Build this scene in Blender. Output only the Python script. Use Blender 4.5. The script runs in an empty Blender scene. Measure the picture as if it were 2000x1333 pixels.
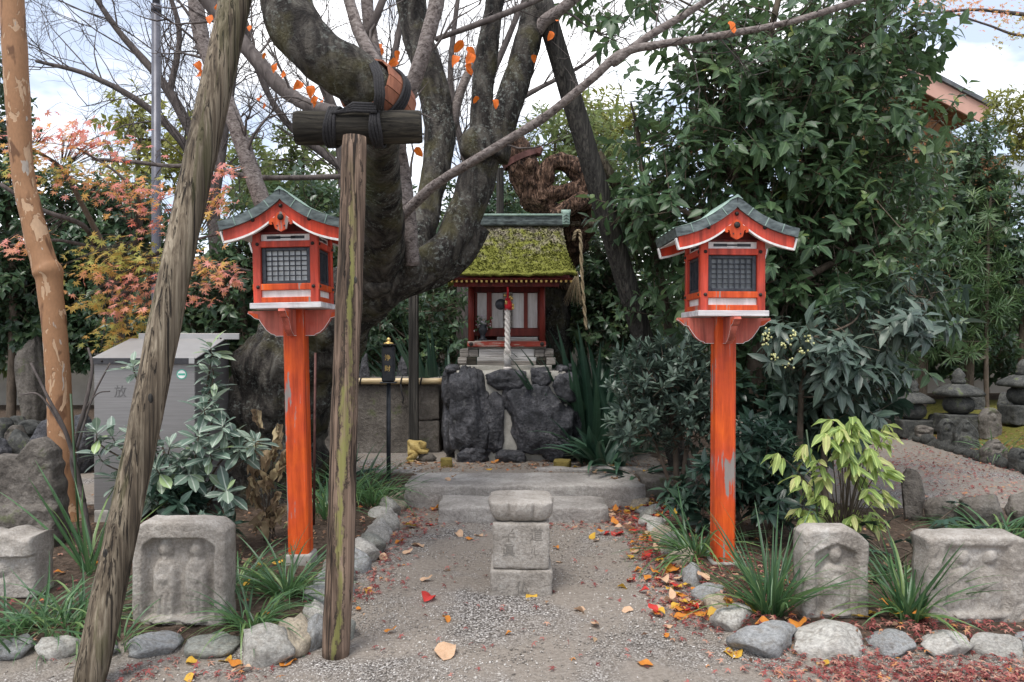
import bpy, bmesh, math, random
import numpy as np
from mathutils import Vector, Matrix, Euler, noise as mnoise
R = math.radians
random.seed(7)
rng = np.random.default_rng(11)
scene = bpy.context.scene
COL = scene.collection
FPX = 1500.0      # focal length in photo pixels (2000 px wide)
CAMZ = 1.5

# ------------------------------------------------------------ camera, sky, sun, exposure
cam_d = bpy.data.cameras.new('camera')
cam_d.lens = 27.0
cam_d.sensor_width = 36.0
cam_d.clip_end = 600
cam = bpy.data.objects.new('camera', cam_d)
COL.objects.link(cam)
cam.location = (0, 0, CAMZ)
cam.rotation_euler = (R(90), 0, 0)
scene.camera = cam

SUN_EL, SUN_AZ = 64, 206      # elevation, and compass angle the light comes from (0 = +Y, clockwise)
world = bpy.data.worlds.new('World')
scene.world = world
world.use_nodes = True
wt = world.node_tree
wt.nodes.clear()
def wn(t, **kw):
    n = wt.nodes.new(t)
    for k, v in kw.items():
        if k in n.inputs.keys(): n.inputs[k].default_value = v
        else: setattr(n, k, v)
    return n
sky = wn('ShaderNodeTexSky')
sky.sky_type = 'NISHITA'
sky.sun_disc = False
sky.sun_elevation = R(SUN_EL)
sky.sun_rotation = R(SUN_AZ)
sky.air_density = 1.0
sky.dust_density = 2.0
wtc = wn('ShaderNodeTexCoord')
wmap = wn('ShaderNodeMapping')
wmap.inputs['Scale'].default_value = (1, 1, 2.2)
wmap.inputs['Location'].default_value = (0.62, 0.2, 0.55)
wnoi = wn('ShaderNodeTexNoise', Scale=2.3, Detail=6.0, Roughness=0.55)
wrmp = wn('ShaderNodeValToRGB')
wrmp.color_ramp.elements[0].position = 0.47
wrmp.color_ramp.elements[1].position = 0.60
wmix = wn('ShaderNodeMix')
wmix.data_type = 'RGBA'
wcl = wn('ShaderNodeTexNoise', Scale=4.2, Detail=5.0, Roughness=0.6)
wclr = wn('ShaderNodeValToRGB')      # cloud tone: grey undersides to bright white
wclr.color_ramp.elements[0].position = 0.36
wclr.color_ramp.elements[0].color = (4.6, 4.7, 5.0, 1)
wclr.color_ramp.elements[1].position = 0.60
wclr.color_ramp.elements[1].color = (11.5, 11.5, 11.6, 1)
wpale = wn('ShaderNodeMix')          # thin high haze: the gaps are pale, never deep blue
wpale.data_type = 'RGBA'
wpale.inputs['Factor'].default_value = 0.6
wpale.inputs['B'].default_value = (4.3, 4.7, 5.6, 1)
wbg = wn('ShaderNodeBackground')
wbg.inputs['Strength'].default_value = 0.1
wout = wn('ShaderNodeOutputWorld')
L = wt.links.new
L(wtc.outputs['Generated'], wmap.inputs['Vector'])
L(wmap.outputs['Vector'], wnoi.inputs['Vector'])
L(wmap.outputs['Vector'], wcl.inputs['Vector'])
L(wcl.outputs['Fac'], wclr.inputs['Fac'])
L(wclr.outputs['Color'], wmix.inputs['B'])
L(wnoi.outputs['Fac'], wrmp.inputs['Fac'])
L(sky.outputs['Color'], wpale.inputs['A'])
L(wrmp.outputs['Color'], wmix.inputs['Factor'])
L(wpale.outputs['Result'], wmix.inputs['A'])
L(wmix.outputs['Result'], wbg.inputs['Color'])
L(wbg.outputs['Background'], wout.inputs['Surface'])

sun_d = bpy.data.lights.new('sun', 'SUN')
sun_d.energy = 1.5
sun_d.angle = R(24)
sun_d.color = (1.0, 0.96, 0.9)
sun = bpy.data.objects.new('sun', sun_d)
COL.objects.link(sun)
az = R(SUN_AZ)
sdir = Vector((math.sin(az)*math.cos(R(SUN_EL)), math.cos(az)*math.cos(R(SUN_EL)), math.sin(R(SUN_EL))))
sun.rotation_euler = sdir.to_track_quat('Z', 'Y').to_euler()
sun.location = (0, 0, 12)

vs = scene.view_settings
vs.view_transform = 'Standard'
vs.look = 'None'
vs.gamma = 1.0
vs.use_curve_mapping = False
vs.exposure = 1.22

# ------------------------------------------------------------ helpers
def P(x, y, Y):
    """photo pixel (2000x1333) at depth Y -> world point"""
    return Vector(((x-1000)/FPX*Y, Y, CAMZ-(y-667)/FPX*Y))
def px(n, Y): return n/FPX*Y
def sst(a, b, x):
    t = np.clip((x-a)/(b-a), 0, 1)
    return t*t*(3-2*t)

class MB:
    """collects shapes for one mesh"""
    def __init__(s): s.v, s.f, s.n = [], [], 0
    def add(s, v, f):
        v = [tuple(p) for p in v]
        s.f += [tuple(i+s.n for i in q) for q in f]
        s.v += v
        s.n += len(v)
        return s
    def box(s, c, size, rot=None, bev=0.004, taper=(1, 1)):
        hx, hy, hz = size[0]/2, size[1]/2, size[2]/2
        b = min(bev, hx*.45, hy*.45, hz*.45)
        vs_, idx = [], {}
        for sx in (-1, 1):
            for sy in (-1, 1):
                for sz in (-1, 1):
                    for a in range(3):
                        q = [sx*(hx-b), sy*(hy-b), sz*(hz-b)]
                        q[a] = (sx*hx, sy*hy, sz*hz)[a]
                        if sz > 0: q[0] *= taper[0]; q[1] *= taper[1]
                        idx[(sx, sy, sz, a)] = len(vs_)
                        vs_.append(Vector(q))
        F = []
        for a in range(3):
            o1, o2 = (a+1) % 3, (a+2) % 3
            for sg in (-1, 1):
                ring = []
                for s1, s2 in ((-1, -1), (1, -1), (1, 1), (-1, 1)):
                    k = [0, 0, 0]; k[a] = sg; k[o1] = s1; k[o2] = s2
                    ring.append(idx[(k[0], k[1], k[2], a)])
                F.append(ring if sg > 0 else ring[::-1])
        for a in range(3):            # edges run along axis a
            o1, o2 = (a+1) % 3, (a+2) % 3
            for s1 in (-1, 1):
                for s2 in (-1, 1):
                    k0 = [0, 0, 0]; k0[a] = -1; k0[o1] = s1; k0[o2] = s2
                    k1 = list(k0); k1[a] = 1
                    q = [idx[(*k0, o1)], idx[(*k1, o1)], idx[(*k1, o2)], idx[(*k0, o2)]]
                    F.append(q if s1*s2 < 0 else q[::-1])
        for sx in (-1, 1):
            for sy in (-1, 1):
                for sz in (-1, 1):
                    q = [idx[(sx, sy, sz, a)] for a in range(3)]
                    F.append(q if sx*sy*sz > 0 else q[::-1])
        if rot is not None:
            m = Euler(rot).to_matrix()
            vs_ = [m @ p for p in vs_]
        c = Vector(c)
        return s.add([p+c for p in vs_], F)
    def tube(s, pts, rads, n=8, cap=True, wob=0.0, wsc=3.0, seed=0, flute=None):
        pts = [Vector(p) for p in pts]
        k = len(pts)
        t0 = (pts[1]-pts[0]).normalized()
        up = Vector((0, 0, 1)) if abs(t0.z) < .9 else Vector((1, 0, 0))
        nx = t0.cross(up).normalized()
        V = []
        off = Vector((seed*7.3, seed*3.1, seed*1.7))
        for i in range(k):
            a = pts[max(i-1, 0)]; b = pts[min(i+1, k-1)]
            t = (b-a).normalized()
            nx = (nx-t*nx.dot(t)).normalized()
            ny = t.cross(nx)
            for j in range(n):
                an = 2*math.pi*j/n
                d = nx*math.cos(an)+ny*math.sin(an)
                r = rads[i]
                if wob:
                    q = pts[i]+d*r
                    r *= 1+wob*(mnoise.noise(q*wsc+off)+.5*mnoise.noise(q*wsc*2.7+off))
                if flute: r *= 1+flute[0]*math.sin(flute[1]*an+flute[2]*i+2.2*mnoise.noise((i*.13, seed, 0)))+flute[0]*.6*math.sin((flute[1]*2+1)*an+flute[2]*1.6*i)
                V.append(pts[i]+d*r)
        F = []
        for i in range(k-1):
            for j in range(n):
                j2 = (j+1) % n
                F.append((i*n+j, i*n+j2, (i+1)*n+j2, (i+1)*n+j))
        if cap:
            F.append(tuple(range(n))[::-1])
            F.append(tuple((k-1)*n+j for j in range(n)))
        return s.add(V, F)
    def prism(s, poly, y0, y1, bev=0):
        """polygon in XZ extruded along Y"""
        n = len(poly)
        V = [(p[0], y0, p[1]) for p in poly]+[(p[0], y1, p[1]) for p in poly]
        F = [tuple(range(n)), tuple(range(2*n-1, n-1, -1))]
        F += [(i, i+n, (i+1) % n+n, (i+1) % n) for i in range(n)]
        return s.add(V, F)
    def lathe(s, prof, n=20, c=(0, 0, 0), sup=None, relief=None):
        """profile [(r, z)], sup: superellipse exponent for squarish things"""
        V, F = [], []
        for i, (r, z) in enumerate(prof):
            for j in range(n):
                a = 2*math.pi*j/n
                ca, sa = math.cos(a), math.sin(a)
                k = 1.0
                if sup: k = 1/((abs(ca)**sup+abs(sa)**sup)**(1/sup))
                rr = r*k
                if relief: rr += relief(a, i/(len(prof)-1))
                V.append((c[0]+rr*ca, c[1]+rr*sa, c[2]+z))
        for i in range(len(prof)-1):
            for j in range(n):
                j2 = (j+1) % n
                F.append((i*n+j, i*n+j2, (i+1)*n+j2, (i+1)*n+j))
        F.append(tuple(range(n))[::-1])
        F.append(tuple((len(prof)-1)*n+j for j in range(n)))
        return s.add(V, F)
    def sphere(s, c, r, n=12, m=8, sq=(1, 1, 1)):
        prof = [(max(r*math.sin(math.pi*i/m), 1e-4), -r*math.cos(math.pi*i/m)) for i in range(m+1)]
        V0 = s.n
        s.lathe(prof, n)
        for i in range(V0, s.n):
            p = s.v[i]
            s.v[i] = (c[0]+p[0]*sq[0], c[1]+p[1]*sq[1], c[2]+p[2]*sq[2])
        return s

def new_obj(name, me, mat=None, parent=None, loc=None):
    o = bpy.data.objects.new(name, me)
    COL.objects.link(o)
    if mat is not None and not me.materials: me.materials.append(mat)
    if parent is not None: o.parent = parent
    if loc is not None: o.location = loc
    return o
def mk_mesh(name, v, f, smooth=False):
    me = bpy.data.meshes.new(name)
    me.from_pydata([tuple(p) for p in v], [], f)
    if smooth: me.polygons.foreach_set('use_smooth', [True]*len(me.polygons))
    me.update()
    return me
def part(name, mb, mat, parent=None, world=True, smooth=False, loc=None):
    """one mesh object; world=True: coordinates are world, converted to the parent's"""
    v = mb.v
    if world and parent is not None:
        o = Vector((0, 0, 0)); q = parent
        while q is not None:
            o += q.location; q = q.parent
        v = [(p[0]-o.x, p[1]-o.y, p[2]-o.z) for p in v]
    return new_obj(name, mk_mesh(name, v, mb.f, smooth), mat, parent, loc)
def solid(name, mb, mat, base, smooth=False):
    """a thing of one mesh with its origin at base"""
    b = Vector(base)
    v = [(p[0]-b.x, p[1]-b.y, p[2]-b.z) for p in mb.v]
    return new_obj(name, mk_mesh(name, v, mb.f, smooth), mat, None, b)
def tag(o, label, cat, group=None):
    o['label'] = label; o['category'] = cat
    if group: o['group'] = group
    return o
def struct(o):
    o['kind'] = 'structure'; return o
def stuff(o):
    o['kind'] = 'stuff'; return o
def thing(name, label, cat, loc=(0, 0, 0), group=None):
    o = bpy.data.objects.new(name, None)
    COL.objects.link(o)
    o.location = loc
    o.empty_display_size = .1
    return tag(o, label, cat, group)
def dup_tree(o, parent=None):
    c = o.copy(); COL.objects.link(c)
    if parent is not None: c.parent = parent
    for ch in list(o.children): dup_tree(ch, c)
    return c
def crom(pts, per=6):
    """Catmull-Rom through rows of any width"""
    p = np.array(pts, float)
    p = np.vstack([2*p[0]-p[1], p, 2*p[-1]-p[-2]])
    out = []
    for i in range(1, len(p)-2):
        for k in range(per):
            t = k/per
            out.append(.5*((2*p[i])+(-p[i-1]+p[i+1])*t+(2*p[i-1]-5*p[i]+4*p[i+1]-p[i+2])*t*t
                           + (-p[i-1]+3*p[i]-3*p[i+1]+p[i+2])*t**3))
    out.append(p[-2])
    return np.array(out)
def limb(rows, per=6):
    """rows (px, py, depth, half width px) -> world points, radii"""
    w = []
    for (x, y, Y, h) in rows:
        q = P(x, y, Y); w.append((q.x, q.y, q.z, px(h, Y)))
    c = crom(w, per)
    return [Vector(r[:3]) for r in c], [max(r[3], .002) for r in c]
# ------------------------------------------------------------ materials
class NT:
    def __init__(s, name):
        s.m = bpy.data.materials.new(name)
        s.m.use_nodes = True
        s.t = s.m.node_tree
        s.t.nodes.clear()
        s.out = s.t.nodes.new('ShaderNodeOutputMaterial')
    def n(s, typ, ins=None, **kw):
        nd = s.t.nodes.new(typ)
        for k, v in kw.items(): setattr(nd, k, v)
        for k, v in (ins or {}).items():
            sk = nd.inputs[k]
            if isinstance(v, bpy.types.NodeSocket): s.t.links.new(v, sk)
            else: sk.default_value = v
        return nd
    def coord(s, kind='Object', scale=(1, 1, 1), rnd=False):
        v = s.n('ShaderNodeTexCoord').outputs[kind]
        if rnd:
            oi = s.n('ShaderNodeObjectInfo').outputs['Random']
            mu = s.n('ShaderNodeMath', {0: oi, 1: 37.0}, operation='MULTIPLY').outputs[0]
            cb = s.n('ShaderNodeCombineXYZ', {0: mu, 1: mu, 2: mu}).outputs[0]
            v = s.n('ShaderNodeVectorMath', {0: v, 1: cb}, operation='ADD').outputs[0]
        return s.n('ShaderNodeMapping', {'Vector': v, 'Scale': scale}).outputs[0]
    def noise(s, vec, sc, det=4, ro=.55, dist=0):
        return s.n('ShaderNodeTexNoise', {'Vector': vec, 'Scale': sc, 'Detail': det, 'Roughness': ro, 'Distortion': dist}).outputs['Fac']
    def vor(s, vec, sc, out='Distance', feat='F1'):
        return s.n('ShaderNodeTexVoronoi', {'Vector': vec, 'Scale': sc}, feature=feat).outputs[out]
    def ramp(s, fac, stops, interp='LINEAR'):
        nd = s.n('ShaderNodeValToRGB', {'Fac': fac})
        cr = nd.color_ramp
        cr.interpolation = interp
        while len(cr.elements) < len(stops): cr.elements.new(.5)
        for e, (p, c) in zip(cr.elements, stops):
            e.position = p
            if isinstance(c, (int, float)): c = (c, c, c)
            e.color = (*c, 1) if len(c) == 3 else c
        return nd.outputs['Color']
    def mix(s, fac, a, b, bl='MIX'):
        nd = s.n('ShaderNodeMix', data_type='RGBA', blend_type=bl)
        for k, v in (('Factor', fac), ('A', a), ('B', b)):
            sk = [q for q in nd.inputs if q.name == k and (q.type == 'RGBA' or k == 'Factor' and q.type == 'VALUE')][0]
            if isinstance(v, bpy.types.NodeSocket): s.t.links.new(v, sk)
            elif k == 'Factor': sk.default_value = v
            else: sk.default_value = (*v, 1) if len(v) == 3 else v
        return [q for q in nd.outputs if q.type == 'RGBA'][0]
    def math(s, op, a, b=0.0, clamp=False):
        nd = s.n('ShaderNodeMath', {0: a, 1: b}, operation=op)
        nd.use_clamp = clamp
        return nd.outputs[0]
    def bump(s, h, st=.5, d=.01, nrm=None):
        ins = {'Height': h, 'Strength': st, 'Distance': d}
        if nrm is not None: ins['Normal'] = nrm
        return s.n('ShaderNodeBump', ins).outputs[0]
    def pbr(s, col, rough=.8, bump=None, metal=0.0, spec=.35, trans=None, **kw):
        ins = {'Base Color': col if isinstance(col, bpy.types.NodeSocket) else (*col, 1), 'Roughness': rough, 'Metallic': metal,
               'Specular IOR Level': spec}
        if bump is not None: ins['Normal'] = bump
        ins.update(kw)
        b = s.n('ShaderNodeBsdfPrincipled', ins)
        sh = b.outputs[0]
        if trans:
            tr = s.n('ShaderNodeBsdfTranslucent', {'Color': trans[1]})
            sh = s.n('ShaderNodeMixShader', {0: trans[0], 1: sh, 2: tr.outputs[0]}).outputs[0]
        s.t.links.new(sh, s.out.inputs['Surface'])
        return s.m
    def attr(s, name, out='Color'):
        return s.n('ShaderNodeAttribute', attribute_name=name).outputs[out]

def stone_mat(name, stops, sc=6, fine=90, bst=.6, bd=.012, speck=None, lich=None, rnd=True, rough=.9, spec=.25):
    t = NT(name)
    v = t.coord('Object', rnd=rnd)
    big = t.noise(v, sc, 5, .6)
    fn = t.noise(v, fine, 3, .7)
    mid = t.noise(v, fine*.42, 4, .75)
    f = t.math('ADD', t.math('ADD', t.math('MULTIPLY', big, .46), t.math('MULTIPLY', mid, .36)), t.math('MULTIPLY', fn, .18))
    c = t.ramp(f, [(.5+(p-.5)*.72, k) for p, k in stops])
    if speck:
        s = t.ramp(t.vor(v, fine*1.5), [(0.0, 1), (.32, 0)])
        c = t.mix(t.math('MULTIPLY', s, speck[0]), c, speck[1])
    if lich:
        l = t.ramp(t.noise(v, lich[2], 6, .65), [(lich[3], 0), (lich[3]+.08, 1)])
        c = t.mix(t.math('MULTIPLY', l, lich[0]), c, lich[1])
    h = t.math('ADD', t.math('MULTIPLY', mid, .9), t.noise(v, sc*4, 6, .7))
    return t.pbr(c, rough, t.bump(h, bst, bd), spec=spec)

def log_mat(name, stops, axis=2, crack=.6, green=None, sc=1.0, rough=.85, stripe=None):
    t = NT(name)
    s = [34*sc]*3; s[axis] = .8*sc
    v = t.coord('Object', tuple(s))
    g = t.noise(v, 1.0, 6, .6, 1.4)
    v2 = t.coord('Object', tuple(k*(1.5 if i != axis else .55) for i, k in enumerate(s)))
    cr = t.noise(v2, 1.0, 4, .6, 1.2)
    c = t.ramp(g, stops)
    ck = t.ramp(cr, [(.37, 1), (.42, 0)])
    lo = t.noise(t.coord('Object', tuple(4.5 if i != axis else .9 for i in range(3))), 1.0, 4, .6, .5)
    c = t.mix(.75, c, t.ramp(lo, [(.34, .22), (.5, .5), (.66, .78)]), 'OVERLAY')
    c = t.mix(t.math('MULTIPLY', ck, crack), c, (.012, .010, .009))
    fine = t.noise(t.coord('Object', tuple(k*6 if i != axis else k*3 for i, k in enumerate(s))), 1.0, 3, .7)
    c = t.mix(.35, c, t.ramp(fine, [(.3, .25), (.7, .75)]), 'OVERLAY')
    if green:
        gm = t.ramp(t.noise(t.coord('Object', (8, 8, .7)), 1.0, 4, .55, 1.6), [(green[1], 0), (green[1]+.05, 1)])
        c = t.mix(t.math('MULTIPLY', gm, green[2]), c, green[0])
    if stripe:      # a band of algae wandering up one side of the stripped log
        sx = t.n('ShaderNodeSeparateXYZ', {0: t.coord('Object')})
        ax = t.math('MULTIPLY', sx.outputs[2], stripe[1])
        wv = t.math('MULTIPLY', t.math('SUBTRACT', t.noise(t.coord('Object', (7, 7, 3.6)), 1.0, 6, .7), .5), .17)
        d = t.math('ABSOLUTE', t.math('ADD', t.math('SUBTRACT', t.math('SUBTRACT', sx.outputs[0], ax), stripe[2]), wv))
        mk = t.math('MULTIPLY', t.ramp(d, [(.009, 1), (.020, 0)]), t.ramp(t.noise(t.coord('Object', (14, 14, 3.0)), 1.0, 5, .65), [(.40, 0), (.52, 1)]))
        mk = t.math('MULTIPLY', mk, t.ramp(sx.outputs[1], [(.0, 1), (.02, 0)]))
        c = t.mix(t.math('MULTIPLY', mk, .9), c, t.mix(g, (.09, .09, .03), (.30, .29, .10)))
        rim = t.math('MULTIPLY', t.ramp(d, [(.014, 0), (.018, 1), (.023, 1), (.028, 0)]), t.ramp(cr, [(.45, 0), (.55, 1)]))
        c = t.mix(t.math('MULTIPLY', rim, .75), c, (.016, .013, .012))
    h = t.math('SUBTRACT', t.math('MULTIPLY', g, .5), t.math('MULTIPLY', ck, .7))
    h = t.math('ADD', h, t.math('MULTIPLY', fine, .25))
    return t.pbr(c, rough, t.bump(h, .9, .012), spec=.2)

def paint_mat(name, base, faded, wood=(.28, .25, .23), wear=.62, axis=2, rough=.55):
    t = NT(name)
    s = [26]*3; s[axis] = 2.2
    v = t.coord('Object', tuple(s), rnd=True)
    st = t.noise(v, 1.0, 5, .6, .3)
    big = t.noise(t.coord('Object', rnd=True), 3.2, 4, .6)
    c = t.mix(t.ramp(big, [(.35, 0), (.72, 1)]), base, faded)
    c = t.mix(.6, c, t.ramp(st, [(.32, .14), (.68, .84)]), 'OVERLAY')
    gr = t.ramp(t.noise(t.coord('Object', (5, 5, 2.0), rnd=True), 1.6, 5, .65), [(.50, 0), (.72, 1)])
    c = t.mix(t.math('MULTIPLY', gr, .45), c, tuple(k*.42 for k in faded))
    wm = t.math('ADD', t.math('MULTIPLY', st, .62), t.math('MULTIPLY', big, .38))
    m = t.ramp(wm, [(wear-.02, 0), (wear+.01, 1)])
    wc = t.ramp(st, [(.3, tuple(k*.55 for k in wood)), (.75, wood)])
    c = t.mix(m, c, wc)
    h = t.math('SUBTRACT', t.math('MULTIPLY', st, .25), t.math('MULTIPLY', m, .4))
    return t.pbr(c, t.math('ADD', t.math('MULTIPLY', m, .3), rough), t.bump(h, .5, .004), spec=.3)

def bark_mat(name, stops, lich=None, sc=1.0, bst=1.0, bd=.03, moss=None, ringy=False):
    t = NT(name)
    v = t.coord('Object', (1, 1, 1))
    st = t.coord('Object', (9*sc, 9*sc, 3.0*sc) if not ringy else (24*sc, 24*sc, 38*sc))
    g = t.noise(st, 1.0, 7, .65, .8)
    c = t.ramp(g, stops)
    h = g
    if lich:
        lm = t.math('MULTIPLY', t.ramp(t.noise(v, 34, 5, .7), [(.53, 0), (.6, 1)]), t.ramp(t.noise(v, 4.0, 3, .6), [(.4, 0), (.62, 1)]))
        c = t.mix(t.math('MULTIPLY', lm, lich[0]), c, lich[1])
    if moss:
        mm = t.ramp(t.noise(v, 3.1, 4, .6), [(moss[2], 0), (moss[2]+.16, 1)])
        c = t.mix(t.math('MULTIPLY', mm, moss[0]), c, moss[1])
    h = t.math('ADD', h, t.math('MULTIPLY', t.noise(v, 55, 3, .7), .3))
    return t.pbr(c, .92, t.bump(h, bst, bd), spec=.15)

def leaf_mat(name, stops, rough=.4, spec=.5, tr=.22, trc=None, vein=.35, veinc=None, bmp=.25):
    """leaf colour runs along a per-leaf random number; midrib from the leaf's own coordinates"""
    t = NT(name)
    a = t.attr('lc')
    sp = t.n('ShaderNodeSeparateColor', {0: a})
    c = t.ramp(sp.outputs[0], stops)
    if vein:
        vc = veinc or tuple(min(1, k*2.2+.03) for k in stops[len(stops)//2][1])
        c = t.mix(t.math('MULTIPLY', t.ramp(sp.outputs[1], [(.03, 1), (.16, 0)]), vein), c, vc)
    nz = t.noise(t.coord('Object'), 35, 2, .5)
    c = t.mix(.25, c, t.ramp(nz, [(.3, .3), (.7, .7)]), 'OVERLAY')
    tc = trc or tuple(min(1, k*2.0+.01) for k in stops[len(stops)//2][1])
    return t.pbr(c, rough, t.bump(nz, bmp, .004), spec=spec, trans=(tr, (*tc, 1)))

M = {}
M['granite'] = stone_mat('granite', [(.3, (.16, .14, .12)), (.46, (.29, .262, .23)), (.58, (.38, .35, .315)), (.72, (.52, .49, .455))], 5, 120, 1.0, .010, speck=(.40, (.09, .078, .07)), lich=(.35, (.48, .48, .45), 9, .62))
M['granite_dark'] = stone_mat('granite_dark', [(.3, (.05, .045, .04)), (.5, (.13, .115, .10)), (.72, (.23, .21, .185))], 4, 70, .9, .02, lich=(.6, (.09, .11, .04), 5, .58))
M['step'] = stone_mat('step_stone', [(.3, (.15, .135, .12)), (.5, (.29, .27, .25)), (.7, (.46, .44, .41))], 3, 90, 1.0, .012, speck=(.45, (.07, .06, .06)))
M['rock'] = stone_mat('black_rock', [(.3, (.006, .007, .009)), (.44, (.022, .023, .028)), (.54, (.058, .058, .066)), (.64, (.13, .128, .138)), (.76, (.30, .29, .29))], 5, 46, 1.0, .03, lich=(.4, (.30, .30, .28), 9, .64), rough=.5, spec=.5)  # pale end of the ramp paints bright highlights into the rock colour
M['mortar'] = stone_mat('mortar', [(.3, (.25, .24, .21)), (.7, (.42, .40, .36))], 8, 120, .5, .006, rnd=False)
M['concrete'] = stone_mat('concrete', [(.3, (.24, .23, .21)), (.7, (.38, .36, .33))], 6, 140, .4, .004)
M['garden_stone'] = stone_mat('garden_stone', [(.3, (.022, .024, .024)), (.5, (.065, .066, .062)), (.75, (.17, .165, .15))], 6, 80, .9, .015, lich=(.6, (.12, .16, .05), 6, .6))
M['mossbrick'] = stone_mat('mossy_brick', [(.3, (.10, .075, .02)), (.6, (.22, .17, .05)), (.8, (.28, .22, .10))], 14, 150, .7, .006)
M['statue'] = stone_mat('ochre_statue', [(.3, (.16, .10, .03)), (.5, (.38, .28, .10)), (.75, (.52, .42, .20))], 16, 120, .7, .006)

def kerb_mat():
    t = NT('kerb_stone')
    oi = t.n('ShaderNodeObjectInfo').outputs['Random']
    v = t.coord('Object', rnd=True)
    base = t.ramp(oi, [(0, (.27, .26, .235)), (.2, (.32, .27, .20)), (.4, (.22, .225, .225)), (.6, (.36, .345, .315)), (.8, (.20, .205, .18)), (1, (.34, .29, .21))], 'CONSTANT')
    gr = t.ramp(t.noise(t.coord('Object', rnd=True), 3.5, 5, .65), [(.48, 0), (.66, 1)])
    base = t.mix(t.math('MULTIPLY', gr, .55), base, (.12, .10, .075))
    nz = t.noise(v, 9, 6, .6)
    c = t.mix(.7, base, t.ramp(nz, [(.3, .22), (.5, .5), (.72, .82)]), 'OVERLAY')
    ve = t.ramp(t.noise(t.coord('Object', (3, 3, 11), rnd=True), 3, 5, .6, 1.5), [(.47, 0), (.5, 1), (.53, 0)])
    c = t.mix(t.math('MULTIPLY', ve, .35), c, (.55, .54, .52))
    h = t.math('ADD', nz, t.math('MULTIPLY', t.noise(v, 70, 3, .7), .25))
    return t.pbr(c, .8, t.bump(h, .6, .012), spec=.3)
M['kerb'] = kerb_mat()

M['log_grey'] = log_mat('weathered_log', [(.3, (.035, .028, .022)), (.45, (.10, .078, .055)), (.6, (.20, .165, .12)), (.8, (.34, .30, .23))], crack=.85, green=((.07, .07, .03), .56, .45))
M['log_post'] = log_mat('stripped_log', [(.3, (.022, .018, .015)), (.44, (.095, .066, .048)), (.58, (.215, .15, .11)), (.8, (.35, .265, .20))], crack=.9, stripe=(1, .0316, .014))
M['log_beam'] = log_mat('dark_log', [(.3, (.012, .011, .009)), (.5, (.034, .030, .024)), (.75, (.085, .075, .055))], axis=0, crack=.6)
M['log_dark'] = log_mat('dark_prop_wood', [(.3, (.016, .015, .014)), (.5, (.045, .042, .038)), (.75, (.11, .10, .085))], crack=.4)
M['plank'] = log_mat('grey_plank', [(.3, (.10, .09, .08)), (.5, (.26, .235, .21)), (.75, (.42, .39, .36))], axis=0, crack=.5, sc=1.6)
M['plank_white'] = log_mat('worn_white_plank', [(.25, (.28, .26, .25)), (.42, (.52, .50, .48)), (.75, (.66, .64, .62))], axis=0, crack=.35, sc=1.8)
M['cedar'] = log_mat('cedar_boards', [(.3, (.13, .06, .028)), (.55, (.27, .135, .065)), (.8, (.38, .21, .11))], crack=.15)
M['red'] = paint_mat('vermilion_red', (.52, .048, .018), (.42, .065, .045), wear=.70)
M['orange'] = paint_mat('vermilion_orange', (.60, .088, .010), (.46, .05, .022), wear=.585)
M['pinkred'] = paint_mat('faded_vermilion', (.40, .07, .045), (.50, .15, .11), wear=.72, wood=(.5, .42, .38))
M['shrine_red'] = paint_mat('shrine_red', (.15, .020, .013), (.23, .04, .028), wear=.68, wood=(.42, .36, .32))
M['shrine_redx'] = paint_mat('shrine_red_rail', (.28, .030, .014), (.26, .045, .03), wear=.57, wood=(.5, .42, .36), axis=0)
M['darkred'] = paint_mat('dark_red', (.12, .012, .010), (.16, .02, .015), wear=.9)
M['white'] = paint_mat('worn_white', (.76, .74, .72), (.66, .63, .61), wear=.70, wood=(.35, .32, .30))
M['whitex'] = paint_mat('worn_white_rail', (.62, .60, .60), (.46, .44, .46), wear=.64, wood=(.26, .24, .25), axis=0)
def simple(name, c1, c2, sc=20, rough=.5, metal=0., bst=.15, spec=.4, stretch=(1, 1, 1)):
    t = NT(name)
    nz = t.noise(t.coord('Object', stretch), sc, 4, .6)
    return t.pbr(t.ramp(nz, [(.3, c1), (.7, c2)]), rough, t.bump(nz, bst, .003), metal=metal, spec=spec)
M['copper'] = simple('aged_copper', (.028, .034, .037), (.17, .205, .20), 13, .5, .35, .3, stretch=(1, 1, 3))
M['patina'] = simple('green_patina', (.14, .22, .19), (.32, .42, .36), 14, .65, .2, .2)
M['black'] = simple('black_lacquer', (.010, .012, .016), (.035, .038, .045), 24, .45)
M['lattice'] = simple('dark_lattice', (.012, .016, .024), (.05, .055, .065), 30, .55)
M['iron'] = simple('iron', (.012, .011, .010), (.05, .04, .035), 40, .6, .4)
M['rust'] = simple('rusty_strap', (.05, .018, .014), (.14, .06, .05), 16, .6, .3)
M['gold'] = simple('gold_leaf', (.55, .36, .10), (.75, .55, .22), 40, .4, .6)
M['pane'] = simple('paper_pane', (.50, .52, .53), (.68, .70, .70), 8, .35)
M['pane_dark'] = simple('grey_pane', (.10, .11, .12), (.22, .24, .25), 5, .2)
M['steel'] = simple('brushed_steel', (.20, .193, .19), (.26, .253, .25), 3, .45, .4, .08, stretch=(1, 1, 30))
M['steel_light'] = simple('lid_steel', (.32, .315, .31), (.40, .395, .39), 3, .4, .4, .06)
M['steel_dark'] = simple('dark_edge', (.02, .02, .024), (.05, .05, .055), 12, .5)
M['pole'] = simple('dark_pole', (.07, .07, .085), (.12, .12, .14), 8, .4, .3)
M['bamboo'] = simple('bamboo', (.36, .26, .13), (.62, .50, .30), 6, .4, .0, .1, stretch=(1, 6, 6))
M['strawrope'] = simple('straw_rope', (.20, .15, .085), (.42, .34, .22), 60, .9, 0, .6)
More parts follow.
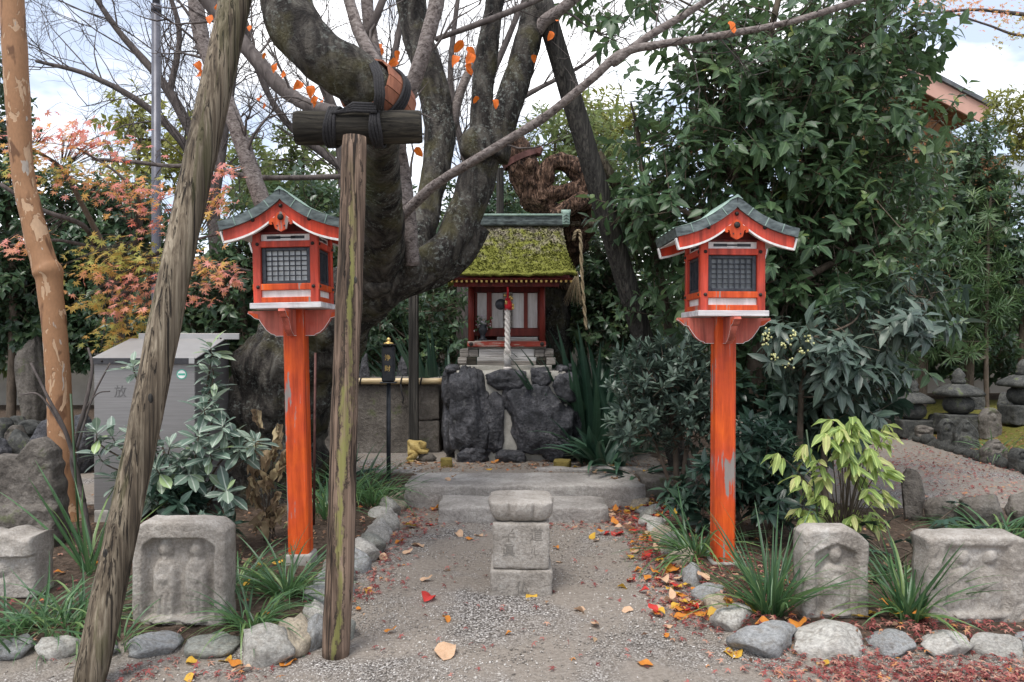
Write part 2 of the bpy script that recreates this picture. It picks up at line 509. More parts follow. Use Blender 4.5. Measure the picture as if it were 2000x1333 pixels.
M['whiterope'] = simple('white_rope', (.55, .50, .46), (.76, .72, .68), 60, .9, 0, .5)
M['blackrope'] = simple('black_rope', (.006, .006, .007), (.032, .030, .032), 130, .85, 0, .9)
M['plaster'] = simple('plaster_wall', (.30, .28, .25), (.42, .39, .355), 2.2, .9, 0, .1)
M['tile'] = simple('roof_tile', (.05, .055, .06), (.13, .135, .14), 6, .55, 0, .3)
M['fascia'] = simple('pink_fascia', (.48, .27, .21), (.58, .35, .28), 2, .7)
M['sign_white'] = simple('white_sticker', (.7, .68, .66), (.82, .80, .78), 20, .5)
M['sign_green'] = simple('green_sticker', (.05, .35, .25), (.08, .45, .33), 20, .4)
M['red_cloth'] = simple('red_cloth', (.45, .012, .02), (.6, .03, .04), 40, .85)
M['glass_dark'] = simple('window_glass', (.45, .52, .60), (.62, .68, .74), 2, .15)
M['engrave'] = simple('engraved_steel', (.12, .117, .115), (.16, .155, .152), 12, .5, .3)
M['stroke'] = simple('cut_letter', (.15, .135, .118), (.21, .19, .165), 50, .95)

def wrap_mat():   # brown bark wrap under the rope
    t = NT('bark_wrap')
    g = t.noise(t.coord('Object', (30, 3, 3)), 1, 4, .6, .4)
    return t.pbr(t.ramp(g, [(.3, (.10, .035, .02)), (.55, (.27, .105, .06)), (.8, (.42, .21, .13))]), .8, t.bump(g, .6, .008))
M['wrap'] = wrap_mat()
M['bark'] = bark_mat('dark_cherry_bark', [(.32, (.007, .007, .007)), (.47, (.034, .030, .027)), (.6, (.085, .077, .066)), (.8, (.17, .16, .14))],
                     lich=(.6, (.24, .26, .235)), moss=(.6, (.10, .09, .04), .52), bst=1.0, bd=.05)
M['bark_light'] = bark_mat('pale_cherry_bark', [(.34, (.045, .036, .034)), (.47, (.15, .125, .115)), (.6, (.23, .20, .185)), (.75, (.36, .33, .31))], sc=1.2, bst=.5, bd=.008, ringy=True)
M['twig'] = bark_mat('twig_bark', [(.3, (.045, .038, .036)), (.6, (.12, .102, .095)), (.85, (.20, .178, .168))], sc=2, bst=.3, bd=.004)
M['stem'] = bark_mat('shrub_stem', [(.3, (.05, .04, .03)), (.6, (.14, .11, .085)), (.85, (.22, .18, .14))], sc=2, bst=.4, bd=.005)
def dead_mat():
    t = NT('gnarled_wood')
    w = t.noise(t.coord('Object', (15, 15, 5)), 1.6, 7, .62, 1.6)
    c = t.ramp(w, [(.36, (.010, .007, .006)), (.46, (.050, .028, .019)), (.55, (.135, .078, .052)), (.66, (.27, .175, .125)), (.8, (.36, .26, .20))])
    return t.pbr(c, .85, t.bump(w, 1.0, .06), spec=.2)
M['dead'] = dead_mat()
def peel_mat():
    t = NT('peeling_bark')
    v = t.coord('Object', (6, 6, 2.4))
    n1 = t.noise(v, 1.3, 3, .5, .5)
    n2 = t.noise(t.coord('Object', (11, 11, 5)), 1.0, 4, .55, .6)
    c = t.mix(t.ramp(n1, [(.40, 0), (.47, 1)]), (.13, .062, .030), (.285, .150, .075))
    patch = t.ramp(n2, [(.575, 0), (.59, 1)])
    c = t.mix(patch, c, (.44, .29, .18))
    patch2 = t.ramp(t.noise(t.coord('Object', (9, 9, 4), ), 1.1, 3, .5, .4), [(.655, 0), (.665, 1)])
    c = t.mix(patch2, c, (.36, .31, .26))
    c = t.mix(.25, c, t.ramp(t.noise(v, 12, 4, .6), [(.3, .3), (.7, .7)]), 'OVERLAY')
    h = t.math('ADD', t.math('MULTIPLY', patch, -.5), t.math('MULTIPLY', n1, .4))
    return t.pbr(c, .65, t.bump(h, .7, .012), spec=.3)
M['peel'] = peel_mat()
def thatch_mat():
    t = NT('mossy_thatch')
    v = t.coord('Object')
    a = t.attr('lc')
    low = t.n('ShaderNodeSeparateColor', {0: a}).outputs[0]     # 0 at ridge, 1 at eave: moss grows where the thatch stays wet
    nz = t.noise(v, 9, 6, .65)
    st = t.noise(v, 75, 4, .7)
    straw = t.ramp(st, [(.3, (.07, .06, .046)), (.5, (.25, .22, .17)), (.75, (.45, .41, .33))])
    moss = t.ramp(st, [(.3, (.06, .072, .018)), (.5, (.19, .20, .042)), (.75, (.36, .35, .10))])
    m = t.math('ADD', t.math('MULTIPLY', nz, .9), t.math('MULTIPLY', low, .34))
    mm = t.ramp(m, [(.44, 0), (.62, 1)])
    c = t.mix(mm, straw, moss)
    h = t.math('ADD', t.math('MULTIPLY', st, .6), t.math('MULTIPLY', nz, .6))
    return t.pbr(c, .95, t.bump(h, 1.0, .025), spec=.1)
M['thatch'] = thatch_mat()

def ground_mat():
    t = NT('ground_gravel_soil')
    v = t.coord('Object')
    a = t.n('ShaderNodeSeparateColor', {0: t.attr('lc')})
    path, moss = a.outputs[0], a.outputs[1]
    pc = t.vor(v, 95, 'Color')
    pd = t.vor(v, 95)
    val = t.n('ShaderNodeSeparateColor', {0: pc}).outputs[0]
    peb = t.ramp(val, [(0, (.10, .09, .085)), (.35, (.25, .23, .215)), (.7, (.40, .375, .35)), (1, (.56, .54, .52))])
    peb = t.mix(t.ramp(pd, [(.35, 0), (.75, 1)]), peb, (.06, .052, .045))
    dirt = t.ramp(t.noise(v, 40, 5, .7), [(.3, (.17, .145, .12)), (.7, (.30, .265, .23))])
    patch = t.ramp(t.noise(v, 1.3, 4, .6, .3), [(.36, 0), (.52, 1)])
    c1 = t.mix(patch, peb, dirt)
    soil = t.ramp(t.noise(v, 26, 6, .75), [(.3, (.022, .016, .012)), (.5, (.075, .054, .04)), (.7, (.15, .11, .085)), (.85, (.26, .21, .17))])
    mossc = t.ramp(t.noise(v, 30, 5, .7), [(.3, (.035, .04, .01)), (.55, (.14, .13, .03)), (.8, (.22, .19, .06))])
    pm = t.ramp(t.math('ADD', path, t.math('MULTIPLY', t.math('SUBTRACT', t.noise(v, 6, 4, .6), .5), .6)), [(.42, 0), (.58, 1)])
    c = t.mix(pm, soil, c1)
    mm = t.ramp(t.math('ADD', moss, t.math('MULTIPLY', t.math('SUBTRACT', t.noise(v, 2.2, 4, .6), .5), 1.0)), [(.42, 0), (.62, 1)])
    c = t.mix(mm, c, mossc)
    h = t.math('ADD', t.math('MULTIPLY', pd, -.6), t.noise(v, 45, 5, .7))
    return t.pbr(c, .95, t.bump(h, .8, .012), spec=.15)
M['ground'] = ground_mat()
def pebble_mat():
    t = NT('pebbles')
    sp = t.n('ShaderNodeSeparateColor', {0: t.attr('lc')})
    c = t.ramp(sp.outputs[0], [(0, (.13, .115, .10)), (.3, (.24, .215, .19)), (.6, (.33, .30, .27)), (.85, (.43, .40, .365)), (1, (.60, .57, .54))])
    return t.pbr(c, .8, None, spec=.25)
M['pebble'] = pebble_mat()

# leaves
M['l_camellia'] = leaf_mat('camellia_leaf', [(0, (.018, .042, .021)), (.45, (.044, .086, .039)), (.8, (.080, .130, .055)), (.93, (.13, .18, .055)), (1, (.30, .27, .05))], .40, .36, .24)
M['l_dark'] = leaf_mat('dark_shrub_leaf', [(0, (.012, .030, .022)), (.5, (.030, .062, .042)), (1, (.058, .10, .062))], .36, .5, .15)
M['l_grey'] = leaf_mat('grey_green_leaf', [(0, (.030, .052, .040)), (.5, (.065, .098, .075)), (1, (.12, .16, .12))], .42, .5, .12)
M['l_pitto'] = leaf_mat('pittosporum_leaf', [(0, (.060, .105, .080)), (.5, (.13, .19, .15)), (.9, (.21, .275, .21)), (1, (.28, .38, .15))], .42, .5, .15, veinc=(.55, .60, .52), vein=.7)
M['l_hedge'] = leaf_mat('hedge_leaf', [(0, (.018, .040, .024)), (.5, (.046, .086, .044)), (.9, (.090, .14, .062)), (1, (.16, .20, .07))], .36, .5, .18, vein=0)
M['l_light'] = leaf_mat('light_green_leaf', [(0, (.035, .062, .022)), (.5, (.10, .145, .05)), (.85, (.20, .24, .085)), (1, (.34, .34, .10))], .45, .45, .3, vein=0)
M['l_yellow'] = leaf_mat('yellow_green_leaf', [(0, (.07, .085, .02)), (.5, (.19, .20, .045)), (1, (.36, .33, .08))], .45, .4, .3, vein=0)
M['l_peony'] = leaf_mat('peony_leaf', [(0, (.09, .155, .045)), (.45, (.20, .285, .085)), (.8, (.34, .40, .13)), (.93, (.42, .40, .18)), (1, (.36, .24, .13))], .55, .35, .3, vein=.5)
M['l_blade'] = leaf_mat('grass_blade', [(0, (.018, .052, .025)), (.5, (.048, .115, .048)), (.9, (.10, .19, .07)), (1, (.34, .30, .05))], .4, .5, .25, vein=.3)
M['l_aspid'] = leaf_mat('aspidistra_leaf', [(0, (.014, .040, .028)), (.5, (.034, .078, .048)), (1, (.070, .135, .075))], .36, .5, .12, vein=.3)
M['l_needle'] = leaf_mat('podocarp_leaf', [(0, (.03, .065, .025)), (.5, (.075, .135, .05)), (1, (.17, .235, .09))], .45, .45, .25, vein=0)
M['l_fatsia'] = leaf_mat('fatsia_leaf', [(0, (.012, .032, .026)), (.6, (.030, .062, .048)), (1, (.055, .10, .07))], .33, .5, .1, vein=.5)
M['l_maple'] = leaf_mat('maple_leaf', [(0, (.20, .31, .07)), (.26, (.38, .41, .10)), (.37, (.64, .40, .09)), (.47, (.74, .34, .18)), (.60, (.76, .34, .31)), (.84, (.70, .24, .24)), (.92, (.60, .08, .06)), (1, (.36, .03, .03))], .55, .3, .5, trc=(.75, .42, .15), vein=0)
M['l_litter'] = leaf_mat('maple_litter', [(0, (.12, .025, .025)), (.4, (.24, .06, .055)), (.7, (.33, .13, .11)), (.9, (.42, .25, .18)), (1, (.48, .20, .05))], .65, .25, .1, vein=0)
M['l_brown'] = leaf_mat('brown_litter', [(0, (.07, .035, .022)), (.5, (.19, .11, .07)), (.85, (.35, .24, .15)), (1, (.45, .14, .05))], .7, .2, .1, vein=0)
M['l_dry'] = leaf_mat('withered_leaf', [(0, (.12, .08, .05)), (.5, (.28, .21, .13)), (1, (.46, .38, .22))], .7, .2, .15, vein=.2)
M['berry'] = simple('pale_berry', (.50, .50, .22), (.66, .66, .34), 30, .35)
M['petal'] = leaf_mat('petal', [(0, (.65, .55, .62)), (.5, (.75, .72, .74)), (.9, (.7, .45, .55)), (1, (.8, .6, .03))], .6, .3, .2, vein=0)
def fallen(name, c1, c2, c3=None):
    t = NT(name)
    sp = t.n('ShaderNodeSeparateColor', {0: t.attr('lc')})
    v = t.coord('Object', rnd=True)
    c = t.ramp(t.noise(v, 26, 4, .6), [(.34, c1), (.62, c2), (.78, c3 or c2)])
    c = t.mix(t.math('MULTIPLY', t.ramp(sp.outputs[1], [(.03, 1), (.14, 0)]), .5), c, tuple(k*.6 for k in c1))
    return t.pbr(c, .55, t.bump(t.noise(v, 60, 3, .6), .3, .004), spec=.3, trans=(.2, (*c2, 1)))
M['f_yellow'] = fallen('fallen_yellow', (.55, .30, .03), (.66, .42, .07), (.35, .16, .05))
M['f_orange'] = fallen('fallen_orange', (.50, .15, .02), (.62, .26, .05), (.30, .08, .03))
M['f_red'] = fallen('fallen_red', (.48, .03, .025), (.56, .06, .05), (.25, .02, .02))
M['f_tan'] = fallen('fallen_tan', (.52, .32, .19), (.66, .45, .30), (.40, .22, .13))
M['f_hang'] = fallen('hanging_orange', (.62, .10, .01), (.70, .18, .02), (.55, .28, .02))
# ------------------------------------------------------------ leaf, rock and slab builders
def set_lc(me, arr):
    a = me.attributes.new('lc', 'FLOAT_COLOR', 'POINT')
    a.data.foreach_set('color', np.ascontiguousarray(arr, dtype=np.float32).ravel())
def np_mesh(name, V, F):
    """V (n,3); F list of (m,k) int arrays"""
    me = bpy.data.meshes.new(name)
    me.vertices.add(len(V))
    me.vertices.foreach_set('co', np.ascontiguousarray(V, dtype=np.float32).ravel())
    loops = np.concatenate([f.ravel() for f in F])
    tot = np.concatenate([np.full(len(f), f.shape[1]) for f in F])
    me.loops.add(len(loops))
    me.loops.foreach_set('vertex_index', loops.astype(np.int32))
    me.polygons.add(len(tot))
    st = np.concatenate([[0], np.cumsum(tot)[:-1]])
    me.polygons.foreach_set('loop_start', st.astype(np.int32))
    me.polygons.foreach_set('loop_total', tot.astype(np.int32))
    me.update(calc_edges=True)
    return me
class Tmpl:
    def __init__(s, v, f):
        s.v = np.array(v, float); s.f3 = np.array([q for q in f if len(q) == 3], int).reshape(-1, 3)
        s.f4 = np.array([q for q in f if len(q) == 4], int).reshape(-1, 4)
        s.wmax = max(abs(s.v[:, 0]).max(), 1e-6)
def t_leaf(w=.22, fold=.12, droop=.16, belly=.38):
    z = lambda t: -droop*t*t
    v = [(0, 0, 0), (-w, belly, fold*w*2+z(belly)), (0, belly, z(belly)), (w, belly, fold*w*2+z(belly)),
         (-w*.72, .7, fold*w*1.4+z(.7)), (0, .7, z(.7)), (w*.72, .7, fold*w*1.4+z(.7)), (0, 1, z(1))]
    f = [(0, 2, 1), (0, 3, 2), (1, 2, 5, 4), (2, 3, 6, 5), (4, 5, 7), (5, 6, 7)]
    return Tmpl(v, f)
def t_leafhi(w=.27, fold=.1, droop=.2, belly=.5, n=7, wave=0.0, ob=0.0):
    v, f = [], []
    for i in range(n+1):
        t = i/n
        ww = w*(math.sin(math.pi*t**(1+ob))**.75)*(1-.25*(t-.5)*(1 if not ob else 0))+.004
        z = -droop*t*t
        wv = wave*math.sin(t*9)
        v += [(-ww, t, z+fold*ww*2+wv*ww), (0, t, z), (ww, t, z+fold*ww*2-wv*ww)]
        if i:
            k = 3*i
            f += [(k-3, k-2, k+1, k), (k-2, k-1, k+2, k+1)]
    return Tmpl(v, f)
def t_dia(w=.26, fold=.1, droop=.1):
    return Tmpl([(0, 0, 0), (-w, .45, fold), (0, 1, -droop), (w, .45, fold), (0, .5, -droop*.3)], [(0, 4, 1), (0, 3, 4), (1, 4, 2), (4, 3, 2)])
def t_maple(lobes=7, depth=.34, cup=.12):
    v = [(0, 0, 0)]
    n = lobes
    for i in range(n):
        a = -2.2+4.4*i/(n-1)
        ln = 1.0-.42*abs(a/2.2)**1.6
        v.append((math.sin(a)*ln, math.cos(a)*ln, -cup*ln))
        if i < n-1:
            b = a+2.2/(n-1)
            v.append((math.sin(b)*depth, math.cos(b)*depth, 0))
    f = [(0, i+1, i) for i in range(1, len(v)-1)]
    v = [(x*.5, y*.5+.2, z*.5) for x, y, z in v]
    return Tmpl(v, f)
def t_blade(w=.03, n=7, arch=.5, taper=1.0):
    v, f = [], []
    for i in range(n):
        t = i/(n-1)
        ww = w*(min(1, t*6+.55))*(1-t**2.2*taper)+.0004
        ang = arch*t*1.5
        y = math.sin(ang+1e-6)/(arch*1.5+1e-6); z = (1-math.cos(ang))/(arch*1.5+1e-6)
        v += [(-ww, y, -z+ww*.5), (0, y, -z), (ww, y, -z+ww*.5)]
        if i:
            k = 3*i
            f += [(k-3, k-2, k+1, k), (k-2, k-1, k+2, k+1)]
    return Tmpl(v, f)
def nrm(a): return a/np.maximum(np.linalg.norm(a, axis=-1, keepdims=True), 1e-9)
def leaf_mesh(name, pos, dirs, ups, size, T, rnd, roll=None):
    N = len(pos); k = len(T.v)
    y = nrm(dirs)
    x = np.cross(y, ups)
    bad = np.linalg.norm(x, axis=1) < 1e-3
    x[bad] = np.cross(y[bad], np.array([.3, .9, .2]))
    x = nrm(x); z = np.cross(x, y)
    if roll is not None:
        c, s_ = np.cos(roll)[:, None], np.sin(roll)[:, None]
        x, z = x*c+z*s_, z*c-x*s_
    tv = T.v
    V = pos[:, None, :]+size[:, None, None]*(x[:, None, :]*tv[None, :, 0:1]+y[:, None, :]*tv[None, :, 1:2]+z[:, None, :]*tv[None, :, 2:3])
    V = V.reshape(-1, 3)
    off = (np.arange(N)*k)[:, None, None]
    F = []
    if len(T.f3): F.append((T.f3[None]+off).reshape(-1, 3))
    if len(T.f4): F.append((T.f4[None]+off).reshape(-1, 4))
    me = np_mesh(name, V, F)
    lc = np.ones((N, k, 4))
    lc[:, :, 0] = rnd[:, None]
    lc[:, :, 1] = np.abs(tv[:, 0])/T.wmax
    lc[:, :, 2] = tv[:, 1]
    set_lc(me, lc.reshape(-1, 4))
    return me
def one_leaf(name, T, rnd=.5, size=1.0):
    return leaf_mesh(name, np.zeros((1, 3)), np.array([[0, 1., 0]]), np.array([[0, 0, 1.]]), np.array([size]), T, np.array([rnd]))

def ellip_pts(ells, n, surf=.45, r=rng):
    """ells rows (cx,cy,cz,rx,ry,rz,weight); returns points and outward directions"""
    e = np.array([q if len(q) == 7 else (*q, q[3]*q[4]*q[5]) for q in ells], float)
    p = e[:, 6]/e[:, 6].sum()
    idx = r.choice(len(e), n, p=p)
    d = nrm(r.normal(size=(n, 3)))
    rad = r.random(n)**surf
    q = e[idx, :3]+d*rad[:, None]*e[idx, 3:6]
    return q, nrm(d/e[idx, 3:6])
def shoots(c, d, nl, L, ll, r=rng, open_=(80, 40), droop=.25, lvar=.33, flat=0):
    """nl leaves spiralling on each shoot; returns leaf pos, dir, up, size"""
    n = len(c)
    k = np.tile(np.arange(nl), n); s = np.repeat(np.arange(n), nl)
    t = (k+.5)/nl
    ax = d[s]
    a = np.cross(ax, np.array([.13, .21, .97])); a = nrm(a); b = np.cross(ax, a)
    az = k*2.4+np.repeat(r.random(n)*6.28, nl)+r.normal(size=n*nl)*.25
    rad = a*np.cos(az)[:, None]+b*np.sin(az)[:, None]
    op = np.radians(open_[0]+(open_[1]-open_[0])*t+r.normal(size=n*nl)*10)
    ld = ax*np.cos(op)[:, None]+rad*np.sin(op)[:, None]
    ld[:, 2] -= droop*(.6+.8*r.random(n*nl))
    ld = nrm(ld)
    pos = c[s]+ax*(L*t)[:, None]
    up = ax*.8+np.array([0, 0, .6])+r.normal(size=(n*nl, 3))*.18
    size = ll*(1+lvar*r.normal(size=n*nl)).clip(.5, 1.5)
    return pos, ld, up, size
def twig_mesh(name, a, b, ra, rb):
    """many thin three-sided sticks a->b"""
    n = len(a)
    d = nrm(b-a)
    x = nrm(np.cross(d, np.array([.31, .22, .93]))); y = np.cross(d, x)
    V = np.zeros((n, 6, 3))
    for j in range(3):
        an = 2.094*j
        o = x*math.cos(an)+y*math.sin(an)
        V[:, j] = a+o*np.asarray(ra)[:, None]; V[:, 3+j] = b+o*np.asarray(rb)[:, None]
    off = (np.arange(n)*6)[:, None, None]
    f = np.array([(0, 1, 4, 3), (1, 2, 5, 4), (2, 0, 3, 5)])
    return np_mesh(name, V.reshape(-1, 3), [(f[None]+off).reshape(-1, 4)])
def to_local(me, base):
    me.transform(Matrix.Translation(-Vector(base)))
    return me

def rock_mesh(name, size, seed=0, sub=3, cuts=9, rough=.05, cut=(.62, .9), fine=.02, sq=None, ridge=0):
    """angular boulder: sphere cut by planes, then roughened; half sizes given"""
    bm = bmesh.new()
    bmesh.ops.create_icosphere(bm, subdivisions=sub, radius=1.0)
    r = random.Random(seed)
    pl = []
    for i in range(cuts):
        n = Vector((r.gauss(0, 1), r.gauss(0, 1), r.gauss(0, 1))).normalized()
        pl.append((n, r.uniform(*cut)))
    off = Vector((seed*3.7, seed*1.3, seed*5.1))
    for v in bm.verts:
        p = v.co.copy()
        if sq: p = p/((abs(p.x)**sq+abs(p.y)**sq+abs(p.z)**sq)**(1/sq))
        for n, d in pl:
            k = p.dot(n)-d
            if k > 0: p -= n*k*.88
        q = v.co
        p *= 1+rough*mnoise.noise(q*2.2+off)*2+fine*2*mnoise.noise(q*6.5+off)+fine*mnoise.noise(q*15+off)
        if ridge:
            p *= 1-ridge*(abs(mnoise.noise(q*2.1-off))*2+abs(mnoise.noise(q*5.3+off*2))+.6*abs(mnoise.noise(q*12-off)))+ridge*.8
        v.co = Vector((p.x*size[0], p.y*size[1], p.z*size[2]))
    mx = [max(abs(v.co[i]) for v in bm.verts) for i in range(3)]
    for v in bm.verts:
        v.co = Vector([v.co[i]*size[i]/mx[i] for i in range(3)])
    me = bpy.data.meshes.new(name)
    bm.to_mesh(me); bm.free()
    me.polygons.foreach_set('use_smooth', [True]*len(me.polygons))
    return me
def slab_mesh(name, W, H, T, relief, top=None, nx=40, nz=44, er=.006, seed=0, edge=.02, side=None):
    """standing stone with a carved front (faces -Y, base at z=0, centred in x, back at +T/2)"""
    V, F = [], []
    off = Vector((seed*5.3, seed*2.1, seed))
    hs = lambda w: 1.0 if side is None else side(w)
    def pt(i, j):
        u = -1+2*i/nx; w = j/nz
        x = u*W/2*hs(w)
        z = w*H*(top(u) if top else 1)
        return x, z, u, w
    for j in range(nz+1):
        for i in range(nx+1):
            x, z, u, w = pt(i, j)
            e = min((1-abs(u))*W/2, (1-w)*H)
            rd = -edge*max(0, 1-e/edge)**2 if e < edge else 0
            q = Vector((x, 0, z))
            nn = er*(mnoise.noise(q*9+off)+.6*mnoise.noise(q*24+off)+.5*mnoise.noise(q*60+off))
            V.append((x+er*.8*mnoise.noise(q*14+off*2), -T/2-relief(x, z)-nn-rd, z))
    W1 = nx+1
    for j in range(nz):
        for i in range(nx):
            a = j*W1+i
            F.append((a, a+1, a+W1+1, a+W1))
    n0 = len(V)
    # border loop -> back
    loop = [i for i in range(W1)]+[(j*W1+nx) for j in range(1, nz+1)]+[nz*W1+i for i in range(nx-1, -1, -1)]+[j*W1 for j in range(nz-1, 0, -1)]
    prev = loop
    for yy, sc in ((-T*.2, 1.0), (T*.25, 1.0), (T*.5, .965)):
        st = len(V)
        for k in loop:
            x, _, z = V[k]
            q = Vector((x, yy, z))
            V.append((x*sc+er*mnoise.noise(q*12+off), yy, (z-H*.4)*sc+H*.4+(er*mnoise.noise(q*11-off) if z > .02 else 0)))
        cur = list(range(st, st+len(loop)))
        m = len(loop)
        for k in range(m): F.append((prev[k], cur[k], cur[(k+1) % m], prev[(k+1) % m]))
        prev = cur
    F.append(tuple(prev)[::-1])
    return mk_mesh(name, V, F, True)
def text_mesh(txt, size, depth=.002):
    cu = bpy.data.curves.new('lettering', 'FONT')
    cu.body = txt; cu.size = size; cu.extrude = depth; cu.align_x = 'CENTER'; cu.align_y = 'CENTER'
    o = bpy.data.objects.new('lettering', cu)
    COL.objects.link(o)
    bpy.context.view_layer.update()
    me = bpy.data.meshes.new_from_object(o.evaluated_get(bpy.context.evaluated_depsgraph_get()))
    bpy.data.objects.remove(o); bpy.data.curves.remove(cu)
    me.materials.clear()
    return me
def text_part(txt, size, loc, mat, parent, depth=.002, name='lettering', scale=(1, 1, 1)):
    o = new_obj(name, text_mesh(txt, size, depth), mat, parent, loc)
    o.rotation_euler = (R(90), 0, 0); o.scale = scale
    return o

# ------------------------------------------------------------ ground
XL, XR = -1.02, 1.13       # path edges
def masks(X, Y):
    """path (gravel), moss weights and height, numpy arrays"""
    inpath = sst(XL-.06, XL+.04, X)*(1-sst(XR-.04, XR+.06, X))*(1-sst(7.2, 7.4, Y))
    front = 1-sst(3.66, 3.80, Y)
    # gravel walk at the right behind the boulders
    k0 = 5.62+(Y-8.5)*.09                         # kerb line of the mossy bed
    side = sst(2.7, 3.1, X)*sst(6.5, 6.75, Y)*(1-sst(k0-.15, k0+.05, X))
    lside = (1-sst(-3.6, -3.3, X))*sst(6.6, 6.9, Y)*(1-sst(8.2, 8.5, Y))
    shr = sst(-2.0, -1.9, X)*(1-sst(1.5, 1.7, X))*sst(7.45, 7.6, Y)*(1-sst(9.0, 9.4, Y))*.75
    path = np.maximum.reduce([inpath, front, side, lside, shr])
    moss = sst(k0, k0+.2, X)*sst(6.8, 7.4, Y)*(1-sst(14, 15, Y))*.72
    moss = np.maximum(moss, (1-sst(-4.2, -3.9, X))*sst(8.6, 8.9, Y)*(1-sst(10, 11, Y))*.5)
    bed = 1-np.maximum.reduce([inpath, front])
    z = bed*.06
    plat = sst(7.2, 7.5, Y)*sst(-3.2, -2.2, X)*(1-sst(1.6, 2.6, X))
    z = z+plat*.14
    z = z+sst(k0, k0+.1, X)*sst(6.8, 7.4, Y)*(.05+.30*sst(k0, k0+1.6, X))+.10*sst(8.4, 9.2, Y)*(1-sst(-4.2, -3.4, X))
    return path, moss, z
def gz(x, y):
    return float(masks(np.array([x]), np.array([y]))[2][0])
def ground_at(x, y):
    """photo pixel -> point on the ground"""
    z = 0.0
    for _ in range(6):
        Y = (CAMZ-z)*FPX/(y-667)
        X = (x-1000)/FPX*Y
        z = gz(X, Y)
    return Vector((X, Y, z))
xs = np.concatenate([np.linspace(-70, -9, 12), np.linspace(-8.5, -4.1, 30), np.linspace(-4, 4, 135), np.linspace(4.1, 8.5, 30), np.linspace(9, 70, 12)])
ys = np.concatenate([np.linspace(-30, 2, 12), np.linspace(2.2, 9, 130), np.linspace(9.1, 16, 40), np.linspace(17, 110, 14)])
GX, GY = np.meshgrid(xs, ys)
gp, gm, gzv = masks(GX, GY)
dense = (np.abs(GX) < 9) & (GY > 2) & (GY < 16)
gn = np.array([mnoise.noise((a*1.7, b*1.7, 0))*.012+mnoise.noise((a*9, b*9, 3))*.006 for a, b in zip(GX.ravel(), GY.ravel())]).reshape(GX.shape)
gzz = gzv+np.where(dense, gn, 0)*(1-.5*gp)
nxg, nyg = len(xs), len(ys)
ii, jj = np.meshgrid(np.arange(nxg-1), np.arange(nyg-1))
a0 = (jj*nxg+ii).ravel()
gF = np.stack([a0, a0+1, a0+nxg+1, a0+nxg], 1)
gme = np_mesh('ground', np.stack([GX.ravel(), GY.ravel(), gzz.ravel()], 1), [gF])
set_lc(gme, np.stack([gp.ravel(), gm.ravel(), np.zeros(gp.size), np.ones(gp.size)], 1))
gme.polygons.foreach_set('use_smooth', [True]*len(gme.polygons))
ground = struct(new_obj('ground', gme, M['ground']))

# loose pebbles on the gravel
def pebbles():
    n = 120000
    Y = 2.9+(rng.random(n)**1.5)*4.4
    X = rng.uniform(-2.9, 2.9, n)
    path, moss, z = masks(X, Y)
    pn = np.array([mnoise.noise((a*1.3+5, b*1.3, 1.7))+.5*mnoise.noise((a*4, b*4, 9)) for a, b in zip(X, Y)])
    keep = (path > .6) & (rng.random(n) < np.clip(.62+1.3*pn-.5*sst(4.3, 6.0, Y), .05, 1)) & (np.abs(X) < Y*.7+.1)
    X, Y, z = X[keep], Y[keep], z[keep]
    n = len(X)
    s = rng.lognormal(math.log(.0037), .33, n).clip(.0022, .011)
    o = np.array([(1, 0, 0), (-1, 0, 0), (0, 1, 0), (0, -1, 0), (0, 0, 1), (0, 0, -1)], float)
    th = rng.random(n)*6.28
    c, sn = np.cos(th), np.sin(th)
    sx, sy, sz = s*rng.uniform(.9, 1.6, n), s*rng.uniform(.7, 1.2, n), s*rng.uniform(.5, .9, n)
    V = np.zeros((n, 6, 3))
    V[:, :, 0] = X[:, None]+o[None, :, 0]*(sx*c)[:, None]-o[None, :, 1]*(sy*sn)[:, None]
    V[:, :, 1] = Y[:, None]+o[None, :, 0]*(sx*sn)[:, None]+o[None, :, 1]*(sy*c)[:, None]
    V[:, :, 2] = (z+sz*.55)[:, None]+o[None, :, 2]*sz[:, None]
    V += rng.normal(size=V.shape)*(s*.16)[:, None, None]
    f = np.array([(0, 2, 4), (2, 1, 4), (1, 3, 4), (3, 0, 4), (2, 0, 5), (1, 2, 5), (3, 1, 5), (0, 3, 5)])
    me = np_mesh('gravel', V.reshape(-1, 3), [(f[None]+(np.arange(n)*6)[:, None, None]).reshape(-1, 3)])
    lc = np.ones((n, 6, 4)); lc[:, :, 0] = rng.random(n)[:, None]
    set_lc(me, lc.reshape(-1, 4))
    me.polygons.foreach_set('use_smooth', [True]*len(me.polygons))
    o = stuff(new_obj('gravel', me, M['pebble']))
    tag(o, 'loose grey and white gravel strewn over the walk', 'gravel')
pebbles()

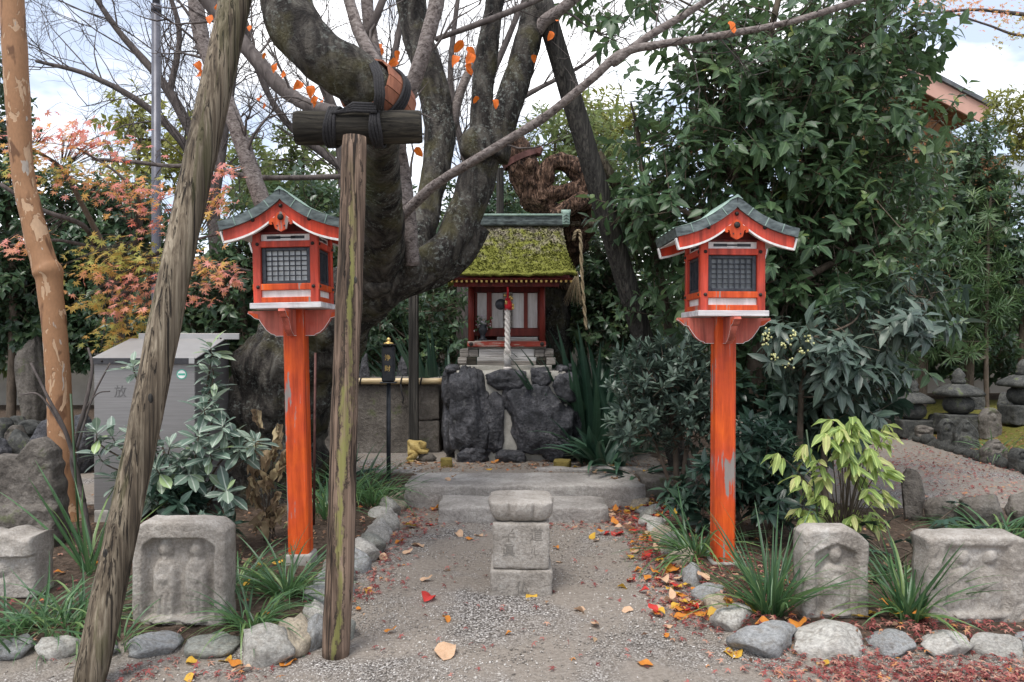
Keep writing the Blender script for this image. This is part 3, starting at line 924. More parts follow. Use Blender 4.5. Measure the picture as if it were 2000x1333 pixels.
# ------------------------------------------------------------ kerbs of natural stones
kerb_meshes = [rock_mesh('stone', (1, 1, 1), 40+i, 3, 12, .10, cut=(.58, .95), fine=.014, sq=2.7) for i in range(12)]
def kerb_run(label, rows, mat='kerb', zoff=.0, meshes=kerb_meshes, cat='kerb'):
    """rows (X, Y, half length along run, half width, height, angle)"""
    e = thing('stone_edging', label, cat, (rows[0][0], rows[0][1], 0))
    for i, (X, Y, hl, hw, h, an) in enumerate(rows):
        o = new_obj('stone', random.choice(meshes).copy() if mat is None else random.choice(meshes), None, e)
        if not o.data.materials: o.data.materials.append(M[mat])
        o.location = (X-rows[0][0], Y-rows[0][1], h*.20+zoff)
        o.scale = (hl*1.04, hw*1.1, h*.80)
        o.rotation_euler = (random.uniform(-.08, .08), random.uniform(-.08, .08), an)
    return e
rr = random.Random(3)
def px_stones(lst, hw=.088, h=.092):
    out = []
    for (x0, x1, yb, *k) in lst:      # pixel extent of a stone and its base line
        g = ground_at((x0+x1)/2, yb)
        Y = g.y+hw*.8
        out.append(((((x0+x1)/2)-1000)/FPX*Y, Y, (x1-x0)/2/FPX*Y*.97, k[0] if k else hw*rr.uniform(.9, 1.15), (k[1] if len(k) > 1 else h)*rr.uniform(.9, 1.1), rr.uniform(-.16, .16)))
    return out
kerb_run('row of pale river stones edging the bed before the carved pair slab',
         px_stones([(-110, -15, 1285), (-8, 66, 1290), (70, 165, 1292), (168, 232, 1290, .09, .10), (234, 352, 1287), (354, 470, 1284), (462, 580, 1300, .11, .15)]))
kerb_run('stone edging running from the log post back to the steps, beside the offering box',
         px_stones([(537, 614, 1255, .13, .16), (592, 640, 1268, .12, .15), (655, 697, 1252, .09, .10), (584, 640, 1212, .12, .14)])
         + [(XL-.03+rr.uniform(-.03, .03), y, rr.uniform(.10, .13), rr.uniform(.10, .13), rr.uniform(.13, .17), 1.57+rr.uniform(-.3, .3)) for y in np.arange(4.35, 7.15, .225)])
kerb_run('row of flat grey stones edging the bed before the single figure slab',
         px_stones([(1420, 1566, 1278, .12, .15), (1532, 1692, 1280, .12, .13), (1690, 1786, 1284), (1790, 1898, 1284), (1878, 1992, 1284), (1980, 2060, 1280), (2065, 2150, 1285)]))
kerb_run('stone edging half hidden in red leaves running back to the steps',
         px_stones([(1388, 1474, 1226, .10, .13), (1368, 1440, 1196, .09, .12), (1350, 1428, 1168, .09, .12), (1330, 1372, 1150, .09, .13)])
         + [(XR+.02+rr.uniform(-.03, .03), y, rr.uniform(.09, .12), rr.uniform(.09, .12), rr.uniform(.10, .14), 1.57+rr.uniform(-.3, .3)) for y in np.arange(5.15, 7.0, .21)])
ky = np.arange(8.0, 14.2, .25)
dark_meshes = [m.copy() for m in kerb_meshes[:5]]
for m in dark_meshes: m.materials.clear()
for m in kerb_meshes: m.materials.clear(); m.materials.append(M['kerb'])
kerb_run('low dark kerb of small stones along the gravel walk by the grave stones',
         [(5.62+(y-8.5)*.09, y, .15, .10, rr.uniform(.12, .18), 1.5+rr.uniform(-.15, .15)) for y in ky], 'garden_stone', .03, dark_meshes)
# ------------------------------------------------------------ step slabs, pedestal, carved stones
def rough_block(mb, x0, x1, y0, y1, z0, z1, seed=0, amp=.008, n=(30, 8, 4)):
    """box with chipped, uneven faces"""
    bm = bmesh.new()
    bmesh.ops.create_cube(bm, size=1)
    bmesh.ops.subdivide_edges(bm, edges=bm.edges[:], cuts=15, use_grid_fill=True)
    off = Vector((seed*3.3, seed*1.9, seed))
    hx, hy, hz = (x1-x0)/2, (y1-y0)/2, (z1-z0)/2
    rad = min(min(hx, hy, hz)*.35, .014+amp)
    for v in bm.verts:
        q = Vector((v.co.x*2*hx, v.co.y*2*hy, v.co.z*2*hz))
        inn = Vector((max(-hx+rad, min(hx-rad, q.x)), max(-hy+rad, min(hy-rad, q.y)), max(-hz+rad, min(hz-rad, q.z))))
        d = q-inn
        if d.length > rad: q = inn+d*(rad/d.length*.7+.3)
        k = mnoise.noise_vector(q*5+off)*amp*1.4+mnoise.noise_vector(q*17+off)*amp*.7
        v.co = q+k+Vector(((x0+x1)/2, (y0+y1)/2, (z0+z1)/2))
    bm.verts.index_update()
    mb.add([v.co for v in bm.verts], [[v.index for v in f.verts] for f in bm.faces])
    bm.free()
    return mb
def block_thing(name, label, cat, dims, mat, seed, amp=.008, rot=0):
    x0, x1, y0, y1, z0, z1 = dims
    cx, cy = (x0+x1)/2, (y0+y1)/2
    mb = rough_block(MB(), x0-cx, x1-cx, y0-cy, y1-cy, 0, z1-z0, seed, amp)
    o = new_obj(name, mk_mesh(name, mb.v, mb.f, True), mat, None, (cx, cy, z0))
    o.rotation_euler.z = rot
    return tag(o, label, cat)
block_thing('step_slab', 'long grey stone slab forming the upper step before the shrine', 'step', (-.97, 1.19, 6.87, 7.58, -.02, .205), M['step'], 1, .012)
block_thing('step_slab', 'shorter grey stone slab forming the lower step behind the lotus pedestal', 'step', (-.62, .80, 6.34, 6.86, -.02, .125), M['step'], 2, .012)
block_thing('edge_stone', 'dark squared stone beside the right end of the upper step', 'stone', (1.22, 1.72, 7.1, 7.6, 0, .22), M['granite_dark'], 5, .02)
block_thing('edge_stone', 'flat pale stone at the left end of the upper step', 'stone', (-1.35, -.92, 7.56, 7.85, .02, .22), M['step'], 6, .02)
block_thing('edge_stone', 'long thin stone strip behind the upper step slab', 'stone', (.25, 1.3, 7.62, 7.78, .05, .235), M['step'], 7, .015)
block_thing('paving_brick', 'small mossy brick in front of the rock plinth, nearer the statue', 'brick', (-.74, -.62, 7.88, 8.02, .17, .29), M['mossbrick'], 8, .004, .1)
block_thing('paving_brick', 'small mossy brick in front of the rock plinth, nearer the broad leaves', 'brick', (.43, .60, 7.80, 7.96, .17, .28), M['mossbrick'], 9, .004, -.15)

# lotus pedestal
ped = thing('lotus_pedestal', 'squat stone pedestal with carved lotus top standing on the gravel path', 'pedestal', (.055, 4.72, 0))
pf = -.19
part('foot', rough_block(MB(), -.185, .185, -.205, .19, -.03, .150, 21, .005), M['granite'], ped, False, True)
part('block', rough_block(MB(), -.168, .168, -.188, .17, .150, .425, 22, .0035), M['granite'], ped, False, True)
def petal_rel(a, t):
    k = 0
    for c in range(8):
        d = (a-math.pi/8*2*c-math.pi/2+math.pi) % (2*math.pi)-math.pi
        w = .30*(1-.5*t)
        if abs(d) < .46:
            q = 1-(d/.36)**2-((t-.30)/.42)**2
            k = max(k, .013*max(0, q)**.5)
            if abs(abs(d)-.385) < .04 and t < .8: k -= .008
    return k-.004*mnoise.noise((math.cos(a)*6, math.sin(a)*6, t*5))
prof = [(.135, 0), (.150, .004), (.163, .018), (.172, .034), (.179, .052), (.183, .068), (.186, .084), (.188, .098), (.190, .108), (.188, .116), (.182, .121), (.168, .124), (.12, .125), (.06, .122), (.01, .120)]
part('lotus_top', MB().lathe(prof, 112, (0, -.005, .428), 5.0, petal_rel), M['granite'], ped, False, True)
for ch, sx, sz, s in (('道', .088, .352, .085), ('心', .088, .262, .07), ('半', -.075, .350, .085), ('眞', -.075, .262, .08)):
    text_part(ch, s, (sx, -.1885, sz), M['stroke'], ped, .0012)
text_part('仏', .085, (.005, -.2065, .045), M['stroke'], ped, .0012)

# carved standing stones
def bump_el(x, z, cx, cz, rx, rz, h, p=.5):
    q = 1-((x-cx)/rx)**2-((z-cz)/rz)**2
    return h*q**p if q > 0 else 0
def body(x, z, cx, zb, zt, w, h):
    if z < zb-.02 or z > zt: return 0
    t = (z-zb)/(zt-zb)
    ww = w*(1.0 if t < .7 else 1-((t-.7)/.3)**2*.55)
    q = 1-((x-cx)/ww)**2
    return h*max(0, q)**.6*min(1, (zt-z)/.03+.1)
def rel_pair(x, z):
    W, H = .49, .52
    r = 0
    inn = abs(x) < .185 and .05 < z < .46-max(0, abs(x)-.13)*.7
    ed = min(.185-abs(x), z-.05, .46-max(0, abs(x)-.13)*.7-z)
    if inn: r -= .052*min(1, ed/.014)
    for cx in (-.078, .082):
        r += bump_el(x, z, cx, .394, .040, .056, .038, .75)
        r += body(x, z, cx, .055, .358, .066, .042)
        r += bump_el(x, z, cx, .250, .030, .022, .008)+bump_el(x, z, cx-.045, .22, .02, .10, .008)+bump_el(x, z, cx+.045, .22, .02, .10, .008)
        if z < .17 and abs(x-cx) < .06: r += .005*math.sin((x-cx)*190)
    return r
chamf = lambda a, k: (lambda u: 1-k*max(0, (abs(u)-a)/(1-a))**1.2)
g = ground_at(345, 1238)
s1 = new_obj('carved_stone', slab_mesh('carved_stone', .475, .545, .19, rel_pair, chamf(.72, .10), 62, 66, .0055, 1), M['granite'], None, (px(345-1000, 3.88), 3.985, gz(-1.7, 4.0)-.02))
tag(s1, 'pale stone slab carved with two standing figures in a niche, beside the leaning log', 'carved stone')
def rel_one(x, z):
    r = 0
    lim = .40-.35*abs(x)**1.2*2
    ed = min(.115-abs(x), z-.03, lim-z)
    if ed > 0: r -= .034*min(1, ed/.02)
    r += bump_el(x, z, 0, .338, .036, .050, .034, .55)
    r += body(x, z, 0, .05, .290, .080, .032)+bump_el(x, z, 0, .2, .03, .03, .008)
    return r
s2 = new_obj('carved_stone', slab_mesh('carved_stone', .345, .475, .17, rel_one, lambda u: 1-.11*max(0, (abs(u+.15)-.55)/.45)**1.4, 50, 60, .006, 2), M['granite'], None, (px(1636-1000, 4.0), 4.09, gz(1.75, 4.1)-.015))
tag(s2, 'narrow worn stone slab carved with a single figure between grassy clumps', 'carved stone')
def rel_pair2(x, z):
    r = 0
    ed = min(.17-abs(x), z-.05, .41-z)
    if ed > 0: r -= .024*min(1, ed/.025)
    for cx in (-.075, .07):
        r += bump_el(x, z, cx, .345, .035, .04, .022)
        r += body(x, z, cx, .05, .30, .06, .016)
    return r
s3 = new_obj('carved_stone', slab_mesh('carved_stone', .50, .455, .20, rel_pair2, lambda u: 1-.05*max(0, (abs(u)-.75)/.25)**1.5, 56, 52, .008, 3), M['granite'], None, (px(1913-1000, 3.93), 4.035, gz(2.4, 4.1)-.015))
tag(s3, 'broad eroded stone slab with two faint figures at the end of the bed', 'carved stone')
def rel_frag(x, z):
    r = 0
    if z > .235: r += .028
    ed = min(.2-abs(x), .235-z)
    r += bump_el(x, z, .02, .165, .04, .045, .02) + body(x, z, .02, -.1, .12, .075, .012)
    return r
s4 = new_obj('carved_stone', slab_mesh('carved_stone', .40, .36, .20, rel_frag, lambda u: 1-.06*abs(u)**2+.03*math.sin(u*7), 44, 40, .009, 4), M['granite'], None, (px(-5-1000, 4.3), 4.40, gz(-3.0, 4.4)))
tag(s4, 'broken stone fragment with a figure under a thick ledge, behind strappy leaves', 'carved stone')
def rel_stele(x, z):
    r = .02*math.sin(x*9+1)+.02*mnoise.noise((x*6, z*6, 2))
    if z > .33: r -= .03
    return r
s5 = new_obj('standing_stone', slab_mesh('standing_stone', .52, .80, .22, rel_stele, lambda u: .86+.14*max(0, min(1, (u+.1)*2)) - .10*max(0, u-.6)/.4, 36, 44, .016, 5, side=lambda w: 1-.42*max(0, w-.45)), M['granite_dark'], None, (px(15-1000, 5.25), 5.45, gz(-3.5, 5.3)-.05))
tag(s5, 'tall rough brown standing stone beside the peeling trunk', 'standing stone')

# ------------------------------------------------------------ vermilion lanterns
def bolt(mb, x, y, z, r=.012, ax='y'):
    s0 = mb.n
    mb.lathe([(r, 0), (r, .004), (r*.7, .010), (.001, .014)], 8)
    for i in range(s0, mb.n):
        a, b, c = mb.v[i]
        mb.v[i] = (x+a, y-c, z+b) if ax == 'y' else (x+(c if ax == 'x' else -c), y+a, z+b)
    return mb
RP = [(0, 0), (.055, -.040), (.11, -.082), (.165, -.117), (.22, -.144), (.275, -.165), (.33, -.182), (.385, -.195)]
def roof_curve(n):
    c = crom(RP, 6)
    tt = np.linspace(0, len(c)-1, n)
    return [(float(np.interp(t, range(len(c)), c[:, 0])), float(np.interp(t, range(len(c)), c[:, 1]))) for t in tt]
def make_lantern(label, loc, tilt):
    e = thing('votive_lantern', label, 'lantern', loc, 'vermilion lanterns flanking the path')
    e.rotation_euler = tilt
    A = lambda nm, mb, m, sm=False, par=None: part(nm, mb, M[m], par or e, False, sm)
    A('foot', rough_block(MB(), -.085, .085, -.085, .085, -.12, .085, 3, .003), 'concrete', True)
    # chamfered post
    s = .066; c_ = .011
    poly = [(-s, -s+c_), (-s+c_, -s), (s-c_, -s), (s, -s+c_), (s, s-c_), (s-c_, s), (-s+c_, s), (-s, s-c_)]
    mb = MB()
    V = [(a, b, z) for z in (.08, .6, 1.1, 1.66) for a, b in poly]
    F = [tuple(range(8))[::-1], tuple(range(24, 32))]
    for k in range(3):
        F += [(k*8+i, k*8+(i+1) % 8, k*8+8+(i+1) % 8, k*8+8+i) for i in range(8)]
    A('post', mb.add(V, F), 'orange')
    # four curved brackets
    bp = [(.060, 1.655), (.30, 1.655), (.306, 1.640), (.285, 1.628), (.262, 1.606), (.232, 1.598), (.226, 1.585), (.206, 1.556), (.186, 1.528), (.158, 1.505), (.135, 1.498), (.125, 1.488), (.060, 1.488)]
    for k in range(4):
        q = MB().prism(bp, -.021, .021)
        b = A('bracket', q, 'pinkred'); b.rotation_euler.z = k*math.pi/2
        edge = MB()
        for (x0, z0), (x1, z1) in zip(bp[2:-1], bp[3:]):
            d = Vector((x1-x0, 0, z1-z0)); n_ = Vector((d.z, 0, -d.x)).normalized()
            edge.add([(x0+n_.x*.0, -.0215, z0+n_.z*.0), (x1, -.0215, z1), (x1, .0215, z1), (x0, .0215, z0),
                      (x0-n_.x*-.003, -.0215, z0+n_.z*.003), (x1-n_.x*-.003, -.0215, z1+n_.z*.003), (x1+n_.x*.003, .0215, z1+n_.z*.003), (x0+n_.x*.003, .0215, z0+n_.z*.003)],
                     [(4, 5, 6, 7), (0, 1, 5, 4), (2, 3, 7, 6)])
        A('trim', edge, 'white', False, b)
        tip = MB().prism([(.240, 1.634), (.296, 1.646), (.300, 1.640), (.282, 1.630), (.260, 1.610), (.236, 1.603)], -.0235, .0235)
        A('painted_tip', tip, 'orange', False, b)
    A('base_plate', MB().box((0, 0, 1.678), (.445, .445, .036), bev=.003), 'whitex')
    W = .185          # half width of the box
    for sx, sy, l, x, y in ((0, -1, 0, 0, -W), (0, 1, 0, 0, W), (-1, 0, 1, -W, 0), (1, 0, 1, W, 0)):
        ln = 2*W+(.034 if not l else -.036)
        sz = (ln, .032, .034) if not l else (.032, ln, .034)
        A('sill', MB().box((x, y, 1.714), sz, bev=.003), 'orange')
        sz = (ln+.012, .030, .040) if not l else (.030, ln, .040)
        A('lower_beam', MB().box((x*1.01, y*1.01, 1.795), sz, bev=.003), 'orange')
        A('upper_beam', MB().box((x*1.01, y*1.01, 2.063), sz, bev=.003), 'red')
        sz = (2*W-.05, .012, .044) if not l else (.012, 2*W-.05, .044)
        A('skirt_panel', MB().box((x*.955, y*.955, 1.753), sz, bev=.001), 'white')
        sz = (2*W-.05, .012, .045) if not l else (.012, 2*W-.05, .045)
        fr = A('frieze', MB().box((x*.955, y*.955, 2.106), sz, bev=.001), 'white')
        fs = MB()
        for k in (-1, 1):
            for a, wd, hh in ((.075, .085, .018), (.03, .06, .010)):
                fs.box((k*a if not l else x*.955+(.007 if x > 0 else -.007), y*.955+(.007 if y > 0 else -.007) if not l else k*a, 2.106), (wd, .003, hh) if not l else (.003, wd, hh), bev=.001)
        A('slot', fs, 'black', False, fr)
    for sx in (-1, 1):
        for sy in (-1, 1):
            A('corner_post', MB().box((sx*(W-.006), sy*(W-.006), 1.915), (.050, .050, .44), bev=.004), 'red' if True else 'orange')
    bl = MB()
    for z in (1.795, 2.063):
        for k in (-1, 1):
            bolt(bl, k*(W-.012), -W*1.01-.015, z)
            bolt(bl, -W*1.01-.015, k*(W-.012), z, ax='-x'); bolt(bl, W*1.01+.015, k*(W-.012), z, ax='x')
    A('bolt', bl, 'iron')
    # lattice windows
    for k in range(4):
        fm = MB()
        hw, z0, z1 = W-.033, 1.816, 2.042
        yy = -W+.012
        for cx, cz, sx, sz in ((-hw+.012, (z0+z1)/2, .024, z1-z0), (hw-.012, (z0+z1)/2, .024, z1-z0), (0, z0+.010, 2*hw-.05, .020), (0, z1-.010, 2*hw-.05, .020)):
            fm.box((cx, yy, cz), (sx, .022, sz), bev=.002)
        me = mk_mesh('window', fm.v, fm.f)
        w = new_obj('window', me, M['lattice'], e)
        w.rotation_euler.z = k*math.pi/2
        lt = MB()
        for i in range(7):
            x = -hw+.024+(2*hw-.048)*(i+.5)/7
            if i: lt.box((x-(2*hw-.048)/14, yy-.002, (z0+z1)/2), (.007, .009, z1-z0-.04), bev=.001)
        for i in range(1, 6):
            lt.box((0, yy+.005, z0+.02+(z1-z0-.04)*i/6), (2*hw-.048, .007, .007), bev=.001)
        part('lattice', lt, M['lattice'], w, False)
        part('pane', MB().box((0, yy+.016, (z0+z1)/2), (2*hw-.045, .004, z1-z0-.036), bev=.001), M['pane' if (k == 0 and loc[0] < 0) else 'pane_dark'], w, False)
    # roof: curved gable, copper panels
    prof = roof_curve(17)
    D0, D1, zr = -.295, .295, 2.392
    for sx in (-1, 1):
        for k in range(4):
            a, b = k*4, k*4+4
            g_ = .004
            top = [(sx*(x+(g_ if i == 0 else 0)), zr+z) for i, (x, z) in enumerate(prof[a:b+1])]
            th = .056
            bot = []
            for i in range(a, b+1):
                x, z = prof[i]
                x2, z2 = prof[min(i+1, 16)]; x1, z1 = prof[max(i-1, 0)]
                t_ = Vector((x2-x1, z2-z1)).normalized()
                bx, bz = x+t_.y*th, z-t_.x*th
                bot.append((sx*max(bx, 0), zr+bz))
            poly = top+bot[::-1]
            if sx < 0: poly = poly[::-1]
            A('roof_panel', MB().prism(poly, D0, D1), 'copper')
        for i in (4, 8, 12):          # folded seams on the copper edge
            (xa, za), (xb, zb) = prof[i-1], prof[i+1]
            t_ = Vector((xb-xa, zb-za)).normalized()
            x, z = prof[i]
            A('seam', MB().box((sx*(x+t_.y*.026), D0-.001, zr+z-t_.x*.026), (.006, .005, .056), (0, -math.atan2(-t_.y, t_.x)*sx*-1, 0), bev=.001), 'patina')
        sheet = MB()
        pts = [(sx*x, zr+z+.004) for x, z in prof]
        V, F = [], []
        for (x, z) in pts: V += [(x, D0+.006, z), (x, D1-.006, z)]
        for i in range(len(pts)-1):
            q = (2*i, 2*i+1, 2*i+3, 2*i+2)
            F.append(q if sx < 0 else q[::-1])
        for yy in np.linspace(D0+.07, D1-.07, 5):       # standing seams
            n0 = len(V)
            for (x, z) in pts: V += [(x, yy-.005, z), (x, yy, z+.007), (x, yy+.005, z)]
            for i in range(len(pts)-1):
                for c in (0, 1):
                    q = (n0+3*i+c, n0+3*i+c+1, n0+3*i+c+4, n0+3*i+c+3)
                    F.append(q if sx < 0 else q[::-1])
        A('roof_sheet', sheet.add(V, F), 'patina')
        # soffit boards
        so = MB().prism([(sx*x, zr+z-.062) for x, z in prof[7:16]]+[(sx*x, zr+z-.070) for x, z in prof[7:16]][::-1], D0+.04, D1-.04)
        A('soffit', so, 'white')
    A('ridge_cap', MB().prism([(-.034, zr-.018), (0, zr+.014), (.034, zr-.018), (0, zr-.004)], D0-.004, D1+.004), 'patina')
    for yy, sg in ((D0+.034, -1), (D1-.034, 1)):
        for sx in (-1, 1):
            up = [(sx*x*.93, zr+z-.045) for x, z in prof]
            lo = [(sx*x*.93, zr+z-.057-(.085-.022*i/16)) for i, (x, z) in enumerate(prof)]
            lo[0] = (0, zr-.057-.092)
            bd = A('gable_board', MB().prism(up+lo[::-1] if sx > 0 else (up+lo[::-1])[::-1], yy-.014, yy+.014), 'red')
            l2 = [(x, z-.013) for x, z in lo]
            A('trim', MB().prism(lo+l2[::-1] if sx > 0 else (lo+l2[::-1])[::-1], yy-.018, yy+.012), 'white', False, bd)
            x, z = prof[16]
            A('end_cap', MB().box((sx*(x*.93+.006), yy, zr+z-.094), (.012, .036, .070), (0, sx*.25, 0), bev=.002), 'white', False, bd)
            if sg < 0:
                bb = MB(); bolt(bb, sx*.187*.93, yy-.014, zr-.188, .013)
                A('bolt', bb, 'iron', False, bd)
        if sg < 0:
            bb = MB(); bolt(bb, 0, yy-.016, zr-.104, .013); A('bolt', bb, 'iron')
            gz_ = zr-.152
            half = [(0, .012), (.022, .004), (.040, -.022), (.060, -.030), (.074, -.044), (.072, -.060), (.060, -.066), (.052, -.060), (.058, -.050), (.046, -.052), (.042, -.068), (.036, -.088), (.018, -.098), (.0, -.106)]
            poly = [(x, gz_+z*1.05) for x, z in half]+[(-x, gz_+z*1.05) for x, z in half[1:-1]][::-1]
            pd = A('pendant', MB().prism(poly[::-1], yy-.020, yy-.002), 'orange')
            hb = MB().sphere((0, yy-.024, gz_-.022), .020, 10, 6, (1, .6, 1)); A('boss', hb, 'iron', True, pd)
            dots = MB()
            for dx in (-.022, .022): dots.box((dx, yy-.021, gz_-.075), (.008, .004, .008), bev=.001)
            A('cutout', dots, 'black', False, pd)
    # gable wall, purlins
    A('gable_wall', MB().prism([(-.20, 2.13), (.20, 2.13), (.12, 2.20), (0, 2.285), (-.12, 2.20)][::-1], -W+.012, W-.012), 'darkred')
    A('ceiling_board', MB().box((0, 0, 2.135), (.39, .39, .018)), 'darkred')
    for k in (-1, 1):
        A('purlin', MB().box((k*.155, 0, 2.168), (.035, .53, .035)), 'darkred')
        for q in (-1, 1): A('purlin_cap', MB().box((k*.155, q*.268, 2.168), (.037, .006, .037), bev=.001), 'white')
    return e
lant_l = make_lantern('vermilion lantern on a peeling orange post beside the upright log prop', (-1.372, 5.0, .045), (0, R(-1.3), 0))
lant_r = make_lantern('vermilion lantern on an orange post before the glossy camellia', (1.37, 5.0, -.005), (0, R(.2), R(1)))
st = lant_r
for k, z in enumerate((1.573, 1.556, 1.537)):
    o = part('sticker', MB().box((.012, -.0675, z), (.014, .002, .012), bev=.0005), M['sign_white'], st, False)
    part('mark', MB().box((.012, -.0688, z+.001), (.009, .001, .002), bev=.0002).box((.012, -.0688, z-.003), (.009, .001, .0015), bev=.0002), M['stroke'], o, False)

# ------------------------------------------------------------ shrine on its rock plinth
pl = thing('rock_plinth', 'plinth of large black boulders set in pale mortar under the shrine', 'plinth', (-.02, 8.5, gz(0, 8.5)))
part('mortar_core', rough_block(MB(), -.62, .60, 8.36, 9.55, .05, 1.17, 31, .02), M['mortar'], pl, True, True)
part('mortar_cap', rough_block(MB(), -.58, .44, 8.50, 9.4, 1.16, 1.232, 32, .006), M['mortar'], pl, True, True)
rocks = [(877, 958, 715, 890, 8.40, .26), (864, 892, 714, 800, 8.60, .2), (868, 892, 790, 890, 8.62, .2), (949, 1033, 724, 763, 8.40, .15), (1036, 1075, 720, 756, 8.42, .15),
         (1070, 1128, 726, 790, 8.50, .24), (950, 984, 768, 888, 8.35, .10), (980, 1004, 756, 806, 8.36, .08), (986, 1120, 748, 890, 8.40, .27), (1056, 1122, 852, 902, 8.30, .16),
         (968, 1027, 882, 908, 8.26, .12), (891, 958, 874, 907, 8.30, .13), (1106, 1134, 786, 856, 8.60, .2), (1112, 1140, 840, 900, 8.6, .2)]
for i, (x0, x1, y0, y1, Y, dp) in enumerate(rocks):
    a, b = P(x0-2, y1+3, Y), P(x1+2, y0-3, Y)
    me = rock_mesh('boulder', ((b.x-a.x)/2, dp, (b.z-a.z)/2), 60+i, 5 if (y1-y0) > 120 else 4, 13, .07, cut=(.85, 1.22), fine=.02, sq=5, ridge=.085)
    me.materials.append(M['rock'])
    new_obj('boulder', me, None, pl, Vector(((a.x+b.x)/2, Y+.03, (a.z+b.z)/2))-pl.location)
for i, (x, y, z, sx, sz) in enumerate(((-.66, 9.0, .65, .16, .5), (.66, 9.0, .65, .16, .5), (-.64, 9.5, .6, .16, .5), (.62, 9.5, .6, .16, .5), (0, 9.65, .6, .5, .5), (-.66, 8.62, 1.19, .1, .05), (.55, 8.6, 1.19, .07, .05), (.65, 8.75, 1.2, .07, .05))):
    me = rock_mesh('boulder', (sx, .26 if sx < .3 else .2, sz), 90+i, 3, 9, .1, cut=(.85, 1.2), sq=4)
    me.materials.append(M['rock'])
    new_obj('boulder', me, None, pl, Vector((x, y, z))-pl.location)

SX, SY = -.06, 8.78
sh = thing('shrine', 'small red shrine with white doors and a mossy thatched roof on black boulders', 'shrine', (SX, SY, 1.232))
S = lambda nm, mb, m, sm=False, par=None: part(nm, mb, M[m], par or sh, True, sm)
for k, (y0, y1, hw) in enumerate(((8.56, 9.5, .545), (8.60, 9.46, .525))):
    z0, z1 = (1.234, 1.318) if k == 0 else (1.322, 1.412)
    for sx in (-1, 1):
        S('sleeper', MB().box((SX+sx*(hw-.05), (y0+y1)/2, (z0+z1)/2), (.10, y1-y0, z1-z0-.002), bev=.006), 'plank')
        S('block', MB().box((SX+sx*(hw-.155), y0+.06, (z0+z1)/2), (.10, .11, z1-z0-.004), bev=.004), 'log_beam' if k == 0 else 'plank')
    for a, b in ((z0, (z0+z1)/2-.002), ((z0+z1)/2+.002, z1)) if k == 0 else ((z0, z1),):
        S('plank', MB().box((SX, y0+.055, (a+b)/2), (2*(hw-.215), .10, b-a), bev=.004), 'plank_white' if a > 1.24 else 'plank')
S('base_board', MB().box((SX, 9.0, 1.424), (.88, .80, .018), bev=.003), 'plank')
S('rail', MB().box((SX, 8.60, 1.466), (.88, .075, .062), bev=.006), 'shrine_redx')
bm_ = MB()
for sx in (-1, 1): bolt(bm_, SX+sx*.395, 8.562, 1.466, .024)
S('nail_cover', bm_, 'iron')
for sx in (-1, 1):
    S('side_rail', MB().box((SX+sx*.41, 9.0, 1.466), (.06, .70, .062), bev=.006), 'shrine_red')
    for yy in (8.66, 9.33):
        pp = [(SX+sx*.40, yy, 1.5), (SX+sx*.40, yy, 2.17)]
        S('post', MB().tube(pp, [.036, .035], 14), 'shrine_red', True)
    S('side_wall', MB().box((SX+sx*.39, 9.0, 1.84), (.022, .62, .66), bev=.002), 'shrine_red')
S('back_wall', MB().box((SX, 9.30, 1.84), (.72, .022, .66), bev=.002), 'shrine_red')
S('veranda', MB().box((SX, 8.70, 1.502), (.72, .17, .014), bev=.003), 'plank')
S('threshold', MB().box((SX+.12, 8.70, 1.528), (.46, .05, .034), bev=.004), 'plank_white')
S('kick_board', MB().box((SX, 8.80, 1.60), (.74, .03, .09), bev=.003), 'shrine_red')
S('lintel', MB().box((SX, 8.775, 2.105), (.74, .05, .09), bev=.004), 'darkred')
for x0, x1 in ((415, 485), (520, 602), (670, 752), (780, 850)):
    xa, xb = [(820+q/3.703-1000)/FPX*8.8 for q in (x0, x1)]
    d = S('door_panel', MB().box(((xa+xb)/2, 8.815, 1.85), (xb-xa, .02, .40), bev=.002), 'white')
for x0, x1 in ((400, 415), (485, 520), (602, 670), (752, 780), (850, 866)):
    xa, xb = [(820+q/3.703-1000)/FPX*8.8 for q in (x0, x1)]
    S('stile', MB().box(((xa+xb)/2, 8.797, 1.852), (xb-xa, .035, .414), bev=.002), 'shrine_red' if x0 != 602 else 'plank')
S('eave_beam', MB().box((SX, 8.46, 2.122), (1.16, .06, .05), bev=.004), 'darkred')
S('eave_beam', MB().box((SX, 8.64, 2.150), (1.06, .07, .06), bev=.004), 'darkred')
for sx in (-1, 1):
    S('bracket_arm', MB().box((SX+sx*.40, 8.54, 2.17), (.05, .30, .045), bev=.004), 'shrine_red')
rf0 = MB().box((SX, 8.74, 2.262), (1.34, .70, .02), (R(16), 0, 0), bev=.003)
S('roof_boarding', rf0, 'darkred')
for k in range(27):
    x = SX-.70+1.40*k/26
    rt = S('rafter', MB().box((x, 8.59, 2.196), (.024, .55, .026), (R(10), 0, 0), bev=.002), 'darkred')
    S('rafter_end', MB().box((x, 8.3165, 2.1477), (.023, .004, .025), (R(10), 0, 0), bev=.001), 'gold', False, rt)
S('eave_board', MB().box((SX, 8.345, 2.178), (1.44, .03, .022), (R(10), 0, 0), bev=.003), 'darkred')
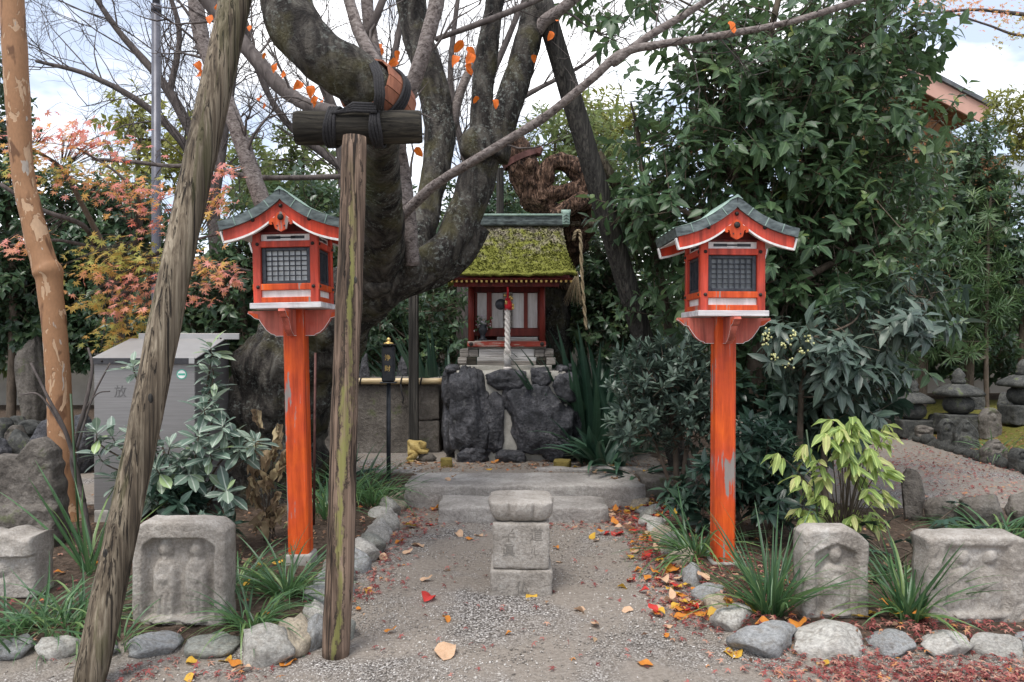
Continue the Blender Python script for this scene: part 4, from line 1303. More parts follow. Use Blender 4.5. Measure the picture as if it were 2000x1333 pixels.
# thatch: curved slope with rounded mossy eave
def thatch():
    V, F, lc = [], [], []
    nu, nv = 70, 44
    sec = []
    for k in range(nv+1):
        t = k/nv
        if t < .52:                                  # front slope, ridge -> eave
            q = t/.52
            sec.append((9.03-.74*q, 2.86-.62*q+.11*math.sin(q*math.pi)*-.55, q, 0))
        elif t < .62:                                # rounded eave edge
            q = (t-.52)/.10
            sec.append((8.275-.03*math.sin(q*math.pi), 2.245-.052*q, 1, 0))
        else:                                        # underside back to the ridge
            q = (t-.62)/.38
            sec.append((8.275+.755*q, 2.193+.50*q, .3, 1))
    for i in range(nu+1):
        u = -1+2*i/nu
        for (y, z, q, un) in sec:
            hw = .655+.105*q**1.6
            rnd_ = 1-.05*max(0, (abs(u)-.93)/.07)**2
            x = SX+.005+u*hw
            zz = z+.025*abs(u)**3*q-(.03*max(0, (abs(u)-.9)/.1)**2 if not un else 0)
            p = Vector((x, y, zz))
            n_ = 0 if un else .014*mnoise.noise(p*14)+.012*mnoise.noise(p*38)+.009*mnoise.noise(p*90)
            V.append((x, y-n_*.6, zz+n_))
            lc.append((q, 0, 0, 1))
    w = nv+1
    for i in range(nu):
        for k in range(nv):
            F.append((i*w+k, i*w+k+1, (i+1)*w+k+1, (i+1)*w+k))
    F.append(tuple(range(w))[::-1]); F.append(tuple(nu*w+k for k in range(w)))
    b = sh.location
    me = mk_mesh('thatch', [(x-b.x, y-b.y, z-b.z) for x, y, z in V], F, True)
    set_lc(me, np.array(lc))
    th = new_obj('thatch', me, M['thatch'], sh)
    me2 = me.copy(); me2.transform(Matrix.Translation((0, 2*(9.03-b.y), 0)) @ Matrix.Scale(-1, 4, (0, 1, 0)))
    me2.flip_normals()
    new_obj('thatch', me2, None, sh)
    # tufts of moss and straw on the slope
    n = 9000
    q = rng.random(n); u = rng.uniform(-1, 1, n)
    y = 9.03-.74*q; z = 2.86-.62*q-.06*np.sin(q*np.pi)+.025*np.abs(u)**3*q
    x = SX+.005+u*(.655+.105*q**1.6)*.985
    pos = np.stack([x, y, z-.004], 1)
    d = rng.normal(size=(n, 3))*.7+np.array([0, -.8, .25])
    me = leaf_mesh('moss_tuft', pos-np.array(b), d, np.tile([0, -.6, .8], (n, 1)), rng.uniform(.012, .034, n), t_dia(.35, .1, .1), np.zeros(n))
    a = me.attributes['lc']
    arr = np.zeros((n, 5, 4)); arr[:, :, 0] = q[:, None]; arr[:, :, 3] = 1
    a.data.foreach_set('color', arr.astype(np.float32).ravel())
    stuff(new_obj('moss_tuft', me, M['thatch'], th))
thatch()
# ridge box with ribbed metal sides and end caps
rz = 2.86
S('ridge', MB().box((SX+.015, 9.03, rz+.045), (1.30, .13, .11), bev=.004), 'copper')
for k in range(6):
    S('ridge_rib', MB().box((SX+.015, 9.03, rz+.006+.017*k), (1.304, .146-.004*k, .008), bev=.002), 'copper')
S('ridge_top', MB().box((SX+.015, 9.03, rz+.112), (1.33, .165, .024), bev=.006), 'patina')
for sx in (-1, 1):
    S('ridge_end', MB().box((SX+.015+sx*.675, 9.03, rz+.070), (.085, .19, .150), bev=.008), 'patina')
    S('ridge_end_roll', MB().tube([(SX+.015+sx*.675-.055, 8.975, rz+.145), (SX+.015+sx*.675+.055, 8.975, rz+.145)], [.03, .03], 12), 'patina', True)
    for k in range(3):
        S('end_rib', MB().prism([(SX+.015+sx*.675-.032, rz+.02+k*.035), (SX+.015+sx*.675, rz+.045+k*.035), (SX+.015+sx*.675+.032, rz+.02+k*.035), (SX+.015+sx*.675, rz+.035+k*.035)], 8.927, 8.937), 'copper')

# bell rope hanging before the doors
bx, by = SX+.01, 8.47
br = thing('bell_rope', 'thick white twisted bell rope with red tassels hanging before the shrine doors', 'bell rope', (bx, by, 1.08))
B = lambda nm, mb, m, sm=True: part(nm, mb, M[m], br, True, sm)
B('cord', MB().tube([(bx, by, 2.17), (bx+.004, by, 2.06), (bx, by, 1.93)], [.010, .012, .012], 8), 'red_cloth')
for k in range(3):
    pts = [(bx+.017*math.cos(2.09*k+t*16), by+.017*math.sin(2.09*k+t*16), 1.86-.47*t) for t in np.linspace(0, 1, 70)]
    B('strand', MB().tube(pts, [.0165]*70, 8), 'whiterope')
B('sleeve', MB().tube([(bx, by, 1.40), (bx, by, 1.21)], [.042, .040], 10), 'plank_white')
B('collar', MB().lathe([(.040, 0), (.047, .006), (.047, .018), (.042, .024), (.047, .030), (.047, .044), (.040, .050)], 16, (bx, by, 1.165)), 'whiterope')
tb = MB()
for k in range(14):
    a = k*2.4; r_ = .030*((k % 5)/5)+.006
    tb.tube([(bx+r_*math.cos(a), by+r_*math.sin(a), 1.17), (bx+r_*1.2*math.cos(a), by+r_*1.2*math.sin(a), 1.12), (bx+r_*.7*math.cos(a+.5), by+r_*.7*math.sin(a+.5), 1.06+.02*(k % 3))], [.007, .008, .003], 5)
B('tassel', tb, 'whiterope')
B('bell', MB().sphere((bx-.075, by+.02, 1.905), .062, 18, 12, (1, 1, 1)).box((bx-.075, by-.035, 1.87), (.07, .02, .012)), 'black')
bl = MB()
for k in range(9): bl.sphere((bx+random.uniform(-.035, .065), by-.02+random.uniform(-.03, .03), 1.86+.018*k), .016, 8, 6)
B('small_bell', bl, 'gold')
rt = MB()
for k in range(12):
    a = k*2.4
    rt.tube([(bx+.015*math.cos(a), by-.015+.015*math.sin(a), 1.97-.012*(k % 4)), (bx+.03*math.cos(a)+.01, by-.02+.02*math.sin(a), 1.90-.01*(k % 4)), (bx+.035*math.cos(a)+.01, by-.02+.02*math.sin(a), 1.84)], [.010, .013, .004], 6)
B('red_tassel', rt, 'red_cloth')
# vase with flowers on the ledge
vx, vy, vz = (943-1000)/FPX*8.66, 8.665, 1.509
va = thing('flower_vase', 'black vase of small pale flowers on the shrine ledge', 'vase', (vx, vy, vz))
part('vase', MB().lathe([(.05, 0), (.052, .01), (.03, .03), (.028, .06), (.05, .10), (.052, .13), (.035, .15), (.05, .175), (.048, .178), (.02, .16)], 16, (vx, vy, vz)), M['black'], va, True, True)
n = 60
c_ = np.array([vx, vy, vz+.20])+rng.normal(size=(n, 3))*np.array([.045, .03, .04])
for nm, m_, kk, sz in (('flower', 'petal', 60, .025), ('leaf', 'l_blade', 26, .05)):
    me = leaf_mesh(nm, c_[:kk]-np.array([vx, vy, vz]), rng.normal(size=(kk, 3))+np.array([0, -.6, .5]), rng.normal(size=(kk, 3)), np.full(kk, sz), t_dia(.4), rng.random(kk))
    new_obj(nm, me, M[m_], va)
stm = MB()
for k in range(8): stm.tube([(vx, vy, vz+.15), tuple(c_[k])], [.003, .002], 4)
part('flower_stem', stm, M['l_blade'], va)

# ------------------------------------------------------------ offering box on a pole
ob = P(759, 950, 7.4)
ob.z = gz(ob.x, 7.4)
box = thing('offering_box', 'slim black offering box with gold characters on a black pole', 'offering box', ob)
O = lambda nm, mb, m, sm=False: part(nm, mb, M[m], box, False, sm)
hz = lambda y: CAMZ-(y-667)/FPX*7.4-ob.z
O('pole', MB().tube([(0, 0, -.05), (0, 0, hz(750))], [.021, .021], 12), 'black', True)
O('bottom_tray', MB().box((0, 0, hz(748)), (.15, .15, .012), bev=.003), 'black')
O('case', MB().box((0, 0, (hz(676)+hz(747))/2), (.118, .118, hz(676)-hz(747)), bev=.016), 'black')
O('lid', MB().box((0, 0, hz(674)), (.145, .145, .010), bev=.003), 'iron')
O('finial', MB().lathe([(.05, 0), (.045, .012), (.02, .020), (.014, .028), (.020, .038), (.018, .050), (.004, .064)], 14, (0, 0, hz(673))), 'gold', True)
text_part('浄', .060, (0, -.0605, hz(700)), M['gold'], box, .0012)
text_part('財', .060, (0, -.0605, hz(721)), M['gold'], box, .0012)

# ------------------------------------------------------------ stone basin with bamboo cover
wb = thing('stone_basin', 'low stone basin wall topped with planks and a bamboo rail beside the shrine', 'basin', (-1.55, 9.3, .2))
Wb = lambda nm, mb, m, sm=True: part(nm, mb, M[m], wb, True, sm)
Wb('stone_block', rough_block(MB(), -2.45, -1.14, 8.92, 9.12, .12, 1.0, 41, .012), 'granite_dark')
Wb('stone_block', rough_block(MB(), -1.135, -.84, 8.93, 9.12, .58, 1.0, 42, .010), 'granite_dark')
Wb('stone_block', rough_block(MB(), -1.135, -.84, 8.94, 9.12, .12, .575, 43, .010), 'granite_dark')
Wb('stone_block', rough_block(MB(), -1.0, -.84, 9.13, 10.2, .12, 1.0, 44, .012), 'granite_dark')
Wb('stone_block', rough_block(MB(), -2.45, -2.28, 9.13, 10.2, .12, 1.0, 45, .012), 'granite_dark')
for k in range(6):
    Wb('plank', MB().box((-1.62, 9.02+.2*k, 1.018+.004*(k % 2)), (1.50, .19, .02), bev=.003), 'plank', False)
bp = [(x, 8.89, 1.035) for x in np.linspace(-2.35, -.80, 26)]
Wb('bamboo_rail', MB().tube(bp, [.036+(.003 if i % 6 == 3 else 0) for i in range(26)], 14), 'bamboo')
for x in (-2.25, -1.28, -1.05, -1.75):
    Wb('rope_tie', MB().tube([(x+.006*math.sin(t), 8.89+.041*math.cos(t), 1.035+.041*math.sin(t)) for t in np.linspace(0, 6.28, 18)], [.009]*18, 6), 'blackrope')
Wb('rope_end', MB().tube([(-1.28, 8.85, 1.0), (-1.27, 8.845, .9), (-1.25, 8.85, .84), (-1.26, 8.85, .78)], [.008]*4, 6), 'blackrope')
# ochre crouching creature on a stone
def statue():
    g = Vector((px(808-1000, 8.35), 8.35, gz(-1.05, 8.35)))
    e = thing('animal_statue', 'ochre crouching animal statue resting its forelegs on a round stone', 'statue', g)
    s = 1/FPX*8.35
    J = {}; E = []; verts = []; rad = []
    def add(nm, x, z, y=0, r=.03, par=None):
        J[nm] = len(verts); verts.append((x*s*1.28, y, z*s*.88)); rad.append(r*.92)
        if par: E.append((J[par], J[nm]))
    add('hip', -16, 21, 0, .085)
    add('back', -5, 31, 0, .080, 'hip'); add('chest', 4, 33, 0, .072, 'back'); add('neck', 10, 34, 0, .052, 'chest')
    add('head', 16, 33, 0, .058, 'neck'); add('muzzle', 20, 31, 0, .042, 'head')
    for q, sg in (('l', -1), ('r', 1)):
        y = .06*sg
        add('kn'+q, 6, 15, y*1.5, .050, 'hip'); add('an'+q, -8, 6, y*1.4, .034, 'kn'+q); add('ft'+q, -4, 2, y*1.5, .028, 'an'+q); add('to'+q, 3, 1.5, y*1.7, .022, 'ft'+q)
        add('sh'+q, 6, 28, y*1.1, .042, 'chest'); add('el'+q, 10, 22, y*1.3, .032, 'sh'+q); add('wr'+q, 19, 21, y*.9, .026, 'el'+q); add('ha'+q, 23, 20, y*.7, .020, 'wr'+q)
        add('ea'+q, 14, 38, y*.62, .014, 'head')
    me = bpy.data.meshes.new('body')
    me.from_pydata(verts, E, [])
    o = new_obj('body', me, M['statue'], e)
    o.modifiers.new('skin', 'SKIN')
    for i, r in enumerate(rad): me.skin_vertices[0].data[i].radius = (r, r)
    me.skin_vertices[0].data[0].use_root = True
    sm = o.modifiers.new('sub', 'SUBSURF'); sm.levels = 2; sm.render_levels = 2
    r2 = rock_mesh('rock', (.10, .09, .06), 5, 3); r2.materials.append(M['granite_dark'])
    tag(new_obj('prop_stone', r2, None, None, g+Vector((.15, 0, .035))), 'round dark stone under the forelegs of the ochre statue', 'stone')
statue()

# ------------------------------------------------------------ steel bin
bl0 = Vector((-3.32, 6.1, gz(-2.9, 6.4)))
sb = thing('steel_box', 'grey stainless steel locker with sloping hinged lid and round green sticker', 'steel box', (-2.92, 6.45, bl0.z))
bw, bd, b0 = .80, .74, bl0.z
x0, x1, y0, y1 = -3.32, -2.52, 6.1, 6.84
zt = CAMZ-(704-667)/FPX*6.1
Q = lambda nm, mb, m: part(nm, mb, M[m], sb, True)
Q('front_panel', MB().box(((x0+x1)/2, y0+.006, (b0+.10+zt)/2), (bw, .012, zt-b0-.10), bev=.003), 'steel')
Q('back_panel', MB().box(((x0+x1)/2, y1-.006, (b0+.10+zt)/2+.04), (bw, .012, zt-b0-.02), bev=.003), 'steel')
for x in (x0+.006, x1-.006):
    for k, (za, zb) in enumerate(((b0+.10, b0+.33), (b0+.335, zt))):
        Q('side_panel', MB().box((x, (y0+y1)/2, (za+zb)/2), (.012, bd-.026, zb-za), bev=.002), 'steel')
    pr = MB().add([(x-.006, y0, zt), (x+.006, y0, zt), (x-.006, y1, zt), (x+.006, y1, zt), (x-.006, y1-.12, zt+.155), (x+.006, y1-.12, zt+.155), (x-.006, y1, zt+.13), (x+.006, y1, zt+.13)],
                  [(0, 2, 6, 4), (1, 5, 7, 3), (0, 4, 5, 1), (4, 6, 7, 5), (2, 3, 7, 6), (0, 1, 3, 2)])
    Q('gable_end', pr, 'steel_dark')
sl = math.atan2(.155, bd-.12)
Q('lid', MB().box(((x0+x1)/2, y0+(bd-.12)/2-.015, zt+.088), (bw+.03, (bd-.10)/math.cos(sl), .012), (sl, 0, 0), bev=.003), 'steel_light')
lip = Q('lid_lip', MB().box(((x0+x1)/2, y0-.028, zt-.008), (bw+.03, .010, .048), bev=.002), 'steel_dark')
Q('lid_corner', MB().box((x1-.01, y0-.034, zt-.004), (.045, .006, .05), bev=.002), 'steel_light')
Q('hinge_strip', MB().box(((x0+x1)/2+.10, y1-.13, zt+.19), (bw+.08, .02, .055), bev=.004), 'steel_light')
hb = MB()
for x in (-3.0, -2.97, -2.62, -2.59): bolt(hb, x+.05, y1-.142, zt+.172, .008)
for x in (-3.24, -3.13): bolt(hb, x, y0-.034, zt-.008, .008)
Q('rivet', hb, 'iron')
Q('handle', MB().box((-3.0, y1-.22, zt+.150), (.035, .05, .06), bev=.006).box((-3.0, y1-.25, zt+.12), (.05, .012, .03), bev=.003), 'iron')
for x in (x0+.06, x1-.06):
    for y in (y0+.05, y1-.05): Q('leg', rough_block(MB(), x-.06, x+.06, y-.06, y+.06, b0-.06, b0+.098, 3, .004), 'concrete')
for yy in (y0+.02,): Q('bottom_rail', MB().box(((x0+x1)/2, yy, b0+.105), (bw-.02, .03, .01), bev=.001), 'steel_dark')
text_part('放', .10, (px(235-1000, 6.1)+2.92, y0-.0015-6.45, CAMZ-(767-667)/FPX*6.1-b0), M['engrave'], sb, .001)
def disc(nm, c, r, m, y):
    mb = MB().lathe([(r, 0), (r, .0015)], 24)
    mb.v = [(c[0]+a, y-cc, c[1]+b) for a, b, cc in mb.v]
    return Q(nm, mb, m)
sc_ = (px(355-1000, 6.1), CAMZ-(732-667)/FPX*6.1)
stk = disc('sticker', sc_, .040, 'sign_green', y0-.0005)
disc('sticker_face', sc_, .032, 'sign_white', y0-.0022)
Q('sticker_band', MB().box((sc_[0], y0-.0046, sc_[1]), (.055, .001, .016), bev=.0003), 'sign_green')

# lamp pole
lp = Vector((px(305-1000, 9.0), 9.0, gz(-4.1, 9.0)))
po = thing('lamp_pole', 'tall slim dark grey steel pole rising behind the maple', 'pole', lp)
part('shaft', MB().tube([(0, 0, -.05), (0, 0, 2.0), (0, 0, 5.25)], [.055, .052, .050], 18), M['pole'], po, False, True)
part('collar', MB().tube([(0, 0, CAMZ-lp.z-(16-667)/FPX*9-.05), (0, 0, CAMZ-lp.z-(16-667)/FPX*9+.03)], [.060, .060], 18), M['pole'], po, False, True)
part('upper_shaft', MB().tube([(0, 0, 5.2), (0, 0, 6.6)], [.042, .040], 18), M['pole'], po, False, True)
# ------------------------------------------------------------ timber props
def log_thing(parent, nm, a, b, r0, r1, mat, n=28, seg=36, wob=.035, seed=1, bend=.01):
    a, b = Vector(a), Vector(b)
    pts = []; rad = []
    for i in range(seg+1):
        t = i/seg
        p = a.lerp(b, t)
        p += Vector((mnoise.noise((t*2.5, seed, 0)), mnoise.noise((t*2.5, seed, 5)), 0))*bend
        pts.append(p); rad.append(r0+(r1-r0)*t+.004*mnoise.noise((t*6, seed, 9)))
    rad[0] *= .93; rad[-1] *= .93
    return part(nm, MB().tube(pts, rad, n, True, wob, 6.0, seed), M[mat], parent, True, True)
def knots(parent, pts, mat='log_dark'):
    mb = MB()
    for (p, r) in pts: mb.sphere(p+Vector((0, r*.35, 0)), r, 12, 8, (.85, .45, 1.5))
    return part('knot', mb, M[mat], parent, True, True)
base = P(168, 1352, 3.32); base.z = -.03
lg = thing('leaning_log', 'thick weathered grey log leaning across the left bed to prop the tree', 'log', base)
top = P(478, -90, 3.95)
log_thing(lg, 'timber', base, top, .066, .079, 'log_grey', seed=3, wob=.055)
d_ = (top-base)
knots(lg, [(base+d_*t+Vector((dx, -.066, 0)), r) for t, dx, r in ((.36, .03, .016), (.57, -.02, .013), (.74, .03, .012), (.17, -.02, .014), (.66, -.035, .010))])
base = P(655, 1290, 3.66); base.z = -.02
tp = thing('tree_prop', 'upright stripped log with a roped crossbeam holding up the mossy limb', 'tree prop', base)
top = P(694, 268, 3.74)
log_thing(tp, 'post', base, top, .067, .060, 'log_post', seed=5, wob=.06)
d_ = top-base
knots(tp, [(base+d_*t+Vector((dx, -.055, 0)), r) for t, dx, r in ((.94, .005, .015), (.83, -.012, .018), (.72, .035, .013), (.60, -.015, .016), (.66, .03, .012), (.5, .0, .02))])
ca, cb = P(576, 251, 3.80), P(824, 249, 3.86)
log_thing(tp, 'crossbeam', ca, cb, .083, .082, 'log_beam', seed=8, wob=.02, bend=.004)
def coil(nm, cx, turns, w, r, lean=0, cz=None, ry=.094, rz_=.094, mat='blackrope', par=None, yc=3.83):
    mb = MB()
    zc = P(cx, cz or 250, yc)
    for k in range(turns):
        off = (k-(turns-1)/2)*w/max(turns-1, 1)
        pts = [(zc.x+off+lean*math.sin(t)+.004*math.sin(3*t+k), zc.y+ry*math.cos(t), zc.z+rz_*math.sin(t)) for t in np.linspace(0, 2*math.pi, 30)]
        mb.tube(pts, [r]*30, 7, False)
    return part(nm, mb, M[mat], par or tp, True, True)
coil('rope', 652, 4, .042, .009, .012)
coil('rope', 738, 4, .042, .009, -.004)
# strap of rope from the beam over the limb
strap = MB()
for k in range(4):
    o = (k-1.5)*.012
    a, b, c, d2 = P(738, 216, 3.74), P(742, 185, 3.71), P(739, 148, 3.74), P(728, 122, 3.85)
    strap.tube([q+Vector((o, 0, 0)) for q in (a, b, c, d2)], [.009]*4, 6)
    strap.tube([P(655, 222, 3.74)+Vector((o, 0, 0)), P(690, 210, 3.74)+Vector((0, 0, o)), P(735, 212, 3.73)+Vector((0, 0, o))], [.009]*3, 6)
part('rope', strap, M['blackrope'], tp, True, True)

rp0, rp1 = P(1055, -15, 6.5), P(1335, 880, 7.7)
rp1.z = gz(rp1.x, rp1.y)-.05
pr = thing('leaning_log', 'dark slim log slanting from the tree fork down behind the shrine bushes', 'log', rp1)
log_thing(pr, 'timber', rp1, rp0, .108, .088, 'log_dark', seed=11, wob=.02)
log_thing(pr, 'splint', P(1166, 300, 6.98), P(1205, 365, 7.05), .05, .05, 'log_grey', 12, 8, .03, 12, 0)
g0 = Vector((px(808-1000, 8.72), 8.72, .15))
pp = thing('tree_prop', 'short dark square post standing before the stone basin under the limb', 'tree prop', g0)
part('post', MB().box((g0.x, g0.y, (g0.z+2.12)/2), (.105, .105, 2.12-g0.z), bev=.008), M['log_dark'], pp)

# ------------------------------------------------------------ the old cherry
ch = thing('cherry_tree', 'huge old leaning cherry tree with lichen covered limbs and bare twigs', 'tree', (px(515-1000, 7.3), 7.3, .1))
def T(nm, rows, mat='bark', n=22, per=8, wob=.16, wsc=3.2, seed=0, par=None, flute=None):
    p, r = limb(rows, per)
    return part(nm, MB().tube(p, r, n, True, wob, wsc, seed, flute), M[mat], par or ch, True, True)
trunk = T('trunk', [(505, 1000, 7.3, 150), (515, 930, 7.3, 122), (528, 840, 7.25, 104), (560, 735, 7.1, 96), (625, 645, 6.9, 84), (705, 575, 6.6, 66), (760, 535, 6.35, 54), (800, 515, 6.3, 40)], n=64, per=16, wob=.20, wsc=3.4, flute=(.045, 5, .07))
T('limb', [(715, 580, 6.55, 48), (738, 520, 6.2, 46), (748, 450, 5.8, 43), (744, 370, 5.3, 39), (740, 300, 4.8, 39), (746, 240, 4.35, 42), (735, 190, 4.0, 46), (690, 152, 3.9, 51), (630, 112, 3.88, 52), (580, 60, 3.9, 50), (558, 0, 3.95, 48), (563, -90, 4.0, 45)], n=32, per=10, wob=.13, wsc=5, seed=2)
T('limb', [(745, 548, 6.35, 44), (815, 526, 6.35, 36), (868, 490, 6.4, 35), (908, 420, 6.45, 36), (934, 340, 6.5, 37), (952, 280, 6.5, 34)], n=30, per=10, seed=3)
T('limb', [(720, 560, 6.6, 45), (790, 545, 6.5, 40), (850, 530, 6.5, 34), (895, 500, 6.5, 30), (935, 440, 6.5, 26)], n=20, seed=13)
T('limb', [(948, 310, 6.5, 34), (943, 250, 6.5, 27), (942, 180, 6.5, 22), (952, 100, 6.5, 20), (965, 10, 6.5, 19), (978, -90, 6.5, 21)], n=24, seed=4)
T('limb', [(958, 310, 6.5, 36), (982, 240, 6.5, 31), (1008, 160, 6.5, 28), (1030, 80, 6.55, 26), (1050, 0, 6.6, 24), (1062, -90, 6.6, 24)], n=24, seed=5)
T('limb', [(803, 528, 6.5, 36), (822, 460, 6.6, 28), (838, 390, 6.75, 26), (856, 310, 6.9, 29), (857, 230, 7, 31), (838, 145, 7, 30), (813, 60, 7.1, 29), (795, -60, 7.1, 28)], n=26, seed=6)
for (x, y, Y, r) in ((795, 512, 6.2, .12), (932, 285, 6.38, .15), (735, 545, 6.2, .15)):
    kn = MB().sphere(P(x, y, Y), r, 22, 16, (1, .7, 1.1))
    kn.v = [tuple(Vector(v)+Vector(v).normalized()*.05*mnoise.noise(Vector(v)*9)) for v in kn.v]
    part('burr', kn, M['bark'], ch, True, True)
# bark wrap sleeve where the limb rests
wp, wr_ = limb([(765, 222, 4.12, 52), (748, 196, 4.02, 52), (728, 178, 3.95, 54), (712, 166, 3.92, 55)], 5)
wrp = MB()
for k in range(15):       # strips laid round the limb
    a0_ = 2*math.pi*k/15
    ax = (wp[-1]-wp[0]).normalized(); u_ = ax.cross(Vector((0, 0, 1))).normalized(); v_ = ax.cross(u_)
    for j in range(len(wp)-1):
        q = []
        for p, r in ((wp[j], wr_[j]), (wp[j+1], wr_[j+1])):
            for da in (.01, .40):
                for dr in (1.03, 1.10):
                    q.append(p+(u_*math.cos(a0_+da)+v_*math.sin(a0_+da))*r*dr)
        wrp.add(q, [(1, 3, 7, 5), (0, 4, 6, 2), (0, 1, 5, 4), (2, 6, 7, 3), (0, 2, 3, 1), (4, 5, 7, 6)])
part('bark_wrap', wrp, M['wrap'], ch, True, False)
strips = MB()
for k in range(4):
    ax = (wp[-1]-wp[0]).normalized(); u_ = ax.cross(Vector((0, 0, 1))).normalized(); v_ = ax.cross(u_)
    cc = wp[6]+ax*(k-1.5)*.016
    strips.tube([cc+(u_*math.cos(t)+v_*math.sin(t))*wr_[6]*1.16 for t in np.linspace(0, 6.2832, 30)], [.009]*30, 6, False)
part('rope', strips, M['blackrope'], ch, True, True)
# pale younger branches
def TL(rows, mat='bark_light', n=12, per=7, seed=1): return T('branch', rows, mat, n, per, .10, 9, seed)
mains = []
def BR(rows, **k):
    TL(rows, **k); mains.append(limb(rows, 7))
BR([(806, 520, 6.1, 14), (800, 430, 6.05, 14), (788, 340, 6.0, 14), (780, 270, 5.8, 13), (795, 200, 5.6, 14), (825, 110, 5.5, 15), (852, 10, 5.5, 15), (870, -70, 5.5, 14)])
BR([(748, 150, 4.0, 14), (725, 110, 4.0, 13), (700, 60, 4.05, 12), (682, 0, 4.1, 11), (672, -60, 4.1, 10)])
BR([(740, 150, 4.15, 14), (728, 90, 4.2, 13), (718, 20, 4.2, 12), (716, -60, 4.2, 12)], seed=4)
BR([(712, 85, 4.15, 8), (732, 40, 4.1, 8), (752, -10, 4.1, 7)], mat='twig')
BR([(782, 425, 5.9, 11), (850, 362, 5.7, 9.5), (950, 300, 5.4, 9), (1060, 232, 5.2, 8.5), (1150, 160, 5.05, 8.5), (1215, 105, 5.0, 8.5), (1300, 86, 4.95, 7.5), (1420, 68, 4.9, 7), (1550, 42, 4.9, 6), (1680, 0, 4.9, 7), (1800, -50, 4.9, 6)])
BR([(1195, 125, 5.0, 9), (1270, 70, 5.0, 8), (1340, 28, 5.0, 7), (1430, -30, 5.0, 6)])
BR([(1028, 95, 6.6, 14), (1058, 48, 6.5, 13), (1095, 20, 6.4, 11), (1150, -25, 6.3, 10)])
BR([(850, 78, 6.2, 5), (960, 38, 6.1, 6), (1070, -8, 6.1, 5)], mat='twig')
BR([(735, 250, 4.6, 12), (650, 218, 5.3, 12), (600, 206, 5.8, 13), (545, 168, 6.0, 14), (480, 92, 6.1, 15), (420, 20, 6.2, 15), (380, -30, 6.2, 15)], mat='twig', seed=6)
BR([(600, 650, 7.1, 22), (548, 490, 7.1, 18), (505, 375, 7.1, 17), (468, 268, 7.1, 16), (430, 165, 7.1, 15), (395, 80, 7.1, 15), (382, 0, 7.1, 15), (378, -60, 7.1, 15)])
BR([(665, 346, 7.4, 5.5), (500, 347, 7.6, 5), (400, 325, 7.8, 5), (330, 325, 7.9, 4), (250, 316, 8.0, 4), (180, 312, 8, 3)], mat='twig')
BR([(882, 250, 7.0, 10), (900, 180, 7.0, 9), (930, 110, 7.1, 8), (962, 40, 7.2, 7), (985, -40, 7.2, 6)], mat='bark_light')
# twigs
class Twigs:
    def __init__(s, seed): s.mb = MB(); s.r = random.Random(seed); s.ends = []
    def grow(s, p, d, ln, r, lev, up=.10, wig=.22, kids=(3, 6)):
        n = 5 if lev > 0 else 4
        pts, rad = [p.copy()], [r]
        q, e = p.copy(), d.copy()
        for i in range(n):
            e = (e+Vector((s.r.gauss(0, wig), s.r.gauss(0, wig), s.r.gauss(0, wig)+up))).normalized()
            q = q+e*(ln/n)
            pts.append(q.copy()); rad.append(r*(1-.75*(i+1)/n)+.0007)
        s.mb.tube(pts, rad, 4 if r > .006 else 3, False)
        if lev <= 0:
            s.ends.append((q, e)); return
        for k in range(s.r.randint(*kids)):
            t = s.r.uniform(.2, 1)
            j = min(int(t*n), n-1)
            b = pts[j].lerp(pts[j+1], t*n-j)
            a = (pts[j+1]-pts[j]).normalized()
            side = a.cross(Vector((s.r.gauss(0, 1), s.r.gauss(0, 1), s.r.gauss(0, 1)))).normalized()
            ang = s.r.uniform(.45, 1.0)
            s.grow(b, a*math.cos(ang)+side*math.sin(ang), ln*s.r.uniform(.4, .7), max(r*.55, .0016), lev-1, up, wig, kids)
tw = Twigs(5)
for (p, r) in mains:
    n = len(p)
    L_ = sum((p[i+1]-p[i]).length for i in range(n-1))
    for k in range(int(L_*3.4)):
        i = tw.r.randint(int(n*.22), n-2)
        a = (p[i+1]-p[i]).normalized()
        side = a.cross(Vector((tw.r.gauss(0, 1), tw.r.gauss(0, 1), tw.r.gauss(0, 1)))).normalized()
        ang = tw.r.uniform(.6, 1.2)
        if p[i].z < 2.4 and tw.r.random() < .7: continue
        tw.grow(p[i], a*math.cos(ang)+side*math.sin(ang), tw.r.uniform(.3, .75), max(r[i]*.22, .004), tw.r.choice((1, 1, 2)), .06, .2, (2, 4))
part('twigs', tw.mb, M['twig'], ch, True, True)['kind'] = 'stuff'
# last orange leaves still hanging
LT = t_leaf(.30, .15, .25, .45)
hang_me = []
for k in range(5):
    me = one_leaf('leaf', t_leafhi(.27+.03*k, .1+.06*k, .1+.1*k, wave=.3), .5); me.materials.append(M['f_hang']); hang_me.append(me)
hang = [(905, 80, 5.4, 40), (922, 105, 5.4, 42), (912, 92, 5.4, 40), (918, 122, 5.4, 30), (900, 112, 5.4, 30), (913, 130, 5.4, 22), (749, 95, 4.4, 28), (742, 86, 4.4, 26), (775, 118, 4.5, 28),
        (780, 100, 4.5, 22), (757, 128, 4.5, 22), (541, 124, 5.8, 26), (553, 138, 5.8, 20), (587, 160, 5.6, 30), (608, 168, 5.6, 28), (518, 104, 5.9, 18), (411, 30, 6.0, 28), (424, 8, 6.0, 20), (398, 132, 6.6, 30),
        (385, 122, 6.6, 24), (402, 145, 6.6, 20), (812, 288, 5.8, 32), (1078, 62, 5.6, 26), (965, 195, 6.2, 24), (1044, 108, 6.2, 18), (1425, 42, 4.85, 40), (488, 50, 6.0, 18), (935, 190, 6.2, 20), (437, 4, 6.1, 16),
        (512, 190, 6.5, 22), (515, 200, 6.5, 20), (620, 190, 5.6, 22), (632, 195, 5.6, 20), (610, 196, 5.5, 18), (428, 122, 6.4, 14), (1088, 40, 5.6, 14)]
